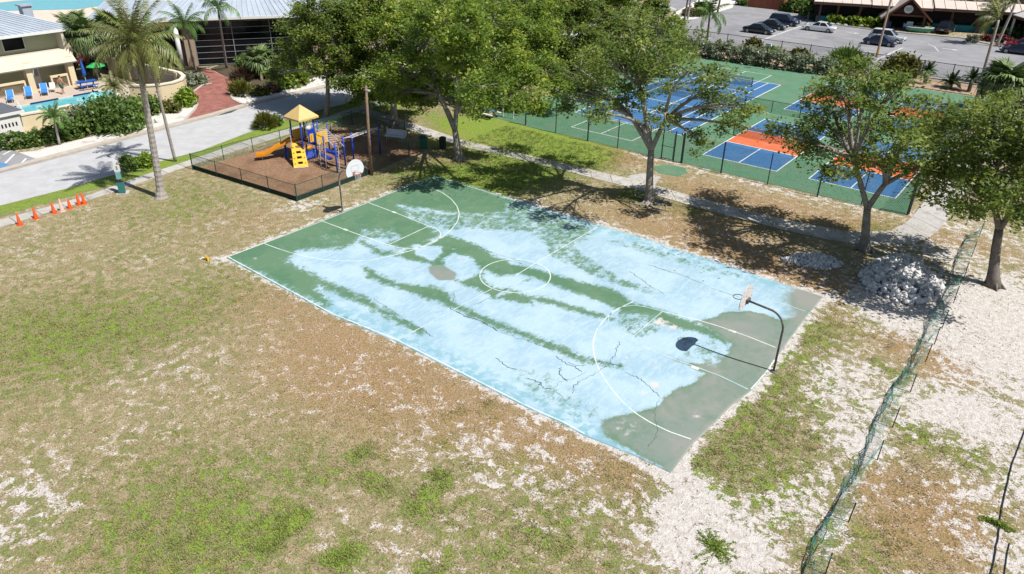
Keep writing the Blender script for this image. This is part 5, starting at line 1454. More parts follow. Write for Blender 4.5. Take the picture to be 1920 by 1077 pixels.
def palm(label, base, top, r0, r1, kind, nf, scale=1.0, group=None, name='palm_tree', rings=True, shaft=False, wind=None, skirt=0, bend=.25, trunkm=None, boot=0.0, up0=-.55, top_tilt=.8):
    t = thing(name, label, 'palm tree', base, 0, group)
    b3, t3 = Vector((base[0], base[1], -.03)), Vector(top)
    if (t3 - b3).length > .3:
        hmid = b3.lerp(t3, .5) + Vector(((b3.x - t3.x) * bend * -.3, (b3.y - t3.y) * bend * -.3, 0)) * 1.0
        n = max(6, int((t3 - b3).length / (.16 if rings else .5)))
        line = bez(b3, hmid, t3, n)
        rad = []
        for i in range(n):
            f = i / (n - 1)
            r = r0 + (r1 - r0) * min(1, f * 1.15)
            if rings and i % 2:
                r *= .90
            if boot and f < .06:
                r *= 1 + boot * (1 - f / .06)
            rad.append(r)
        MB().tube(line, rad, 9).build('trunk', trunkm or M_PTRUNK, t, smooth=not rings)
    if shaft:
        d = (t3 - b3).normalized()
        MB().tube([t3 - d * .1, t3 + d * .5, t3 + d * 1.05], [r1 * 1.25, r1 * 1.05, r1 * .5], 8).build('crownshaft', M_CROWNSHAFT, t, smooth=True)
        t3 = t3 + d * 1.0
    rg = random.Random(int(abs(base[0] * 31 + base[1] * 17)))
    for i in range(nf):
        az = i * 2.39996 + rg.uniform(-.2, .2)
        lev = i / max(1, nf - 1)          # 0 oldest (hanging) .. 1 youngest (upright)
        k = min(3, int((1 - lev) * 4))
        tilt = up0 + lev * (top_tilt - up0) + rg.uniform(-.12, .12)
        o = bpy.data.objects.new('frond', FR[kind, k])
        link(o, t)
        KIDS.setdefault(t.name, []).append(o)
        if wind:
            wx, wy, ws = wind
            az = math.atan2(math.sin(az) + wy * ws, math.cos(az) + wx * ws)
        o.location = t3 - Vector(t.location)
        o.rotation_euler = (rg.uniform(-.25, .25), -tilt, az)
        s = scale * rg.uniform(.86, 1.1)
        o.scale = (s, s, s)
    for i in range(skirt):
        o = bpy.data.objects.new('dry_frond', FR['d', 0])
        link(o, t); KIDS.setdefault(t.name, []).append(o)
        o.location = t3 - Vector(t.location) - Vector((0, 0, .15))
        o.rotation_euler = (rg.uniform(-.2, .2), 1.0 + rg.uniform(-.15, .2), i * 2.1 + rg.uniform(-.3, .3))
        o.scale = (scale * .9,) * 3
    return t

palm('tall coconut palm with ringed grey trunk standing in the lawn by the kiosk', (-25.15, -6.31), (-24.9, -5.9, 10.0), .26, .17, 'a', 46, .95, boot=.9, skirt=18, up0=-1.15, bend=.5)
palm('thin pale stemmed palm right behind the tall coconut palm, at the sidewalk edge', (-31.14, -1.82), (-30.3, -2.5, 8.7), .12, .085, 'g', 20, 1.05, rings=False, wind=(-.8, -.2, .25), up0=-.6)
palm('royal type palm with pale trunk left of the dark glass hall doorway', (-56.38, 15.34), (-54.31, 13.95, 4.60), .15, .10, 'g', 13, 1.25, rings=False, shaft=True, up0=-.5, name='palm_tree')
palm('royal type palm with pale trunk in front of the dark glass wall', (-55.76, 18.73), (-52.79, 17.06, 6.00), .15, .10, 'g', 13, 1.2, rings=False, shaft=True, up0=-.5)
palm('short young coconut palm in front of the cream pool wall', (-41.67, -5.59), (-41.79, -5.41, 2.10), .10, .075, 's', 17, 1.0, rings=False, trunkm=M_PTRUNK, up0=-.35)
palm('shaggy cabbage palm against the roof corner of the two storey building', (-66.86, 7.04), (-62.60, 6.53, 5.20), .2, .17, 'f', 36, 1.15, rings=False, up0=-.9, skirt=5, trunkm=M_PTRUNKB)
palm('cabbage palm with hanging dead fronds in the bed behind the pool wall', (-65.68, 9.86), (-62.59, 8.37, 3.90), .2, .17, 'f', 38, 1.15, rings=False, up0=-.95, skirt=8, trunkm=M_PTRUNK)
palm('wide cabbage palm at the end wall of the two storey building', (-66.01, 8.14), (-60.58, 6.50, 4.60), .2, .17, 'f', 40, 1.35, rings=False, up0=-.9, skirt=5, trunkm=M_PTRUNKB)
palm('tall cabbage palm at the back of the planting, near the low wing', (-69.34, 12.60), (-63.14, 10.36, 4.40), .2, .17, 'f', 40, 1.3, rings=False, up0=-.9, skirt=5, trunkm=M_PTRUNK)
palm('bushy palm between the pool wall and the tall coconut palm', (-63.61, 11.71), (-59.69, 9.61, 2.90), .18, .15, 'b', 26, 1.0, rings=False, up0=-.7, skirt=5, trunkm=M_PTRUNKB)
palm('leafy clumping palm at the start of the brick drive', (-55.18, 11.76), (-55.39, 12.02, 1.70), .14, .12, 'b', 26, .85, rings=False, up0=-.5)
palm('second leafy clumping palm behind the brick drive corner', (-58.43, 12.15), (-56.51, 11.52, 1.40), .14, .12, 'b', 20, .75, rings=False, up0=-.4)
palm('low feather palm hidden among the shrubs by the glass wall', (-59.16, 18.66), (-59.60, 19.45, 1.50), .1, .08, 's', 18, 1.25, rings=False, up0=-.4)
palm('arching palm among the shrubs right of the glass wall', (-57.27, 21.12), (-58.77, 22.45, 1.30), .1, .08, 's', 16, 1.15, rings=False, up0=-.5)
palm('silver fan palm above the flower bed by the brick drive', (-47.76, 17.70), (-49.13, 18.71, 1.70), .16, .14, 'f', 30, 1.15, rings=False, up0=-.5, trunkm=M_PTRUNKB)
palm('golden feathery palm bush above the pool side hedge', (-47.47, 2.10), (-49.54, 3.16, 1.60), .12, .1, 'b', 24, .8, rings=False, up0=-.3)
palm('windblown palm leaning at the right end of the parking lot', (11.98, 70.27), (11.82, 69.93, 6.60), .20, .14, 'b', 22, 1.35, rings=False, wind=(-1, .1, 1.6), up0=-.7, bend=.1)
palm('second windblown palm whose fronds hang over the restaurant kerb', (10.0, 95.5), (10.6, 95.6, 5.6), .2, .15, 'b', 24, 1.5, rings=False, wind=(-1, -.1, 1.5), up0=-.8)
palm('short cabbage palm with big round crown at the right edge', (16.21, 54.52), (15.32, 55.99, 3.10), .32, .26, 'f', 52, 1.45, rings=False, up0=-.85, skirt=6, trunkm=M_PTRUNKB)
palm('single drooping palm behind the hedge at the lot fence', (-20.42, 68.47), (-20.38, 68.02, 4.00), .16, .12, 'g', 14, 1.45, rings=False, up0=-.65, trunkm=M_PTRUNKB)
palm('young palm with wide fronds in the planting bed by the restaurant', (-8.06, 103.72), (-8.17, 103.67, 1.20), .15, .12, 's', 18, 1.4, rings=False, up0=-.3)
for lab, b in [('cycad on a short dark stem, left of the fence post behind the courts', (7.31, 64.50)), ('low spreading cycad right of the fence post behind the courts', (9.92, 64.25)), ('cycad on a dark stem in front of the parked white van', (11.76, 64.03))]:
    low_ = 'low spreading' in lab
    palm(lab, b, (b[0], b[1], .5 if low_ else 1.35), .2, .2, 'c', 30, 1.15 if low_ else .95, rings=False, up0=-.25, name='cycad', trunkm=M_BARKD, group=None)
TH = [((-12.93, 102.62), 4.8), ((-9.08, 107.67), 4.9), ((-31.83, 84.84), 6.5), ((-32.39, 87.13), 6.3), ((-31.40, 96.33), 5.2)]
for k, (b, h) in enumerate(TH):
    palm(['slim grey palm trunk before the restaurant, left one', 'slim grey palm trunk before the restaurant, by the wooden post', 'dark palm trunk at the lot entrance, nearer one', 'pale palm trunk at the lot entrance, behind the dark one', 'slim palm trunk on the lot island behind the drooping palm'][k], b, (b[0] + .3, b[1], h), .17, .12, 'g', 14, 1.2, rings=False, trunkm=[M_PTRUNK, M_PTRUNK, M_BARKD, M_PTRUNK, M_BARKD][k], up0=-.5)

# ---------------------------------------------------------------- shrubs and hedges
def shrub(label, c, rx, ry, h, leaf, n=900, size=.15, name='shrub', group=None, up=.6, stems=5, blade=False, cat='shrub'):
    t = thing(name, label, cat, c, 0, group)
    mb = MB()
    for k in range(stems):
        a = k * 2.4 + .3
        e = (c[0] + rx * .55 * math.cos(a), c[1] + ry * .55 * math.sin(a), h * .7)
        mb.tube([(c[0] + .1 * math.cos(a), c[1] + .1 * math.sin(a), -.02), (c[0] + rx * .2 * math.cos(a), c[1] + ry * .2 * math.sin(a), h * .4), e], [.05, .035, .012], 4, caps=False)
    mb.build('stem', M_BARKD, t)
    nc = max(12, n // 22)
    d = unit(RNG.normal(size=(nc, 3))); d[:, 2] = np.abs(d[:, 2]) * 1.05 - .12
    q = RNG.uniform(.55, 1.04, nc)
    ctr = np.array([c[0], c[1], h * .22]) + d * q[:, None] * np.array([rx, ry, h * .78])
    per = 22
    sig = min(rx, ry, h) * .17
    P0 = np.repeat(ctr, per, 0) + RNG.normal(size=(nc * per, 3)) * sig
    P0[:, 2] = np.maximum(P0[:, 2], .04)
    tint = np.repeat(RNG.normal(.42, .2, nc), per) + RNG.normal(0, .17, nc * per)
    q_ = leaf_quads(P0, size, up) if not blade else blade_quads(P0, c, size)
    quads_mesh('foliage', q_, tint, leaf, t)
    return t

def blade_quads(P0, c, size):
    """sword-shaped leaves that radiate from the middle of the plant"""
    n = len(P0)
    d = unit(P0 - np.array([c[0], c[1], -.1]) + RNG.normal(0, .12, (n, 3)))
    side = unit(np.cross(d, RNG.normal(size=(n, 3))))
    L_ = size * RNG.uniform(1.6, 2.8, n)[:, None]
    w = size * .28
    return np.stack([P0 - side * w, P0 + side * w, P0 + d * L_ * .6 + side * w * .9, P0 + d * L_], 1)

def hedge(label, line, width, h, leaf, n=3000, size=.13, group=None, name='hedge'):
    L_ = np.array(line, float)
    t = thing(name, label, 'hedge', tuple(L_[0]), 0, group)
    s = np.r_[0, np.cumsum(np.hypot(*np.diff(L_, axis=0).T))]
    nc = max(20, n // 20)
    u = RNG.uniform(0, s[-1], nc)
    cx, cy = np.interp(u, s, L_[:, 0]), np.interp(u, s, L_[:, 1])
    dx, dy = np.gradient(np.interp(np.linspace(0, s[-1], 50), s, L_[:, 0])), np.gradient(np.interp(np.linspace(0, s[-1], 50), s, L_[:, 1]))
    ii = np.clip((u / s[-1] * 49).astype(int), 0, 49)
    nx, ny = -dy[ii], dx[ii]
    nl = np.hypot(nx, ny); nx, ny = nx / nl, ny / nl
    a = RNG.uniform(-.25, math.pi + .25, nc)
    rr = RNG.uniform(.75, 1.0, nc)
    bump = 1 + .13 * np.sin(u * 1.9) + .09 * np.sin(u * 4.3 + 1)
    off = np.clip(np.cos(a) * 1.35, -1, 1) * width / 2 * rr * bump
    z = np.clip(np.sin(a) * 1.3, -.1, 1) * h * rr * bump
    ctr = np.stack([cx + nx * off, cy + ny * off, np.maximum(z, .1)], 1)
    per = 20
    P0 = np.repeat(ctr, per, 0) + RNG.normal(size=(nc * per, 3)) * min(width, h) * .11
    P0[:, 2] = np.maximum(P0[:, 2], .03)
    tint = np.repeat(RNG.normal(.42, .18, nc), per) + RNG.normal(0, .17, nc * per)
    quads_mesh('foliage', leaf_quads(P0, size, .6), tint, leaf, t)
    mb = MB()
    for k in np.linspace(.03, .97, max(4, int(s[-1] / .8))):
        x, y = np.interp(k * s[-1], s, L_[:, 0]), np.interp(k * s[-1], s, L_[:, 1])
        mb.tube([(x, y, -.02), (x + .05, y, h * .8)], [.04, .015], 4, caps=False)
    mb.build('stem', M_BARKD, t)
    return t

SUNSET = [
    ('large glossy green shrub mass beside the pool, behind the gravel verge', (-42.91, -0.54), 2.6, 2.4, 2.5, L_SHRUB, 5200, .17),
    ('paler rounded shrub left of the large glossy shrub mass', (-45.14, -2.04), 1.5, 1.5, 1.9, L_GRAYG, 1600, .16),
    ('yellow green shrub at the right foot of the large glossy shrub mass', (-42.52, 1.47), .8, .8, 1.1, L_LIME, 700, .14),
    ('olive shrub against the curved cream wall', (-45.00, 3.55), 1.2, 1.3, 1.7, L_SHRUB, 1500, .15),
    ('clipped olive bush at the outer foot of the curved cream wall', (-44.34, 5.29), 1.3, .9, .9, L_OLIVE, 1200, .12),
    ('bright lime shrub at the end of the curved cream wall', (-44.84, 7.29), 1.0, 1.0, 1.6, L_LIME, 1500, .14),
    ('grey green feathery bush between curved wall and brick drive', (-51.85, 12.21), 1.6, 1.5, 1.0, L_GRAYG, 1500, .13),
    ('striped sword leaved bush at the rounded corner of the gravel island', (-44.48, 12.88), .95, .95, 1.1, L_OLIVE, 700, .22),
    ('yellow and red croton bush in the gravel island', (-43.11, 14.08), 1.0, .9, .8, L_OLIVE, 1000, .13),
    ('brownish low bush right of the yellow croton', (-43.14, 15.74), .9, .8, .7, L_DUSK, 800, .13),
    ('purple black leaved shrub behind the sword leaved bush', (-49.66, 16.65), 1.1, 1.1, 1.1, L_DUSK, 900, .16),
    ('fresh green leafy shrub left of the silver fan palm', (-54.80, 21.07), 1.3, 1.3, 1.3, L_SHRUB, 1300, .17),
    ('tan seeding shrub beside the silver fan palm', (-51.12, 18.66), .9, .9, 1.1, L_OLIVE, 700, .15),
    ('tall loose bright shrub under the slender oak', (-43.98, 18.54), 1.8, 1.8, 2.6, L_OAKB, 2200, .19),
    ('rusty orange bush at the right end of the gravel island planting', (-43.61, 19.49), .8, .8, .9, L_RED, 600, .14),
    ('green clump below the loose bright shrub', (-43.25, 17.39), .8, .8, .8, L_SHRUB, 600, .15),
    ('dark red leaved shrub behind the pool wall by the green parasol', (-67.72, 9.12), 1.3, 1.3, 1.4, L_RED, 800, .16),
    ('reddish croton under the cabbage palms', (-56.50, 10.59), 1.4, 1.2, 1.2, L_RED, 800, .16),
    ('low hedge bush on the far side of the pool wall', (-60.45, 10.36), 2.2, .9, 1.0, L_SHRUB, 1000, .16),
    ('dark green mound beside the hall entrance', (-60.60, 20.48), 1.5, 1.5, .9, L_DUSK, 800, .16),
    ('dark rounded hedge bush on the street verge beside the tall coconut palm, left half', (-32.05, -4.91), .8, .75, 1.0, L_SHRUB, 1100, .11),
    ('yellow green hedge bush on the street verge beside the tall coconut palm, right half', (-31.93, -3.75), .85, .75, .95, L_LIME, 1100, .11),
    ('spiky yellow variegated shrub on the verge behind the playground fence', (-33.32, 7.74), .85, .85, 1.2, L_OLIVE, 800, .18),
    ('dark low shrub beside the variegated shrub on the verge', (-33.42, 8.91), .7, .7, .9, L_SHRUB, 600, .13),
    ('large round dark palmetto bush behind the hedge corner', (-1.49, 65.01), 1.9, 1.9, 2.4, L_SHRUB, 2000, .26),
    ('big dark sea grape bush against the lot fence', (3.98, 67.69), 2.0, 1.7, 2.3, L_OLIVE, 2200, .22),
    ('yellow tipped sea grape bush above the hedge, left one', (-13.65, 67.56), 1.5, 1.2, 1.9, L_OLIVE, 1400, .20),
    ('flat yellow green bush above the hedge, middle one', (-10.89, 66.96), 1.2, .9, 1.4, L_LIME, 700, .18),
    ('olive sea grape bush above the hedge, right one', (-7.57, 66.18), 1.9, 1.1, 1.6, L_OLIVE, 1400, .19),
    ('small brownish bush by the lot fence corner', (-21.17, 64.88), 1.3, 1.0, 1.2, L_DUSK, 700, .19),
    ('green bush at the foot of the drooping palm', (-18.41, 67.40), 1.0, .8, 1.0, L_OLIVE, 500, .18),
    ('leafy tropical clump on the lot island by the teal wall', (-22.32, 107.40), 2.0, 1.6, 2.4, L_SHRUB, 1200, .30),
    ('tall dark bush in front of the teal wall', (-17.36, 102.04), 2.2, 1.8, 3.4, L_SHRUB, 1800, .30),
    ('orange flowering shrub bed right of the restaurant kerb', (9.42, 99.91), 2.2, 1.2, .9, L_RED, 700, .22),
    ('green leafy shrub under the restaurant pavilion', (10.39, 106.41), 2.4, 1.3, 1.3, L_SHRUB, 900, .26),
    ('green and yellow shrub in the boat shaped planter by the entrance', (-0.94, 102.54), 1.0, .8, 1.2, L_OLIVE, 500, .22),
    ('dry grey agave rosette on the kerbed island', (6.85, 96.49), .6, .6, .7, L_GRAYG, 250, .25),
    ('shrub patch on the lot entrance island', (-33.02, 90.94), 1.7, 1.7, 1.4, L_OLIVE, 700, .26),
    ('round bush on the street side of the lot island', (-33.99, 96.26), 2.0, 1.6, 1.6, L_SHRUB, 800, .28),
    ('bush by the brick coloured enclosure', (-31.79, 108.63), 1.6, 1.2, 1.4, L_SHRUB, 600, .28)]
for lab, c, rx, ry, h, lf, n, sz in SUNSET:
    shrub(lab, c, rx, ry, h, lf, n, sz, blade=('sword' in lab or 'agave' in lab or 'palmetto' in lab or 'spiky' in lab))
hedge('long silver green hedge between the court fence and the parking lot', [(-19.07, 61.32), (-11.93, 61.45), (-6.69, 61.48), (-1.94, 62.07)], 1.7, 1.7, L_GRAYG, 9000, .17)
hedge('clipped green hedge at the foot of the cream pool wall, left part', [(-44.22, -9.34), (-43.17, -7.05), (-43.16, -5.23)], 1.2, 1.0, L_SHRUB, 3600, .12)
hedge('clipped green hedge at the foot of the cream pool wall, right of the young palm', [(-43.08, -4.97), (-43.00, -3.39)], 1.3, 1.1, L_SHRUB, 2200, .12)
hedge('leafy planting strip along the restaurant front', [(-14.02, 98.81), (-10.19, 99.70), (-6.72, 100.98)], 1.3, 1.1, L_LIME, 2600, .24)
# weeds in the sand
for lab, p, r in [('sprawling green weed alone in the white sand at the bottom edge', (16.67, -10.82), .78), ('low green creeper crossing the black edging line', (23.78, -3.81), .42)]:
    t = thing('weed', lab, 'weed', p)
    q_, tn = [], []
    flat = 'creeper' in lab
    for k in range(26):
        a = RNG.uniform(0, 6.28); L_ = r * RNG.uniform(.35, 1.25)
        ax, ay = (1.5, .35) if flat else (1, 1)
        for j in range(46):
            f = RNG.random() ** .8
            q_.append((p[0] + math.cos(a) * L_ * f * ax + RNG.normal(0, .04), p[1] + math.sin(a) * L_ * f * ay + RNG.normal(0, .04), .03 + .16 * (1 - f) * RNG.random()))
    quads_mesh('foliage', leaf_quads(np.array(q_), .034, .9), RNG.normal(.5, .22, len(q_)), L_OAKB, t)
    mb = MB()
    for k in range(9):
        a = k * .7
        mb.tube([(p[0], p[1], .02), (p[0] + math.cos(a) * r * .8 * ax, p[1] + math.sin(a) * r * .8 * ay, .03)], [.012, .004], 3)
    mb.build('stem', M_TWIG, t)

# ================================================================== FENCES AND NETS
M_GREENPOST = mat('green_coated_steel', (.018, .062, .048), .5, .1, 3)
M_GREENWIRE = mat('green_wire', (.022, .075, .055), .6, .1, 3)
M_DARKPOST = mat('dark_steel', (.022, .026, .028), .5, .15, 3)
M_SCREEN = mat('dark_windscreen', (.010, .022, .022), .9, .15, 2)

def chain(name, a, b, h, m, parent, cell=.11, wire=.007, z0=.03):
    """woven wire: two families of thin diagonal strands"""
    L_ = math.hypot(b[0] - a[0], b[1] - a[1])
    ux, uy = (b[0] - a[0]) / L_, (b[1] - a[1]) / L_
    V, F = [], []
    def seg(s0, za, s1, zb, off):
        d = math.hypot(s1 - s0, zb - za)
        if d < .02: return
        px, pz = -(zb - za) / d * wire, (s1 - s0) / d * wire
        k = len(V)
        for s, z, sg in ((s0, za, -1), (s0, za, 1), (s1, zb, 1), (s1, zb, -1)):
            S_ = s + px * sg
            V.append((a[0] + ux * S_ - uy * off, a[1] + uy * S_ + ux * off, z0 + z + pz * sg))
        F.append((k, k + 1, k + 2, k + 3))
    n = int((L_ + h) / cell)
    for i in range(n):
        s = -h + i * cell
        s0, za = (s, 0) if s >= 0 else (0, -s)
        s1, zb = (s + h, h) if s + h <= L_ else (L_, L_ - s)
        seg(s0, za, s1, zb, 0)
        t0, ta_ = (L_ - s, 0) if s >= 0 else (L_, -s)
        t1, tb = (L_ - s - h, h) if s + h <= L_ else (0, L_ - s)
        seg(t0, ta_, t1, tb, .004)
    mb = MB(); mb.v = V; mb.f = F
    return stuff(mb.build(name, m, parent))

def fence(label, line, h, step, pm, wm, pr=.03, cell=.11, wire=.007, top=True, name='chain_link_fence', screen=0.0, skip=()):
    t = thing(name, label, 'fence', (line[0][0], line[0][1], 0))
    for i in range(len(line) - 1):
        a, b = line[i], line[i + 1]
        L_ = math.hypot(b[0] - a[0], b[1] - a[1])
        n = max(1, round(L_ / step))
        for k in range(n + (1 if i == len(line) - 2 else 0)):
            p = (a[0] + (b[0] - a[0]) * k / n, a[1] + (b[1] - a[1]) * k / n)
            r = pr * (1.5 if k in (0, n) else 1)
            MB().tube([(p[0], p[1], -.05), (p[0], p[1], h)], r, 6).ball((p[0], p[1], h), r * 1.3, 6, 4).build('post', pm, t)
        if top:
            MB().tube([(a[0], a[1], h - .04), (b[0], b[1], h - .04)], pr * .7, 5).build('top_rail', pm, t)
        chain('mesh', a, b, h - .08, wm, t, cell, wire)
        if screen and i in screen:
            nx, ny = -(b[1] - a[1]) / L_ * .03, (b[0] - a[0]) / L_ * .03
            MB().beam((a[0] + nx, a[1] + ny, .17), (b[0] + nx, b[1] + ny, .17), .012, .33).build('base_screen', M_SCREEN, t)
    return t
fence('low green chain link fence with a dark base strip around the playground', [(-28.5, 8.4), (-28.55, -1.95), (-17.72, -.92), (-17.85, 5.8), (-18.5, 10.4)], 1.2, 2.6, M_GREENPOST, M_GREENWIRE, .028, .085, .0034, screen=(1, 2))
fence('low green chain link fence along the sidewalk behind the playground', [(-28.5, 8.55), (-28.3, 13.2), (-22.5, 13.9)], 1.2, 2.6, M_GREENPOST, M_GREENWIRE, .028, .085, .0042)
fence('tall dark chain link fence along the near side of the sports courts', [(-20.9, 24.6), (-16.7, 23.1), (-10.0, 22.85), (-1.4, 22.95), (1.9, 22.8), (9.1, 22.7), (14.8, 23.3)], 2.35, 3.3, M_DARKPOST, M_GREENWIRE, .04, .13, .005, top=False)
fence('tall dark chain link fence along the right end of the sports courts', [(14.85, 23.5), (14.35, 31), (14.2, 39), (13.5, 61.6)], 2.35, 3.3, M_DARKPOST, M_GREENWIRE, .04, .13, .006, top=False)
fence('dark chain link fence between the long hedge and the parking lot', [(-28, 67.6), (-20.6, 66.9), (-2.8, 67.0), (12.5, 66.6)], 2.1, 3.4, M_DARKPOST, M_DARKPOST, .05, .20, .006)
fence('green waist high divider fence between the pairs of pickleball courts', [(-4.1, 41.7), (1.3, 41.7), (14.0, 41.6)], 1.15, 2.7, M_GREENPOST, M_GREENWIRE, .035, .11, .006)
fence('dark fence behind the grove beside the street corner', [(-33, 60), (-28.2, 67.4)], 1.8, 3.0, M_DARKPOST, M_DARKPOST, .045, .18, .006)
# gate in the near court fence
gt = thing('fence_gate', 'dark framed gate in the tall court fence behind the forked oak', 'gate', (-3.1, 22.95, 0))
for x in (-3.15, -2.1, -1.45):
    MB().tube([(x, 22.88, 0), (x, 22.88, 2.4)], .05, 6).build('gate_post', M_DARKPOST, gt)
MB().tube([(-3.1, 22.8, .12), (-2.15, 22.8, .12), (-2.15, 22.8, 2.2), (-3.1, 22.8, 2.2), (-3.1, 22.8, .12)], .025, 5).build('gate_frame', M_DARKPOST, gt)
MB().tube([(-3.1, 22.8, 1.1), (-2.15, 22.8, 1.1)], .02, 5).build('gate_bar', M_DARKPOST, gt)

def net(label, x0, x1, y, h, group=None, white=True):
    t = thing('court_net', label, 'net', ((x0 + x1) / 2, y, 0), 0, group)
    for x in (x0, x1):
        MB().tube([(x, y, 0), (x, y, h + .06)], .045, 6).build('net_post', M_DARKPOST, t)
    chain('netting', (x0, y), (x1, y), h - .08, mat('net_cord', (.02, .022, .025), .8), t, .075, .006)
    MB().beam((x0, y, h), (x1, y, h - .0), .03, .09).build('net_tape', mat('net_tape', (.56, .58, .60), .7), t)
    return t
net('long tennis net across the big blue court', -16.4, -3.9, 41.35, .98)
net('pickleball net with white tape on the far blue court', -13.6, -6.8, 50.3, .95)
net('pickleball net on the orange and blue court right of the forked oak', -1.3, 5.3, 32.55, .92)
net('pickleball net on the orange and blue court behind the dark trunked oak', 7.1, 13.8, 32.55, .92)
net('pickleball net on the far left orange and blue court', -1.3, 5.4, 50.4, .92)
net('pickleball net on the far right orange and blue court', 7.1, 13.8, 50.4, .92)

# drooping green construction netting on short stakes
def netting_fence():
    t = thing('safety_netting_fence', 'sagging teal green netting strung on short dark stakes through the sand', 'fence', (19.6, 5, 0))
    stakes = [(19.15, 22.4, 1.1, .02), (19.3, 19.0, 1.0, .0), (19.45, 15.6, 1.05, .0), (19.55, 12.2, 1.0, 0), (19.6, 9.1, 1.02, .02), (19.62, 7.2, .95, .0), (19.62, 5.3, 1.0, .03), (19.62, 2.4, .98, .02), (19.62, -.6, 1.0, .03), (19.66, -3.0, .95, 0), (19.72, -6.9, .9, .04), (19.8, -9.6, .95, .0), (19.9, -12.2, .9, .0)]
    for x, y, h, l in stakes:
        MB().tube([(x, y, -.1), (x + l, y + .03, h)], .022, 5).build('stake', M_DARKPOST, t)
    ys = np.array([s[1] for s in stakes]); hs = np.array([s[2] for s in stakes]); xs = np.array([s[0] for s in stakes])
    # sheet height and sideways sag between stakes
    N, Mv = 560, 15
    yy = np.linspace(22.4, -12.2, N)
    H = np.interp(-yy, -ys, hs)
    X0 = np.interp(-yy, -ys, xs)
    gap = np.zeros(N)
    for i in range(N):
        k = np.clip(np.searchsorted(-ys, -yy[i]) - 1, 0, len(ys) - 2)
        f = (ys[k] - yy[i]) / (ys[k] - ys[k + 1])
        gap[i] = math.sin(math.pi * f)
    sagk = np.interp(-yy, -ys, np.array([.2, .25, .3, .45, .3, .75, .6, .85, .9, .95, .55, .85, .9]))
    sag = gap * sagk
    V = np.zeros((N, Mv, 3))
    for j in range(Mv):
        f = j / (Mv - 1)           # 0 foot .. 1 top edge
        topz = H * (1 - .72 * sag) - .06
        V[:, j, 2] = .02 + np.maximum(0, topz) * f ** 1.1 + .02 * np.sin(yy * 3 + j)  * f
        V[:, j, 0] = X0 - .62 * (1 - f) - sag * .28 * np.sin(f * 1.7) - .16 * np.sin(math.pi * f) * np.sin(yy * .7 + 1) + .05 * np.sin(yy * 1.7 + 2 * f) * (1.2 - f) + .018 * np.sin(yy * 11 + j * 1.3) + .03 * np.sin(yy * 4.1 + j * .7)
        V[:, j, 1] = yy + .03 * np.sin(yy * 4 + j * .9) + .15 * sag * f
    q, F = [], []
    def strand(p, r, w):
        d = r - p
        n = np.cross(d, np.array([.8, -.1, .55]))
        n = n / max(1e-6, np.linalg.norm(n)) * w
        k = len(q)
        q.extend([p - n, p + n, r + n, r - n]); F.append((k, k + 1, k + 2, k + 3))
    for i in range(N - 1):
        for j in range(Mv):
            strand(V[i, j], V[i + 1, j], (.0052 if 0 < j < Mv - 1 else .012))
            if j < Mv - 1 and i % 2 == 0:
                strand(V[i, j], V[i, j + 1], .006)
    mb = MB(); mb.v = [tuple(p) for p in q]; mb.f = F
    stuff(mb.build('netting', mat('teal_netting', (.055, .205, .175), .6, .25, 1.5), t))
    return t
netting_fence()
ed = thing('edging_line', 'thin black edging strip lying along the sand at the right border', 'edging', (23.8, 0, 0))
ln_ = resamp([(23.91, 4.27), (23.84, 2.38), (23.72, -0.07), (23.74, -2.09), (23.77, -3.20), (23.86, -4.49), (23.90, -5.72), (23.92, -6.63)], 46)
ln_ = ln_ + RNG.normal(0, .006, ln_.shape)
MB().kerb([tuple(p) for p in ln_], .03, -.02, .05).build('strip', M_DARKPOST, ed)
MB().kerb([tuple(p) for p in resamp([(24.20, -4.50), (24.20, -5.07), (24.26, -6.22)], 12)], .025, -.02, .04).build('strip', M_DARKPOST, ed)

# ================================================================== BASKETBALL GOALS
M_POLE = mat('worn_dark_pole', (.085, .082, .08), .6, .3, 6, dirt=((.26, .235, .22), .8, 9, .55))
M_GALV = mat('galvanised_pole', (.26, .25, .245), .55, .2, 6, dirt=((.10, .08, .07), .7, 3, .55))
M_BOARD = mat('white_backboard', (.58, .60, .63), .5, .06, 3)
M_RIM = mat('orange_rim', (.52, .075, .025), .5, .1, 4)
M_BLACKRIM = mat('black_rim', (.03, .03, .03), .5, .1, 4)
M_NET = mat('white_cord', (.62, .60, .58), .8, .1, 5)

def fan_board(t, x, sgn, z0, worn):
    """fan-shaped (half-round topped) backboard standing in the plane x = const, facing sgn*x"""
    w, hh = .72, 1.0
    out = [(-.62, 0), (.62, 0)]
    for a in np.linspace(0, math.pi, 17):
        out.append((w * math.cos(a), .26 + (hh - .26) * math.sin(a)))
    th = .03
    v0 = [(x, y, z0 + z) for y, z in out]
    v1 = [(x + sgn * th, y, z0 + z) for y, z in out]
    n = len(out)
    mb = MB().add(v0 + v1, [tuple(range(n)), tuple(range(2 * n - 1, n - 1, -1))] + [(i, (i + 1) % n, n + (i + 1) % n, n + i) for i in range(n)])
    bo = mb.build('backboard', M_BOARD if not worn else mat('scuffed_backboard', (.56, .54, .55), .6, .1, 4, dirt=((.05, .045, .05), .95, 8, .50)), t)
    xf = x + sgn * (th + .004)
    k = MB()
    for (y0, z1, y2, z3) in ((-.28, .24, -.25, .62), (.25, .24, .28, .62), (-.25, .59, .25, .62), (-.25, .24, .25, .27)):
        a, b = sorted((y0, y2))
        k.add([(xf, a, z0 + z1), (xf, b, z0 + z1), (xf, b, z0 + z3), (xf, a, z0 + z3)], [(0, 1, 2, 3)])
    k.build('target_square', mat('faded_square', (.36, .40, .46), .7) if not worn else M_BLACKRIM, bo)
    return bo

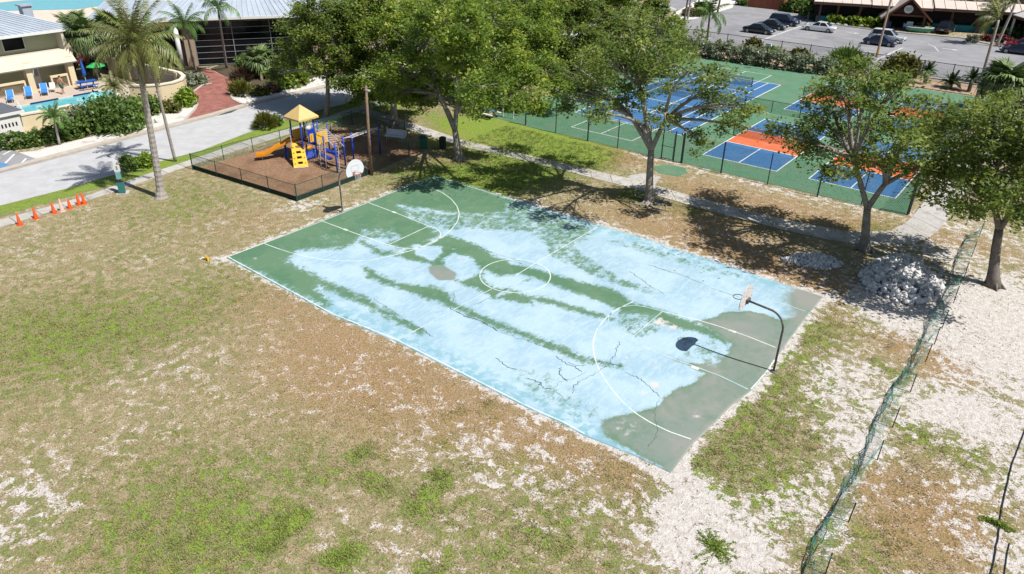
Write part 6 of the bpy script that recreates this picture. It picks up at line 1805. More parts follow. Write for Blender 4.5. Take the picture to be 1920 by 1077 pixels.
def hoop(label, base, arm, sgn, polem, rimm, worn, withnet):
    bx, by = base
    t = thing('basketball_hoop', label, 'basketball hoop', base)
    xb = bx + sgn * arm
    pts = [(bx, by, -.1), (bx, by, 1.2), (bx, by, 2.15)]
    for a in np.linspace(.15, 1.4, 7):
        pts.append((bx + sgn * .72 * (1 - math.cos(a)), by, 2.15 + .80 * math.sin(a)))
    pts.append((xb - sgn * .04, by, 3.02))
    MB().tube(pts, .048, 10).build('pole', polem, t, smooth=True)
    MB().lathe([(.17, -.02), (.15, .03), (.08, .05)], (bx, by, 0), 12).build('pole_foot', polem, t)
    bo = fan_board(t, xb, sgn, 2.82, worn)
    MB().box(min(xb - sgn * .10, xb - sgn * .004), by - .16, 2.92, max(xb - sgn * .10, xb - sgn * .004), by + .16, 3.12).build('bracket', polem, t)
    rc = (xb + sgn * .41, by, 3.05)
    MB().tube([(rc[0] + .228 * math.cos(a), rc[1] + .228 * math.sin(a), rc[2]) for a in np.linspace(0, 2 * math.pi, 25)], .016, 6, caps=False).build('rim', rimm, t, smooth=True)
    MB().beam((xb + sgn * .035, by - .06, 3.04), (xb + sgn * .19, by - .04, 3.05), .05, .02).beam((xb + sgn * .035, by + .06, 3.04), (xb + sgn * .19, by + .04, 3.05), .05, .02).beam((xb + sgn * .04, by, 2.95), (xb + sgn * .16, by, 3.03), .10, .03).build('rim_mount', rimm, t)
    if withnet:
        nb = MB()
        for i in range(12):
            for d in (-1, 1):
                p = []
                for j in range(5):
                    a = 2 * math.pi * (i + d * j * .5) / 12
                    r = .225 - .085 * (j / 4) ** .7
                    p.append((rc[0] + r * math.cos(a), rc[1] + r * math.sin(a), rc[2] - .01 - .105 * j))
                nb.tube(p, .008, 3, caps=False)
        nb.build('net', M_NET, t)
    return t
hoop('basketball hoop on a bent dark pole with scuffed fan backboard at the near right baseline', (14.46, 0.15), 1.75, -1, M_POLE, M_BLACKRIM, True, False)
hoop('basketball hoop with clean white fan backboard, orange rim and net by the playground fence', (-14.09, -0.13), 1.45, 1, M_GALV, M_RIM, False, True)

# ================================================================== PLAYGROUND
M_PBLUE = mat('play_blue', (.012, .045, .36), .4, .1, 2)
M_PYEL = mat('play_yellow', (.66, .40, .045), .45, .08, 2)
M_POR = mat('play_orange', (.60, .25, .018), .4, .08, 2)
M_PTAN = mat('play_tan_roof', (.56, .40, .17), .55, .06, 1.5)
M_PWHITE = mat('play_white_steel', (.50, .49, .50), .5, .08, 4)
pg = thing('play_structure', 'blue and yellow climbing structure with tan pyramid roof, slide and monkey bars', 'playground', (-24.3, 5.0, 0))
cx0, cx1, cy0, cy1 = -24.95, -23.75, 4.45, 5.65
for (x, y) in ((cx0, cy0), (cx1, cy0), (cx1, cy1), (cx0, cy1)):
    MB().tube([(x, y, -.1), (x, y, 3.3)], .062, 10).build('post', M_PBLUE, pg, smooth=True)
ap = ((cx0 + cx1) / 2, (cy0 + cy1) / 2, 4.15)
ev_ = [(cx0 - .32, cy0 - .32, 3.28), (cx1 + .32, cy0 - .32, 3.28), (cx1 + .32, cy1 + .32, 3.28), (cx0 - .32, cy1 + .32, 3.28)]
rf = MB()
rf.add(ev_ + [ap] + [(a, b, c - .14) for a, b, c in ev_], [(0, 1, 4), (1, 2, 4), (2, 3, 4), (3, 0, 4), (5, 6, 1, 0), (6, 7, 2, 1), (7, 8, 3, 2), (8, 5, 0, 3), (8, 7, 6, 5)])
rf.build('roof', M_PTAN, pg)
DZ = 1.35
MB().box(cx0 - .04, cy0 - .04, DZ - .08, cx1 + .04, cy1 + .04, DZ).build('deck', mat('deck_brown', (.10, .055, .04), .8), pg)
MB().box(cx0, cy1 + .07, .9, cx1, cy1 + 1.2, .98).build('deck', mat('deck_brown', (.10, .055, .04), .8), pg)
for (x, y) in ((cx1, cy1 + 1.25), (cx0, cy1 + 1.25)):
    MB().tube([(x, y, -.1), (x, y, 2.3)], .062, 10).build('post', M_PBLUE, pg, smooth=True)
# east side panel: blue board with yellow insert and round white bubble
px_ = cx1 + .02
MB().box(px_ - .03, cy0 + .55, DZ - .1, px_ + .03, cy1 - .07, 2.35).build('blue_panel', M_PBLUE, pg)
MB().box(px_ + .032, cy0 + .68, DZ, px_ + .07, cy1 - .2, 1.98).build('yellow_panel', M_PYEL, pg)
for dy in (-.16, 0, .16):
    MB().box(px_ + .072, 5.1 + dy - .02, DZ + .08, px_ + .10, 5.1 + dy + .02, 1.9).build('panel_bar', mat('panel_gold', (.42, .22, .02), .5), pg)
MB().ball((px_ - .1, 5.2, 2.42), (.16, .26, .20), 10, 6).build('bubble', M_PWHITE, pg, smooth=True)
MB().box(px_ - .03, cy1 + .08, .98, px_ + .03, cy1 + 1.18, 1.95).build('yellow_panel', M_PYEL, pg)
MB().box(px_ - .03, cy0 + .1, .12, px_ + .03, cy1 - .08, .72).build('blue_panel', M_PBLUE, pg)
lt = MB()
for j in range(7):
    y = cy0 + .18 + .14 * j
    lt.beam((px_ + .04, y, .2), (px_ + .04, min(y + .3, cy1 - .12), .66), .03, .015)
lt.build('panel_pattern', mat('panel_pale_blue', (.20, .30, .62), .5), pg)
MB().ball((px_, 5.0, .95), (.06, .24, .15), 10, 6).build('orange_knob', M_POR, pg, smooth=True)
MB().box(cx0 - .02, cy0 + .1, DZ, cx0 + .02, cy1 - .1, 2.2).build('side_panel', M_PYEL, pg)
# climbing wall, sloping out to the south-east
A0, A1 = Vector((-23.10, 2.95, .06)), Vector((-22.55, 3.85, .06))
B0, B1 = Vector((-24.63, 4.03, 1.35)), Vector((-24.14, 4.79, 1.35))
nn = (A1 - A0).cross(B0 - A0).normalized()
if nn.z < 0: nn = -nn
def wp(s, t): return A0.lerp(A1, s).lerp(B0.lerp(B1, s), t)
for (s0, s1) in ((0, .32), (.68, 1)):
    q = [wp(s0, 0), wp(s1, 0), wp(s1, 1), wp(s0, 1)]
    lo = [p - nn * .09 for p in q]
    MB().add(q + lo, [(0, 1, 2, 3), (7, 6, 5, 4), (0, 4, 5, 1), (1, 5, 6, 2), (2, 6, 7, 3), (3, 7, 4, 0)]).build('climbing_wall_side', M_PYEL, pg)
for k in range(5):
    t0, t1 = .0 + k * .22, .12 + k * .22
    q = [wp(.32, t0), wp(.68, t0), wp(.68, t1), wp(.32, t1)]
    lo = [p - nn * .085 for p in q]
    MB().add(q + lo, [(0, 1, 2, 3), (7, 6, 5, 4), (0, 4, 5, 1), (1, 5, 6, 2), (2, 6, 7, 3), (3, 7, 4, 0)]).build('climbing_rung', M_PYEL, pg)
    for s in (.14, .86):
        c = wp(s, t0 + .14) + nn * .03
        MB().ball(c, (.07, .07, .05), 6, 4).build('hand_hold', mat('hold_gold', (.45, .24, .02), .5), pg)
for s in (.05, .95):
    MB().tube([wp(s, .8) + nn * .05, wp(s, 1.0) + nn * .25 + Vector((0, 0, .3)), wp(s, 1.05) + Vector((0, 0, .95)), B0.lerp(B1, s) + Vector((-.25, .25, 1.15)), B0.lerp(B1, s) + Vector((-.45, .4, .7)), B0.lerp(B1, s) + Vector((-.45, .4, 0))], .024, 6).build('grab_rail', M_PWHITE, pg, smooth=True)
MB().tube([A0 + Vector((.1, -.1, .02)), A0.lerp(A1, .5) + Vector((.22, -.12, .02)), A1 + Vector((.1, -.1, .02))], .03, 5).build('foot_bar', M_PWHITE, pg)
# chute slide to the west-south-west, gently waved
sl_ = [Vector((-24.95, 4.75, 1.42)), Vector((-25.3, 4.35, 1.32)), Vector((-25.55, 3.95, 1.02)), Vector((-25.85, 3.5, .84)), Vector((-26.1, 3.1, .55)), Vector((-26.35, 2.75, .36)), Vector((-26.7, 2.25, .34))]
cs = [(-.30, .22), (-.30, .02), (-.2, -.05), (.2, -.05), (.30, .02), (.30, .22), (.26, .22), (.24, .05), (.17, .0), (-.17, .0), (-.24, .05), (-.26, .22)]
sm = MB()
for i, p in enumerate(sl_):
    d = (sl_[min(i + 1, 6)] - sl_[max(i - 1, 0)]); d.z = 0; d.normalize()
    sd = Vector((-d.y, d.x, 0))
    for (a, z) in cs:
        q = p + sd * a; sm.v.append((q.x, q.y, q.z + z))
for i in range(6):
    for j in range(12):
        j2 = (j + 1) % 12
        sm.f.append((i * 12 + j, i * 12 + j2, (i + 1) * 12 + j2, (i + 1) * 12 + j))
sm.f.append(tuple(range(12))); sm.f.append(tuple(range(83, 71, -1)))
sm.build('slide', M_POR, pg, smooth=False)
MB().tube([(-26.45, 2.6, -.05), (-26.45, 2.6, .32)], .04, 6).build('slide_leg', M_PWHITE, pg)
MB().box(-25.5, 4.0, -.05, -25.38, 4.12, 1.1).build('slide_leg', M_PBLUE, pg)
# overhead ladders and climbers to the east and north
def ladder(p0, p1, wv, n, m=M_PWHITE, rr=.022):
    a, b = Vector(p0), Vector(p1); w = Vector(wv)
    mb = MB().tube([a, b], rr, 6).tube([a + w, b + w], rr, 6)
    for k in range(n):
        q = a.lerp(b, (k + .5) / n)
        mb.tube([q, q + w], rr * .8, 5)
    return mb
posts = [((-21.85, 4.97), 2.2), ((-19.87, 4.37), 2.25), ((-20.67, 5.82), 2.3), ((-20.82, 6.79), 2.3), ((-21.01, 8.77), 2.3), ((-20.69, 9.38), 2.3)]
for (q, h) in posts:
    MB().tube([(q[0], q[1], -.1), (q[0], q[1], h)], .062, 10).build('post', M_PBLUE, pg, smooth=True)
q1, q2, q3, q4, q5, q6 = [p[0] for p in posts]
ladder((cx1 + .1, cy1 + .2, 2.2), (q2[0], q2[1], 1.95), (.25, .62, 0), 9).build('overhead_ladder', M_PWHITE, pg)
ladder((q3[0], q3[1], 2.1), (q5[0], q5[1], 2.1), (.35, .55, 0), 9).build('overhead_ladder', M_PWHITE, pg)
ladder((q4[0], q4[1], 2.12), (q6[0], q6[1], 2.12), (-.1, .1, .0), 1).build('overhead_rail', M_PWHITE, pg)
for (x, y, dx, dy, h, n) in ((q2[0] - .25, q2[1] + .15, .45, -.1, 2.0, 7), (-21.3, 4.5, .35, -.25, 1.9, 7), (-22.3, 4.75, .35, -.2, 1.9, 6), (-22.9, 5.3, .4, .05, 1.7, 6)):
    ladder((x, y, 0), (x - .15, y + .2, h), (dx, dy, 0), n).build('vertical_ladder', M_PWHITE, pg)
for (a, b) in ((( -22.6, 5.0, .75), (-20.9, 4.7, .75)), ((-22.4, 5.4, 1.05), (-20.6, 5.3, .9))):
    MB().beam(a, b, .35, .08).build('step_pod', M_PBLUE, pg)
MB().tube([(q3[0], q3[1], 2.1), (q3[0] - .5, q3[1] - .3, 2.4), (q2[0] - .2, q2[1] + .6, 2.0), (q2[0], q2[1], 1.7)], .022, 6).build('arch_rail', M_PWHITE, pg, smooth=True)
lp = [Vector((q5[0] + .15 * math.cos(a), q5[1] - .35 + .33 * math.sin(a), 1.85 + .26 * math.cos(a * 1.0))) for a in np.linspace(0, 6.28, 14)]
MB().tube(lp, .02, 5, caps=False).build('loop_rail', M_PWHITE, pg)

def bench(label, c, rz):
    t = thing('park_bench', label, 'bench', c, rz)
    M = mat('bench_white', (.62, .66, .70), .5, .06, 3)
    for k in range(4):
        MB().box(-.9, -.24 + .115 * k, .42, .9, -.14 + .115 * k, .455).build('seat_slat', M, t, local=True)
    for k in range(4):
        MB().beam((-.9, .25 + .02 * k, .52 + .115 * k), (.9, .25 + .02 * k, .52 + .115 * k), .03, .10).build('back_slat', M, t, local=True)
    for x in (-.7, .7):
        MB().tube([(x, -.2, 0), (x, -.2, .41)], .03, 5).tube([(x, .2, 0), (x, .24, .5), (x, .31, .92)], .03, 5).beam((x, -.22, .40), (x, .24, .40), .05, .03).build('leg', mat('bench_leg', (.35, .36, .38), .5), t, local=True)
    return t
bench('white slatted bench in the shade behind the monkey bars', (-22.1, 12.4), .35)
bn = thing('litter_bin', 'dark green litter bin beside the path in the tree shade', 'bin', (-19.1, 12.6, 0))
MB().lathe([(.26, 0), (.30, .1), (.31, .85)], (-19.1, 12.6, 0), 12).build('bin_body', mat('bin_green', (.01, .11, .075), .5, .1, 3), bn, smooth=False)
MB().lathe([(.33, .852), (.33, .93), (.2, 1.02)], (-19.1, 12.6, 0), 12).build('lid', mat('bin_lid', (.012, .08, .06), .5), bn)
b2 = thing('litter_bin', 'black litter bin next to the path, right of the green bin', 'bin', (-17.9, 13.6, 0))
MB().lathe([(.25, 0), (.29, .1), (.29, .8)], (-17.9, 13.6, 0), 12).build('bin_body', M_DARKPOST, b2)
MB().lathe([(.31, .802), (.31, .88), (.18, .96)], (-17.9, 13.6, 0), 12).build('lid', M_DARKPOST, b2)
up = thing('wooden_pole', 'tall brown wooden light pole at the playground fence corner', 'pole', (-17.64, 5.68))
b_ = (-17.64, 5.68)
MB().tube([(b_[0], b_[1], -.2), (b_[0] + .03, b_[1], 3.4), (b_[0] + .1, b_[1] + .05, 6.5)], [.125, .11, .085], 9).build('pole_shaft', mat('pole_wood', (.20, .135, .095), .9, .2, 3, .4, 15), up, smooth=True)
MB().beam((b_[0] - .1, b_[1], 6.2), (b_[0] + .7, b_[1] - .4, 6.4), .07, .07).build('lamp_arm', M_GALV, up)
MB().ball((b_[0] + .85, b_[1] - .48, 6.38), (.24, .18, .1), 8, 5).build('lamp_head', M_GALV, up)

# bench table and board at the west end of the courts
tb = thing('picnic_table', 'blue topped picnic table at the west end of the tennis fence', 'table', (-20.6, 22.9, 0))
MB().box(-21.4, 22.55, .70, -19.9, 23.2, .76).build('tabletop', M_PADBLUE, tb)
for s in (-1, 1):
    MB().box(-21.4, 22.9 + s * .62 - .14, .42, -19.9, 22.9 + s * .62 + .14, .47).build('seat', mat('table_white', (.55, .56, .6), .6), tb)
for x in (-21.1, -20.2):
    MB().beam((x, 22.35, 0), (x, 23.1, .7), .06, .06).build('leg', M_DARKPOST, tb); MB().beam((x + .07, 23.4, 0), (x + .07, 22.65, .7), .06, .06).build('leg', M_DARKPOST, tb)
nbd = thing('notice_board', 'white framed dark board beside the blue picnic table', 'notice board', (-19.3, 23.9, 0))
for x in (-19.9, -18.7):
    MB().tube([(x, 23.9, 0), (x, 23.9, 1.9)], .05, 6).build('post', M_TRIM, nbd)
MB().box(-19.84, 23.87, 1.0, -18.76, 23.93, 1.8).build('board', mat('board_dark', (.05, .07, .07), .7), nbd)
MB().box(-19.95, 23.84, 1.81, -18.65, 23.96, 1.9).build('top_bar', M_TRIM, nbd)

# ================================================================== SMALL THINGS ON THE LAWN
M_CONE = mat('cone_orange', (.62, .085, .015), .55, .08, 4)
M_CONEP = mat('cone_faded', (.66, .40, .34), .6, .08, 4)
def cone(label, c, m, h=.70):
    t = thing('traffic_cone', label, 'traffic cone', c, RNG.uniform(-.5, .5))
    MB().box(-.18, -.18, .0, .18, .18, .035, .92).build('base', m, t, local=True)
    MB().lathe([(.135, .036), (.128, .06), (.035, h - .02), (.022, h)], (0, 0, 0), 14).build('cone_body', m, t, local=True, smooth=True)
    if m is M_CONEP:
        MB().lathe([(.0755, h * .52), (.050, h * .80)], (0, 0, .0), 14).build('reflective_band', M_TRIM, t, local=True)
    return t
names = ['orange cone nearest the left edge of the picture', 'orange cone second from the left, set apart on the grass edge', 'orange cone just left of the faded pinkish cone', 'faded pinkish white cone in the middle of the row', 'shorter orange cone just right of the faded cone', 'left one of the close pair of orange cones at the row end', 'last orange cone at the kiosk end of the row']
for nm, p, h in zip(names, ((-27.57, -14.14), (-27.85, -13.10), (-27.86, -12.01), (-27.83, -11.53), (-27.89, -11.01), (-28.08, -10.35), (-28.03, -10.06)), (.78, .78, .76, .84, .66, .80, .76)):
    cone(nm, p, M_CONEP if nm.startswith('faded') else M_CONE, h)
ks = thing('dog_waste_station', 'white and green dog waste station on a post beside the sidewalk', 'waste station', (-27.92, -7.51), .93)
MB().box(-.38, -.34, -.02, .38, .34, .05).build('concrete_foot', M_WALK, ks, local=True)
MB().box(-.04, -.03, .05, .04, .03, 1.95).build('post', M_GALV, ks, local=True)
MB().box(-.2, -.24, .10, .2, -.035, .86).build('bin', mat('kiosk_green', (.035, .17, .16), .5, .1, 3), ks, local=True)
MB().box(-.21, -.25, .861, .21, -.03, .90).build('bin_lid', M_DARKPOST, ks, local=True)
MB().box(-.15, -.17, 1.05, .15, -.035, 1.52).build('bag_dispenser', mat('kiosk_blue_green', (.16, .33, .38), .5, .1, 3), ks, local=True)
MB().box(-.19, -.06, 1.54, .19, -.035, 2.02).build('sign_plate', M_TRIM, ks, local=True)
MB().box(-.05, -.066, 1.66, .05, -.061, 1.92).build('sign_symbol', mat('sign_grey', (.20, .22, .22), .7), ks, local=True)
yv = thing('irrigation_valve_marker', 'small yellow valve marker lying by a white pipe end near the court corner', 'valve marker', (-14.47, -9.61))
yx, yy_ = (-14.47, -9.61)
MB().box(yx - .12, yy_ - .05, 0, yx - .03, yy_ + .05, .26).build('marker_post', mat('marker_yellow', (.62, .42, .03), .5), yv)
MB().box(yx + .04, yy_ - .05, 0, yx + .13, yy_ + .05, .24).build('marker_post', mat('marker_yellow', (.62, .42, .03), .5), yv)
MB().tube([(yx - .4, yy_ - .22, .03), (yx - .32, yy_ - .05, .12), (yx - .22, yy_ + .02, .05)], .04, 6).build('pipe_end', M_TRIM, yv)

# crushed rock piles
def rock_mesh(seed):
    rg = np.random.default_rng(seed)
    import bmesh
    bm = bmesh.new()
    bmesh.ops.create_icosphere(bm, subdivisions=1, radius=1.0)
    for v in bm.verts:
        v.co *= 1 + rg.uniform(-.28, .22)
        v.co.z *= .75
    me = bpy.data.meshes.new('rock')
    bm.to_mesh(me); bm.free()
    me.materials.append(mat('crushed_rock', (.60, .59, .59), .95, .14, 2.5, .4, 12, objvar=.25))
    return me
ROCKS = [rock_mesh(k) for k in range(7)]
def rock_pile(label, poly, n, hmax, smin, smax, ctr):
    t = thing('rock_pile', label, 'rock pile', (ctr[0], ctr[1], 0))
    xs = [p[0] for p in poly]; ys = [p[1] for p in poly]
    out = []
    while len(out) < n:
        x, y = RNG.uniform(min(xs), max(xs)), RNG.uniform(min(ys), max(ys))
        X, Y = np.array([x]), np.array([y])
        if not inside(X, Y, poly)[0]:
            continue
        d = float(seg_dist(X, Y, poly, True)[0])
        out.append((x, y, min(1, d / 1.3) ** .7 * hmax * RNG.uniform(.55, 1.0), RNG.uniform(smin, smax)))
    out.sort(key=lambda q: -q[3])
    big, small = out[:290], out[290:]
    for (x, y, z, s) in big:
        o = bpy.data.objects.new('rock', ROCKS[int(RNG.integers(0, 7))])
        link(o, t)
        o.location = (x - ctr[0], y - ctr[1], z + s * .35)
        o.rotation_euler = tuple(RNG.uniform(0, 6.28, 3))
        o.scale = tuple(s * RNG.uniform(.8, 1.2, 3))
    if small:
        mb = MB()
        for (x, y, z, s) in small:
            base = ROCKS[int(RNG.integers(0, 7))]
            R_ = Matrix.Rotation(RNG.uniform(0, 6.28), 3, 'Z') @ Matrix.Rotation(RNG.uniform(0, 6.28), 3, 'X')
            mb.add([tuple(R_ @ v.co * s + Vector((x, y, z + s * .3))) for v in base.vertices], [tuple(p.vertices) for p in base.polygons])
        o = mb.build('small_rocks', ROCKS[0].materials[0], t)
        stuff(o)
    # mound of fines under the stones
    N = 26
    V, F = [(ctr[0], ctr[1], hmax * .45)], []
    P_ = resamp(poly + [poly[0]], N + 1)[:-1]
    for rr, zz in ((.35, .40), (.65, .28), (.88, .10), (1.0, -.02)):
        for p in P_:
            V.append((ctr[0] + (p[0] - ctr[0]) * rr, ctr[1] + (p[1] - ctr[1]) * rr, hmax * zz if rr < 1 else -.02))
    for i in range(N):
        F.append((0, 1 + i, 1 + (i + 1) % N))
        for k in range(3):
            a = 1 + k * N
            F.append((a + i, a + N + i, a + N + (i + 1) % N, a + (i + 1) % N))
    mb = MB(); mb.v = V; mb.f = F
    mb.build('mound', mat('rock_fines', (.36, .335, .31), .95, .2, 4, .8, 20), t, smooth=True)
    return t
rock_pile('big mound of broken white rock under the oak beside the netting', [(14.79, 11.98), (15.03, 14.55), (15.82, 16.10), (16.81, 16.20), (18.14, 14.75), (18.86, 13.75), (18.88, 12.27), (18.44, 11.03), (17.72, 10.23), (16.63, 10.41), (15.61, 10.69)], 760, .62, .07, .22, (16.85, 12.88))
rock_pile('smaller low heap of crushed rock in the oak shadow', [(10.55, 11.20), (11.08, 12.53), (12.01, 13.49), (12.93, 13.52), (13.68, 13.00), (13.59, 12.32), (12.83, 11.44), (11.84, 11.22)], 430, .32, .05, .13, (12.14, 12.16))
def debris():
    """twigs, leaves and pebbles scattered below the trees and on the sand"""
    mb = MB()
    spots = [((0.81, 13.77), 3.2, 170), ((-14.60, 11.92), 3, 120), ((14.31, 15.03), 3.5, 160), ((20.41, 15.03), 3, 140), ((18.04, 8.79), 2.5, 120), ((18.49, -5.29), 3, 120), ((22.33, -2.20), 2.4, 120), ((21.61, 8.59), 2.6, 110), ((15.59, -10.23), 2, 60), ((5.66, -15.63), 6, 160), ((-3.03, -18.85), 6, 140), ((7.49, 9.37), 3, 120)]
    for (c, r, n) in spots:
        for k in range(n):
            x, y = c[0] + RNG.normal(0, r * .5), c[1] + RNG.normal(0, r * .5)
            if inside(np.array([x]), np.array([y]), SLAB)[0]:
                continue
            a = RNG.uniform(0, 6.28); L_ = RNG.uniform(.03, .13)
            mb.beam((x, y, .012), (x + L_ * math.cos(a), y + L_ * math.sin(a), .02), .011, .010)
    o = mb.build('twig_litter', mat('litter', (.20, .155, .115), .95, .5, 3))
    tag_stuff(o, 'twigs and leaf scraps scattered on the ground under the oaks and over the sand', 'litter')
    return stuff(o)
debris()
def fallen_leaves():
    pts = []
    for (c, r, n, z) in [((1.54, 26.47), 5, 220, .036), ((9.11, 25.99), 4, 180, .036), ((-4.27, 21.52), 5, 200, .036), ((-14.78, 21.66), 5, 160, .036), ((12.52, 24.21), 3, 120, .036), ((-11.64, 8.47), 3.2, 170, .045), ((-5.20, 8.73), 2.5, 110, .045), ((6.52, 8.57), 3, 60, .045), ((-24.16, 6.24), 4, 200, .022), ((-21.98, 9.83), 3, 200, .022), ((0.50, 16.02), 3, 120, .045), ((-10.65, 16.09), 3, 120, .045)]:
        a = RNG.normal(0, r * .55, (n, 2))
        pts.append(np.stack([c[0] + a[:, 0], c[1] + a[:, 1], np.full(n, z)], 1))
    P0 = np.vstack(pts)
    o = quads_mesh('fallen_leaves', leaf_quads(P0, .055, 3.0), RNG.normal(.4, .25, len(P0)), leafmat('dead_leaf', (.12, .07, .035), (.25, .16, .07), (.34, .26, .12), .15, .8))
    tag_stuff(o, 'fallen brown oak leaves lying on the courts and bark under the trees', 'leaves')
    return stuff(o)
fallen_leaves()
def spilled_stones():
    mb = MB()
    c = (16.93, 12.55)
    for k in range(260):
        x, y = c[0] + RNG.normal(0, 1.9), c[1] + RNG.normal(0, 1.7)
        if inside(np.array([x]), np.array([y]), SLAB)[0]:
            continue
        s_ = RNG.uniform(.02, .075)
        b_ = ROCKS[k % 7]
        R_ = Matrix.Rotation(RNG.uniform(0, 6.28), 3, 'Z')
        mb.add([tuple(R_ @ v.co * s_ + Vector((x, y, s_ * .4))) for v in b_.vertices], [tuple(p.vertices) for p in b_.polygons])
    o = mb.build('spilled_stones', ROCKS[0].materials[0])
    tag_stuff(o, 'small stone fragments spilled on the sand around the big rock mound', 'stones')
    return stuff(o)
spilled_stones()
# surface roots of the pale forked oak
rt = bpy.data.objects['oak_tree']
bx_, by_ = (0.58, 14.19)
rb = MB()
for k in range(13):
    a = -2.4 + .42 * k + RNG.uniform(-.15, .15)
    L_ = RNG.uniform(.8, 2.1)
    pts = [(bx_ + math.cos(a) * .35, by_ + math.sin(a) * .35, .12)]
    for j in range(1, 6):
        f = j / 5
        pts.append((bx_ + math.cos(a + .35 * math.sin(f * 5 + k)) * (.35 + L_ * f), by_ + math.sin(a + .35 * math.sin(f * 5 + k)) * (.35 + L_ * f), .09 - .09 * f))
    rb.tube(pts, [.10, .085, .07, .055, .04, .02], 5)
rb.build('surface_roots', M_BARK, rt, smooth=True)

# ================================================================== POOL SIDE
M_LBLUE = mat('lounger_blue', (.04, .20, .55), .7, .08, 4)
def lounger(label, c, rz):
    t = thing('sun_lounger', label, 'sun lounger', c, rz)
    for y in (-.3, .3):
        MB().tube([(-.95, y, .33), (.25, y, .33)], .03, 5).tube([(.25, y, .33), (.9, y, .85)], .03, 5).build('frame_rail', M_TRIM, t, local=True)
    for x in (-.75, .15):
        for y in (-.3, .3):
            MB().tube([(x, y, 0), (x, y, .32)], .028, 5).build('leg', M_TRIM, t, local=True)
    MB().box(-.92, -.27, .345, .22, .27, .375).build('seat', M_LBLUE, t, local=True)
    MB().beam((.25, 0, .37), (.88, 0, .875), .54, .03).build('backrest', M_LBLUE, t, local=True)
    return t
lounger('blue sun lounger nearest the left edge of the pool deck', (-58.4, -2.6, .02), 2.75)
lounger('blue sun lounger in the middle, before the lattice panel', (-58.6, -.9, .02), 2.75)
lounger('blue sun lounger on the right, next to a white chair', (-58.8, .6, .02), 2.75)
wc = thing('pool_chair', 'white low chair right of the blue loungers', 'chair', (-59.0, 1.45, .02), 2.6)
MB().box(-.25, -.25, .36, .25, .25, .40).build('seat', M_TRIM, wc, local=True)
MB().beam((.25, 0, .4), (.42, 0, .85), .5, .03).build('backrest', M_TRIM, wc, local=True)
for x in (-.22, .22):
    for y in (-.22, .22):
        MB().tube([(x, y, 0), (x, y, .36)], .022, 5).build('leg', M_TRIM, wc, local=True)
M_TBL = mat('table_blue', (.015, .085, .36), .6, .08, 4)
pt = thing('picnic_table', 'blue picnic table with benches under the closed blue parasol', 'table', (-57.9, 4.3, .02), 1.45)
MB().box(-.9, -.38, .72, .9, .38, .77).build('tabletop', M_TBL, pt, local=True)
for s in (-1, 1):
    MB().box(-.9, s * .72 - .14, .43, .9, s * .72 + .14, .48).build('seat', M_TBL, pt, local=True)
for x in (-.6, .6):
    MB().beam((x, -.7, 0), (x, .15, .72), .07, .07).build('leg', M_TBL, pt, local=True); MB().beam((x + .08, .7, 0), (x + .08, -.15, .72), .07, .07).build('leg', M_TBL, pt, local=True)
um = thing('parasol', 'closed blue parasol standing through the picnic table', 'parasol', (-57.9, 4.3, .02))
MB().tube([(-57.9, 4.3, .02), (-57.9, 4.3, 2.9)], .025, 6).build('pole', M_TRIM, um)
MB().lathe([(.10, 1.25), (.17, 1.5), (.15, 2.1), (.08, 2.6), (.02, 2.95)], (-57.9, 4.3, 0), 10).build('furled_canopy', M_TBL, um)
def parasol(label, c, h, r, m, pm):
    t = thing('parasol', label, 'parasol', c)
    MB().tube([(c[0], c[1], 0), (c[0], c[1], h)], .025, 6).build('pole', pm, t)
    MB().lathe([(r, h - .42), (r * .97, h - .38), (r * .5, h - .15), (.04, h)], (c[0], c[1], 0), 8).build('canopy', m, t)
    return t
parasol('open green parasol behind the pool wall', (-59.98, 6.47, 1.60)[:2], 2.0, .95, mat('parasol_green', (.03, .36, .10), .7), M_TRIM)
parasol('small pale turquoise parasol at the pool edge behind the shrubs', (-49.68, 1.26, 1.20)[:2], 1.6, .65, mat('parasol_turquoise', (.20, .52, .56), .7), M_TRIM)
lampb = (-61.82, 9.47)
wlm = thing('pool_lamp', 'white gooseneck lamp on the garden wall', 'lamp', (-57.6, 9.35, 1.9))
MB().tube([(-57.6, 9.35, 1.9), (-57.6, 9.35, 3.0), (-57.75, 9.25, 3.25), (-57.95, 9.15, 3.15)], .045, 6).build('lamp_stem', M_TRIM, wlm)
MB().lathe([(.16, 0), (.12, .16), (.05, .22)], (-57.98, 9.13, 2.95), 8).build('lamp_head', M_TRIM, wlm)
hr = thing('pool_handrail', 'white handrail going down into the pool', 'handrail', (-55.6, -3.4, 0))
MB().tube([(-56.4, -3.2, .02), (-56.3, -3.2, .85), (-55.2, -3.2, .75), (-54.6, -3.2, .06)], .03, 6).build('rail', M_TRIM, hr)

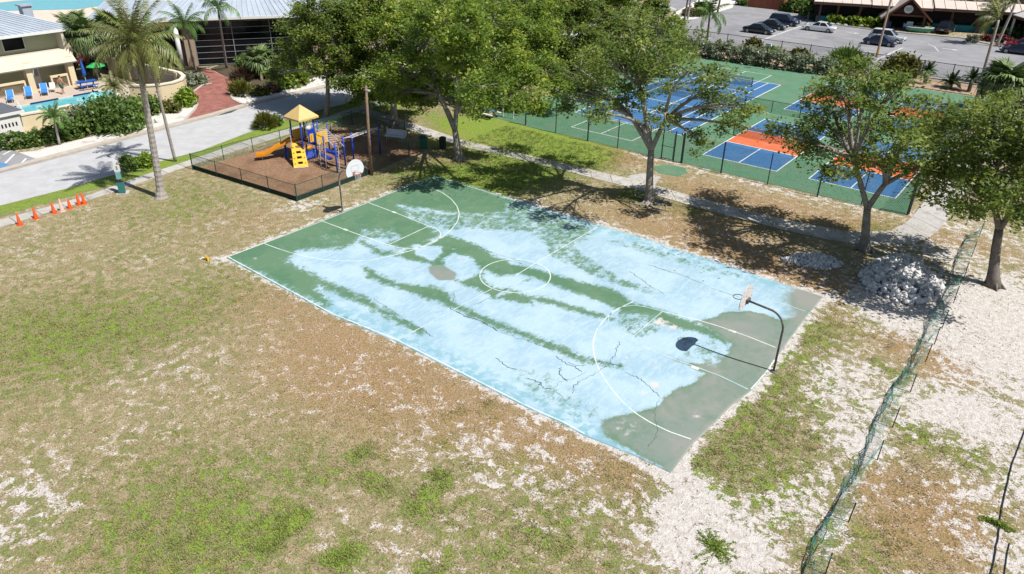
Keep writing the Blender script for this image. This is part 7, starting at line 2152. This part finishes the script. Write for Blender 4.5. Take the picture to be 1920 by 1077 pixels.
# person in green shorts walking along the pool
def person():
    t = thing('person', 'bare chested person in dark green shorts walking on the pool deck', 'person', (-57.5, 1.75, .02), 1.9)
    J = {'pel': (0, 0, .95), 'spi': (0, .0, 1.15), 'che': (.02, 0, 1.36), 'nec': (.03, 0, 1.50), 'hea': (.06, 0, 1.62), 'top': (.06, 0, 1.74),
         'shl': (.02, .19, 1.42), 'ell': (-.08, .25, 1.15), 'wrl': (.06, .26, .93), 'hal': (.10, .26, .84),
         'shr': (.02, -.19, 1.42), 'elr': (.0, -.25, 1.14), 'wrr': (.20, -.20, .98), 'har': (.27, -.18, .93),
         'hil': (0, .10, .90), 'knl': (.16, .11, .50), 'anl': (.16, .11, .09), 'tol': (.30, .12, .03),
         'hir': (0, -.10, .90), 'knr': (-.06, -.11, .49), 'anr': (-.28, -.11, .13), 'tor': (-.18, -.12, .03)}
    R_ = {'pel': .15, 'spi': .14, 'che': .16, 'nec': .06, 'hea': .10, 'top': .08, 'shl': .075, 'ell': .05, 'wrl': .036, 'hal': .04, 'shr': .075, 'elr': .05, 'wrr': .036, 'har': .04,
          'hil': .105, 'knl': .07, 'anl': .045, 'tol': .04, 'hir': .105, 'knr': .07, 'anr': .045, 'tor': .04}
    E = [('pel', 'spi'), ('spi', 'che'), ('che', 'nec'), ('nec', 'hea'), ('hea', 'top'), ('che', 'shl'), ('shl', 'ell'), ('ell', 'wrl'), ('wrl', 'hal'), ('che', 'shr'), ('shr', 'elr'), ('elr', 'wrr'), ('wrr', 'har'),
         ('pel', 'hil'), ('hil', 'knl'), ('knl', 'anl'), ('anl', 'tol'), ('pel', 'hir'), ('hir', 'knr'), ('knr', 'anr'), ('anr', 'tor')]
    ks_ = list(J)
    me = bpy.data.meshes.new('body')
    me.from_pydata([J[k] for k in ks_], [(ks_.index(a), ks_.index(b)) for a, b in E], [])
    o = mesh_obj('body', me, t)
    md = o.modifiers.new('skin', 'SKIN')
    for k, v in enumerate(me.skin_vertices[0].data):
        v.radius = (R_[ks_[k]],) * 2
        v.use_root = ks_[k] == 'pel'
    o.modifiers.new('sub', 'SUBSURF').levels = 1
    me.materials.append(mat('skin', (.42, .22, .14), .6, .05, 3))
    sh = MB()
    sh.lathe([(.165, .86), (.185, .92), (.172, 1.02)], (0, 0, 0), 12)
    for s, kx in ((1, .10), (-1, -.04)):
        sh.tube([(0, .1 * s, .93), (kx * .7, .11 * s, .70), (kx, .115 * s, .58)], [.145, .13, .125], 10)
    sh.build('shorts', mat('shorts_green', (.025, .10, .085), .8), t, local=True, smooth=True)
    MB().ball((.045, 0, 1.70), (.108, .10, .085), 10, 6).build('hair', mat('hair_brown', (.06, .035, .022), .8), t, local=True, smooth=True)
person()

# ================================================================== CARS
M_TYRE = mat('tyre', (.015, .015, .016), .9, .1, 6)
M_RIMS = mat('wheel_rim', (.32, .32, .34), .35, .1, 4, metal=.6)
M_CGLASS = mat('car_glass', (.012, .016, .020), .06, .05, 1, spec=.7)
M_HEADL = mat('headlight', (.70, .72, .74), .15, .05, 3, spec=.6)
M_TAIL = mat('tail_light', (.30, .012, .014), .25, .05, 3)
M_PLATE = mat('number_plate', (.55, .56, .56), .5)
def paint(nm, c, metal=.25):
    m = mat('car_paint_' + nm, c, .22, .02, .5, metal=metal, spec=.6)
    b = m.node_tree.nodes['Principled BSDF']
    b.inputs['Coat Weight'].default_value = .6
    b.inputs['Coat Roughness'].default_value = .05
    return m
def car(label, c, rz, pm, kind='sedan', L_=4.5, cat='car'):
    t = thing('parked_car', label, cat, c, rz)
    W_ = .89
    suv = kind in ('suv', 'van')
    H1 = .98 if suv else .86        # belt line
    H2 = 1.68 if kind == 'suv' else 1.78 if kind == 'van' else 1.40
    h = L_ / 2
    # lower body: cross-sections along the length
    st = [(-h, .70, .48, H1 - .16), (-h + .12, .82, .30, H1 - .04), (-h + .7, W_, .22, H1 + .03), (-.3, W_ + .01, .20, H1 + .02), (h * .42, W_, .20, H1 - .01), (h - .75, W_ - .02, .22, H1 - .10 if not suv else H1 - .05), (h - .15, .80, .28, H1 - .24 if not suv else H1 - .16), (h, .68, .40, H1 - .36 if not suv else H1 - .30)]
    mb = MB()
    for (x, w, z0, z1) in st:
        zm = z0 + (z1 - z0) * .55
        mb.v.extend([(x, -w * .90, z0), (x, -w, z0 + .14), (x, -w, zm), (x, -w * .95, z1 - .06), (x, -w * .82, z1), (x, w * .82, z1), (x, w * .95, z1 - .06), (x, w, zm), (x, w, z0 + .14), (x, w * .90, z0)])
    for i in range(len(st) - 1):
        for j in range(10):
            j2 = (j + 1) % 10
            mb.f.append((i * 10 + j, (i + 1) * 10 + j, (i + 1) * 10 + j2, i * 10 + j2))
    mb.f.append(tuple(range(10))); mb.f.append(tuple(range(len(st) * 10 - 1, len(st) * 10 - 11, -1)))
    mb.build('body', pm, t, local=True, smooth=False, bevel=.03)
    # cabin
    if kind == 'sedan':
        cb = [(-h + .75, H1), (-h + 1.45, H2 - .05), (.25, H2), (h * .55, H1 - .02)]
    elif kind == 'van':
        cb = [(-h + .06, H1), (-h + .22, H2), (.75, H2 - .02), (h * .68, H1 - .04)]
    else:
        cb = [(-h + .10, H1), (-h + .45, H2 - .04), (.35, H2), (h * .55, H1 - .02)]
    wb, wt = W_ * .90, W_ * .70
    q = [(cb[0][0], wb, cb[0][1]), (cb[1][0], wt, cb[1][1]), (cb[2][0], wt, cb[2][1]), (cb[3][0], wb, cb[3][1])]
    mb = MB().add([(x, -y, z) for x, y, z in q] + q, [(0, 1, 2, 3), (7, 6, 5, 4), (0, 4, 5, 1), (1, 5, 6, 2), (2, 6, 7, 3), (3, 7, 4, 0)])
    mb.build('cabin', pm, t, local=True, bevel=.06)
    Q = [Vector(p) for p in q]
    def pane(name, pts, off):
        n = (pts[1] - pts[0]).cross(pts[2] - pts[0]).normalized()
        if n.dot(off) < 0: n = -n
        cc = sum(pts, Vector()) / len(pts)
        o1 = [cc + (p - cc) * .88 + n * .012 for p in pts]
        o2 = [cc + (p - cc) * .88 - n * .004 for p in pts]
        k = len(pts)
        MB().add(o1 + o2, [tuple(range(k)), tuple(range(2 * k - 1, k - 1, -1))] + [(i, (i + 1) % k, k + (i + 1) % k, k + i) for i in range(k)]).build(name, M_CGLASS, t, local=True)
    mir = lambda p: Vector((p.x, -p.y, p.z))
    pane('windscreen', [Q[2], Q[3], mir(Q[3]), mir(Q[2])], Vector((1, 0, .5)))
    pane('rear_window', [Q[0], Q[1], mir(Q[1]), mir(Q[0])], Vector((-1, 0, .5)))
    mb_, mt_ = Q[0].lerp(Q[3], .52), Q[1].lerp(Q[2], .55)
    for f in (lambda p: p, mir):
        sd = Vector((0, f(Q[0]).y, .2))
        pane('side_window', [f(Q[0].lerp(Q[3], .06)), f(Q[1]), f(mt_), f(mb_)], sd)
        pane('side_window', [f(mb_), f(mt_), f(Q[2]), f(Q[3].lerp(Q[0], .05))], sd)
    for x in (-h + .82, h - .85):
        for s in (-1, 1):
            y = s * (W_ - .10)
            wb_ = MB()
            wb_.v.extend([(x + r * math.cos(a), y + s * dy, .33 + r * math.sin(a)) for (r, dy) in ((.24, -.1), (.33, -.08), (.33, .10), (.22, .115)) for a in np.linspace(0, 2 * math.pi, 15)[:-1]])
            for i in range(3):
                for j in range(14):
                    wb_.f.append((i * 14 + j, i * 14 + (j + 1) % 14, (i + 1) * 14 + (j + 1) % 14, (i + 1) * 14 + j))
            w_ = wb_.build('wheel', M_TYRE, t, local=True)
            rm = MB()
            rm.v.extend([(x + .215 * math.cos(a), y + s * .118, .33 + .215 * math.sin(a)) for a in np.linspace(0, 2 * math.pi, 11)[:-1]] + [(x, y + s * .10, .33)])
            rm.f.extend([(i, (i + 1) % 10, 10) for i in range(10)])
            rm.build('rim', M_RIMS, w_, local=True)
    hz = H1 - .27 if not suv else H1 - .22
    for s in (-1, 1):
        MB().box(h - .30, s * .66 - .15, hz - .08, h - .02, s * .66 + .15, hz + .055).build('headlight', M_HEADL, t, local=True)
        MB().box(-h - .015, s * .60 - .18, H1 - .34, -h + .16, s * .60 + .18, H1 - .18).build('tail_light', M_TAIL, t, local=True)
        MB().ball((h * .40, s * (W_ + .06), H1 + .05), (.10, .09, .07), 6, 4).build('mirror', pm, t, local=True)
    MB().box(-h - .025, -.26, .52, -h - .001, .26, .64).build('plate', M_PLATE, t, local=True)
    MB().box(h - .02, -.52, .38, h + .02, .52, .55).build('grille', M_DARK, t, local=True)
    return t
P_BLACK, P_NAVY, P_WHITE, P_SILV, P_RED, P_BLUE = paint('black', (.012, .016, .022)), paint('navy', (.012, .022, .055)), paint('white', (.68, .69, .70), 0), paint('silver', (.48, .51, .54), .0), paint('red', (.33, .015, .03)), paint('blue', (.02, .07, .22))
car('black sedan nearest the lot fence, left end of the dark trio', (-18.8, 82.6), .0, P_BLACK, 'sedan', 4.5)
car('dark charcoal hatchback in the middle of the dark trio', (-18.7, 87.6), .02, P_BLACK, 'sedan', 4.4)
car('dark blue utility vehicle at the back of the dark trio', (-18.6, 92.3), .0, P_NAVY, 'suv', 4.6)
car('white sedan seen from behind, alone beside the long stall line', (-12.6, 90.6), math.pi, P_WHITE, 'sedan', 4.7)
car('silver utility vehicle parked beyond the navy sedan', (-2.6, 88.6), .0, P_SILV, 'suv', 4.7)
car('navy sedan crossed by the wooden post in front of the silver vehicle', (-2.6, 85.2), .0, P_NAVY, 'sedan', 4.3)
car('black off road vehicle seen from behind at the restaurant entrance', (2.2, 103.0), 1.5, P_BLACK, 'suv', 4.3)
car('dark red sedan partly cut by the right picture edge', (13.0, 96.0), 3.2, P_RED, 'sedan', 4.6)
car('dark blue grey sedan in front of the red car at the right edge', (13.2, 91.6), 3.15, P_NAVY, 'sedan', 4.7)
car('white van behind the cycads at the right lot fence', (13.4, 69.6), 3.14, P_WHITE, 'van', 4.8, 'van')
car('blue car on the side street behind the dark feathery tree', (-30.4, 71.2), .2, P_BLUE, 'sedan', 4.5)
car('dark car parked at the far end of the lot road', (-33.5, 114.0), .25, P_BLACK, 'sedan', 4.5)

# posts, planter, boxes around the lot
wp_ = thing('wooden_pole', 'tall pale wooden pole with yellow base standing in the lot', 'pole', (-0.85, 76.90))
b_ = (-0.85, 76.90)
MB().tube([(b_[0], b_[1], 0), (b_[0], b_[1], 8.6)], [.15, .11], 8).build('pole_shaft', mat('pole_pale_wood', (.33, .27, .22), .9, .15, 2), wp_)
MB().lathe([(.175, 0), (.170, 1.1)], (b_[0], b_[1], 0), 8).build('yellow_sleeve', mat('sleeve_yellow', (.40, .27, .12), .6), wp_)
lpole = (-15.78, 94.48)
lp_ = thing('sign_post', 'short dark post at the end of the long stall line', 'post', lpole)
MB().tube([(lpole[0], lpole[1], 0), (lpole[0], lpole[1], 2.0)], .09, 6).build('post_shaft', M_DARKPOST, lp_)
MB().lathe([(.28, 0), (.26, .35)], (lpole[0], lpole[1], 0), 8).build('post_base', M_TRIM, lp_)
pb = (-0.86, 100.76)
bp_ = thing('boat_planter', 'old green and white rowing boat used as a planter beside the entrance', 'planter', pb, .35)
hull = MB()
prof = [(-2.0, .12, .30), (-1.4, .62, .08), (0, .78, .04), (1.2, .60, .08), (2.0, .06, .34)]
for (x, w, z) in prof:
    hull.v.extend([(x, -w, .62), (x, -w * .6, z), (x, w * .6, z), (x, w, .62), (x, w * .86, .62), (x, 0, .40), (x, -w * .86, .62)])
for i in range(4):
    for j in range(7):
        hull.f.append((i * 7 + j, (i + 1) * 7 + j, (i + 1) * 7 + (j + 1) % 7, i * 7 + (j + 1) % 7))
hull.f.append(tuple(range(7))); hull.f.append(tuple(range(34, 27, -1)))
hull.build('hull', mat('boat_green', (.10, .33, .24), .5, .1, 2), bp_, local=True)
MB().tube([(-2.0, 0, .66), (-1.4, -.66, .66), (0, -.82, .66), (1.2, -.64, .66), (2.0, 0, .68), (1.2, .64, .66), (0, .82, .66), (-1.4, .66, .66), (-2.0, 0, .66)], .06, 5).build('gunwale', M_TRIM, bp_, local=True)
MB().box(-1.6, -.45, .40, 1.5, .45, .50).build('soil', M_BED, bp_, local=True)
for lab, q, m, w, h in [('blue drum bin left of the restaurant doorway', (-5.57, 101.40), M_PADBLUE, .42, 1.0), ('white menu board right of the restaurant doorway', (-2.51, 101.08), M_TRIM, .42, 1.25), ('dark blue newspaper box beside the white menu board', (-3.06, 101.19), M_TBL, .4, 1.0)]:
    t = thing('street_bin' if 'bin' in lab else 'menu_board' if 'menu' in lab else 'newspaper_box', lab, 'bin' if 'bin' in lab else 'board' if 'menu' in lab else 'box', q, .33)
    if 'bin' in lab:
        MB().lathe([(w * .9, 0), (w, .1), (w, h - .1), (w * .85, h)], (0, 0, 0), 12).build('drum', m, t, local=True)
        MB().lathe([(w * .95, h + .002), (w * .5, h + .12)], (0, 0, 0), 12).build('lid', M_DARKPOST, t, local=True)
    else:
        MB().box(-w, -.12, .12, w, .12, h).build('panel', m, t, local=True, bevel=.02)
        for x in (-w + .06, w - .06):
            MB().box(x - .03, -.16, 0, x + .03, .16, .12).build('foot', M_DARKPOST, t, local=True)
        MB().box(-w + .08, -.126, h * .45, w - .08, -.121, h - .1).build('face', mat('board_face', (.42, .47, .52), .6), t, local=True)
hl = thing('floodlight', 'small white floodlight on a stake in front of the long hedge', 'lamp', (-8.95, 59.46))
b_ = (-8.95, 59.46)
MB().tube([(b_[0], b_[1], 0), (b_[0], b_[1], 2.7)], .05, 6).build('stake', M_DARKPOST, hl)
MB().box(b_[0] - .35, b_[1] - .15, 2.7, b_[0] + .35, b_[1] + .15, 3.0, .8).build('lamp_head', mat('lamp_white', (.45, .48, .52), .5), hl)
# white boulders on the kerbed islands
for k, q in enumerate([(-13.19, 98.24), (-12.13, 98.56), (-11.09, 98.87), (-10.05, 99.18), (-9.01, 99.49), (-8.05, 100.06)]):
    o = bpy.data.objects.new('edging_stone', ROCKS[k % 7]); link(o)
    o.location = (q[0], q[1], .12); o.scale = (.55, .34, .26); o.rotation_euler = (0, 0, k * .7)
    tag(o, 'pale rounded edging stone in the row before the restaurant planting', 'stone', 'stones edging the restaurant planting')
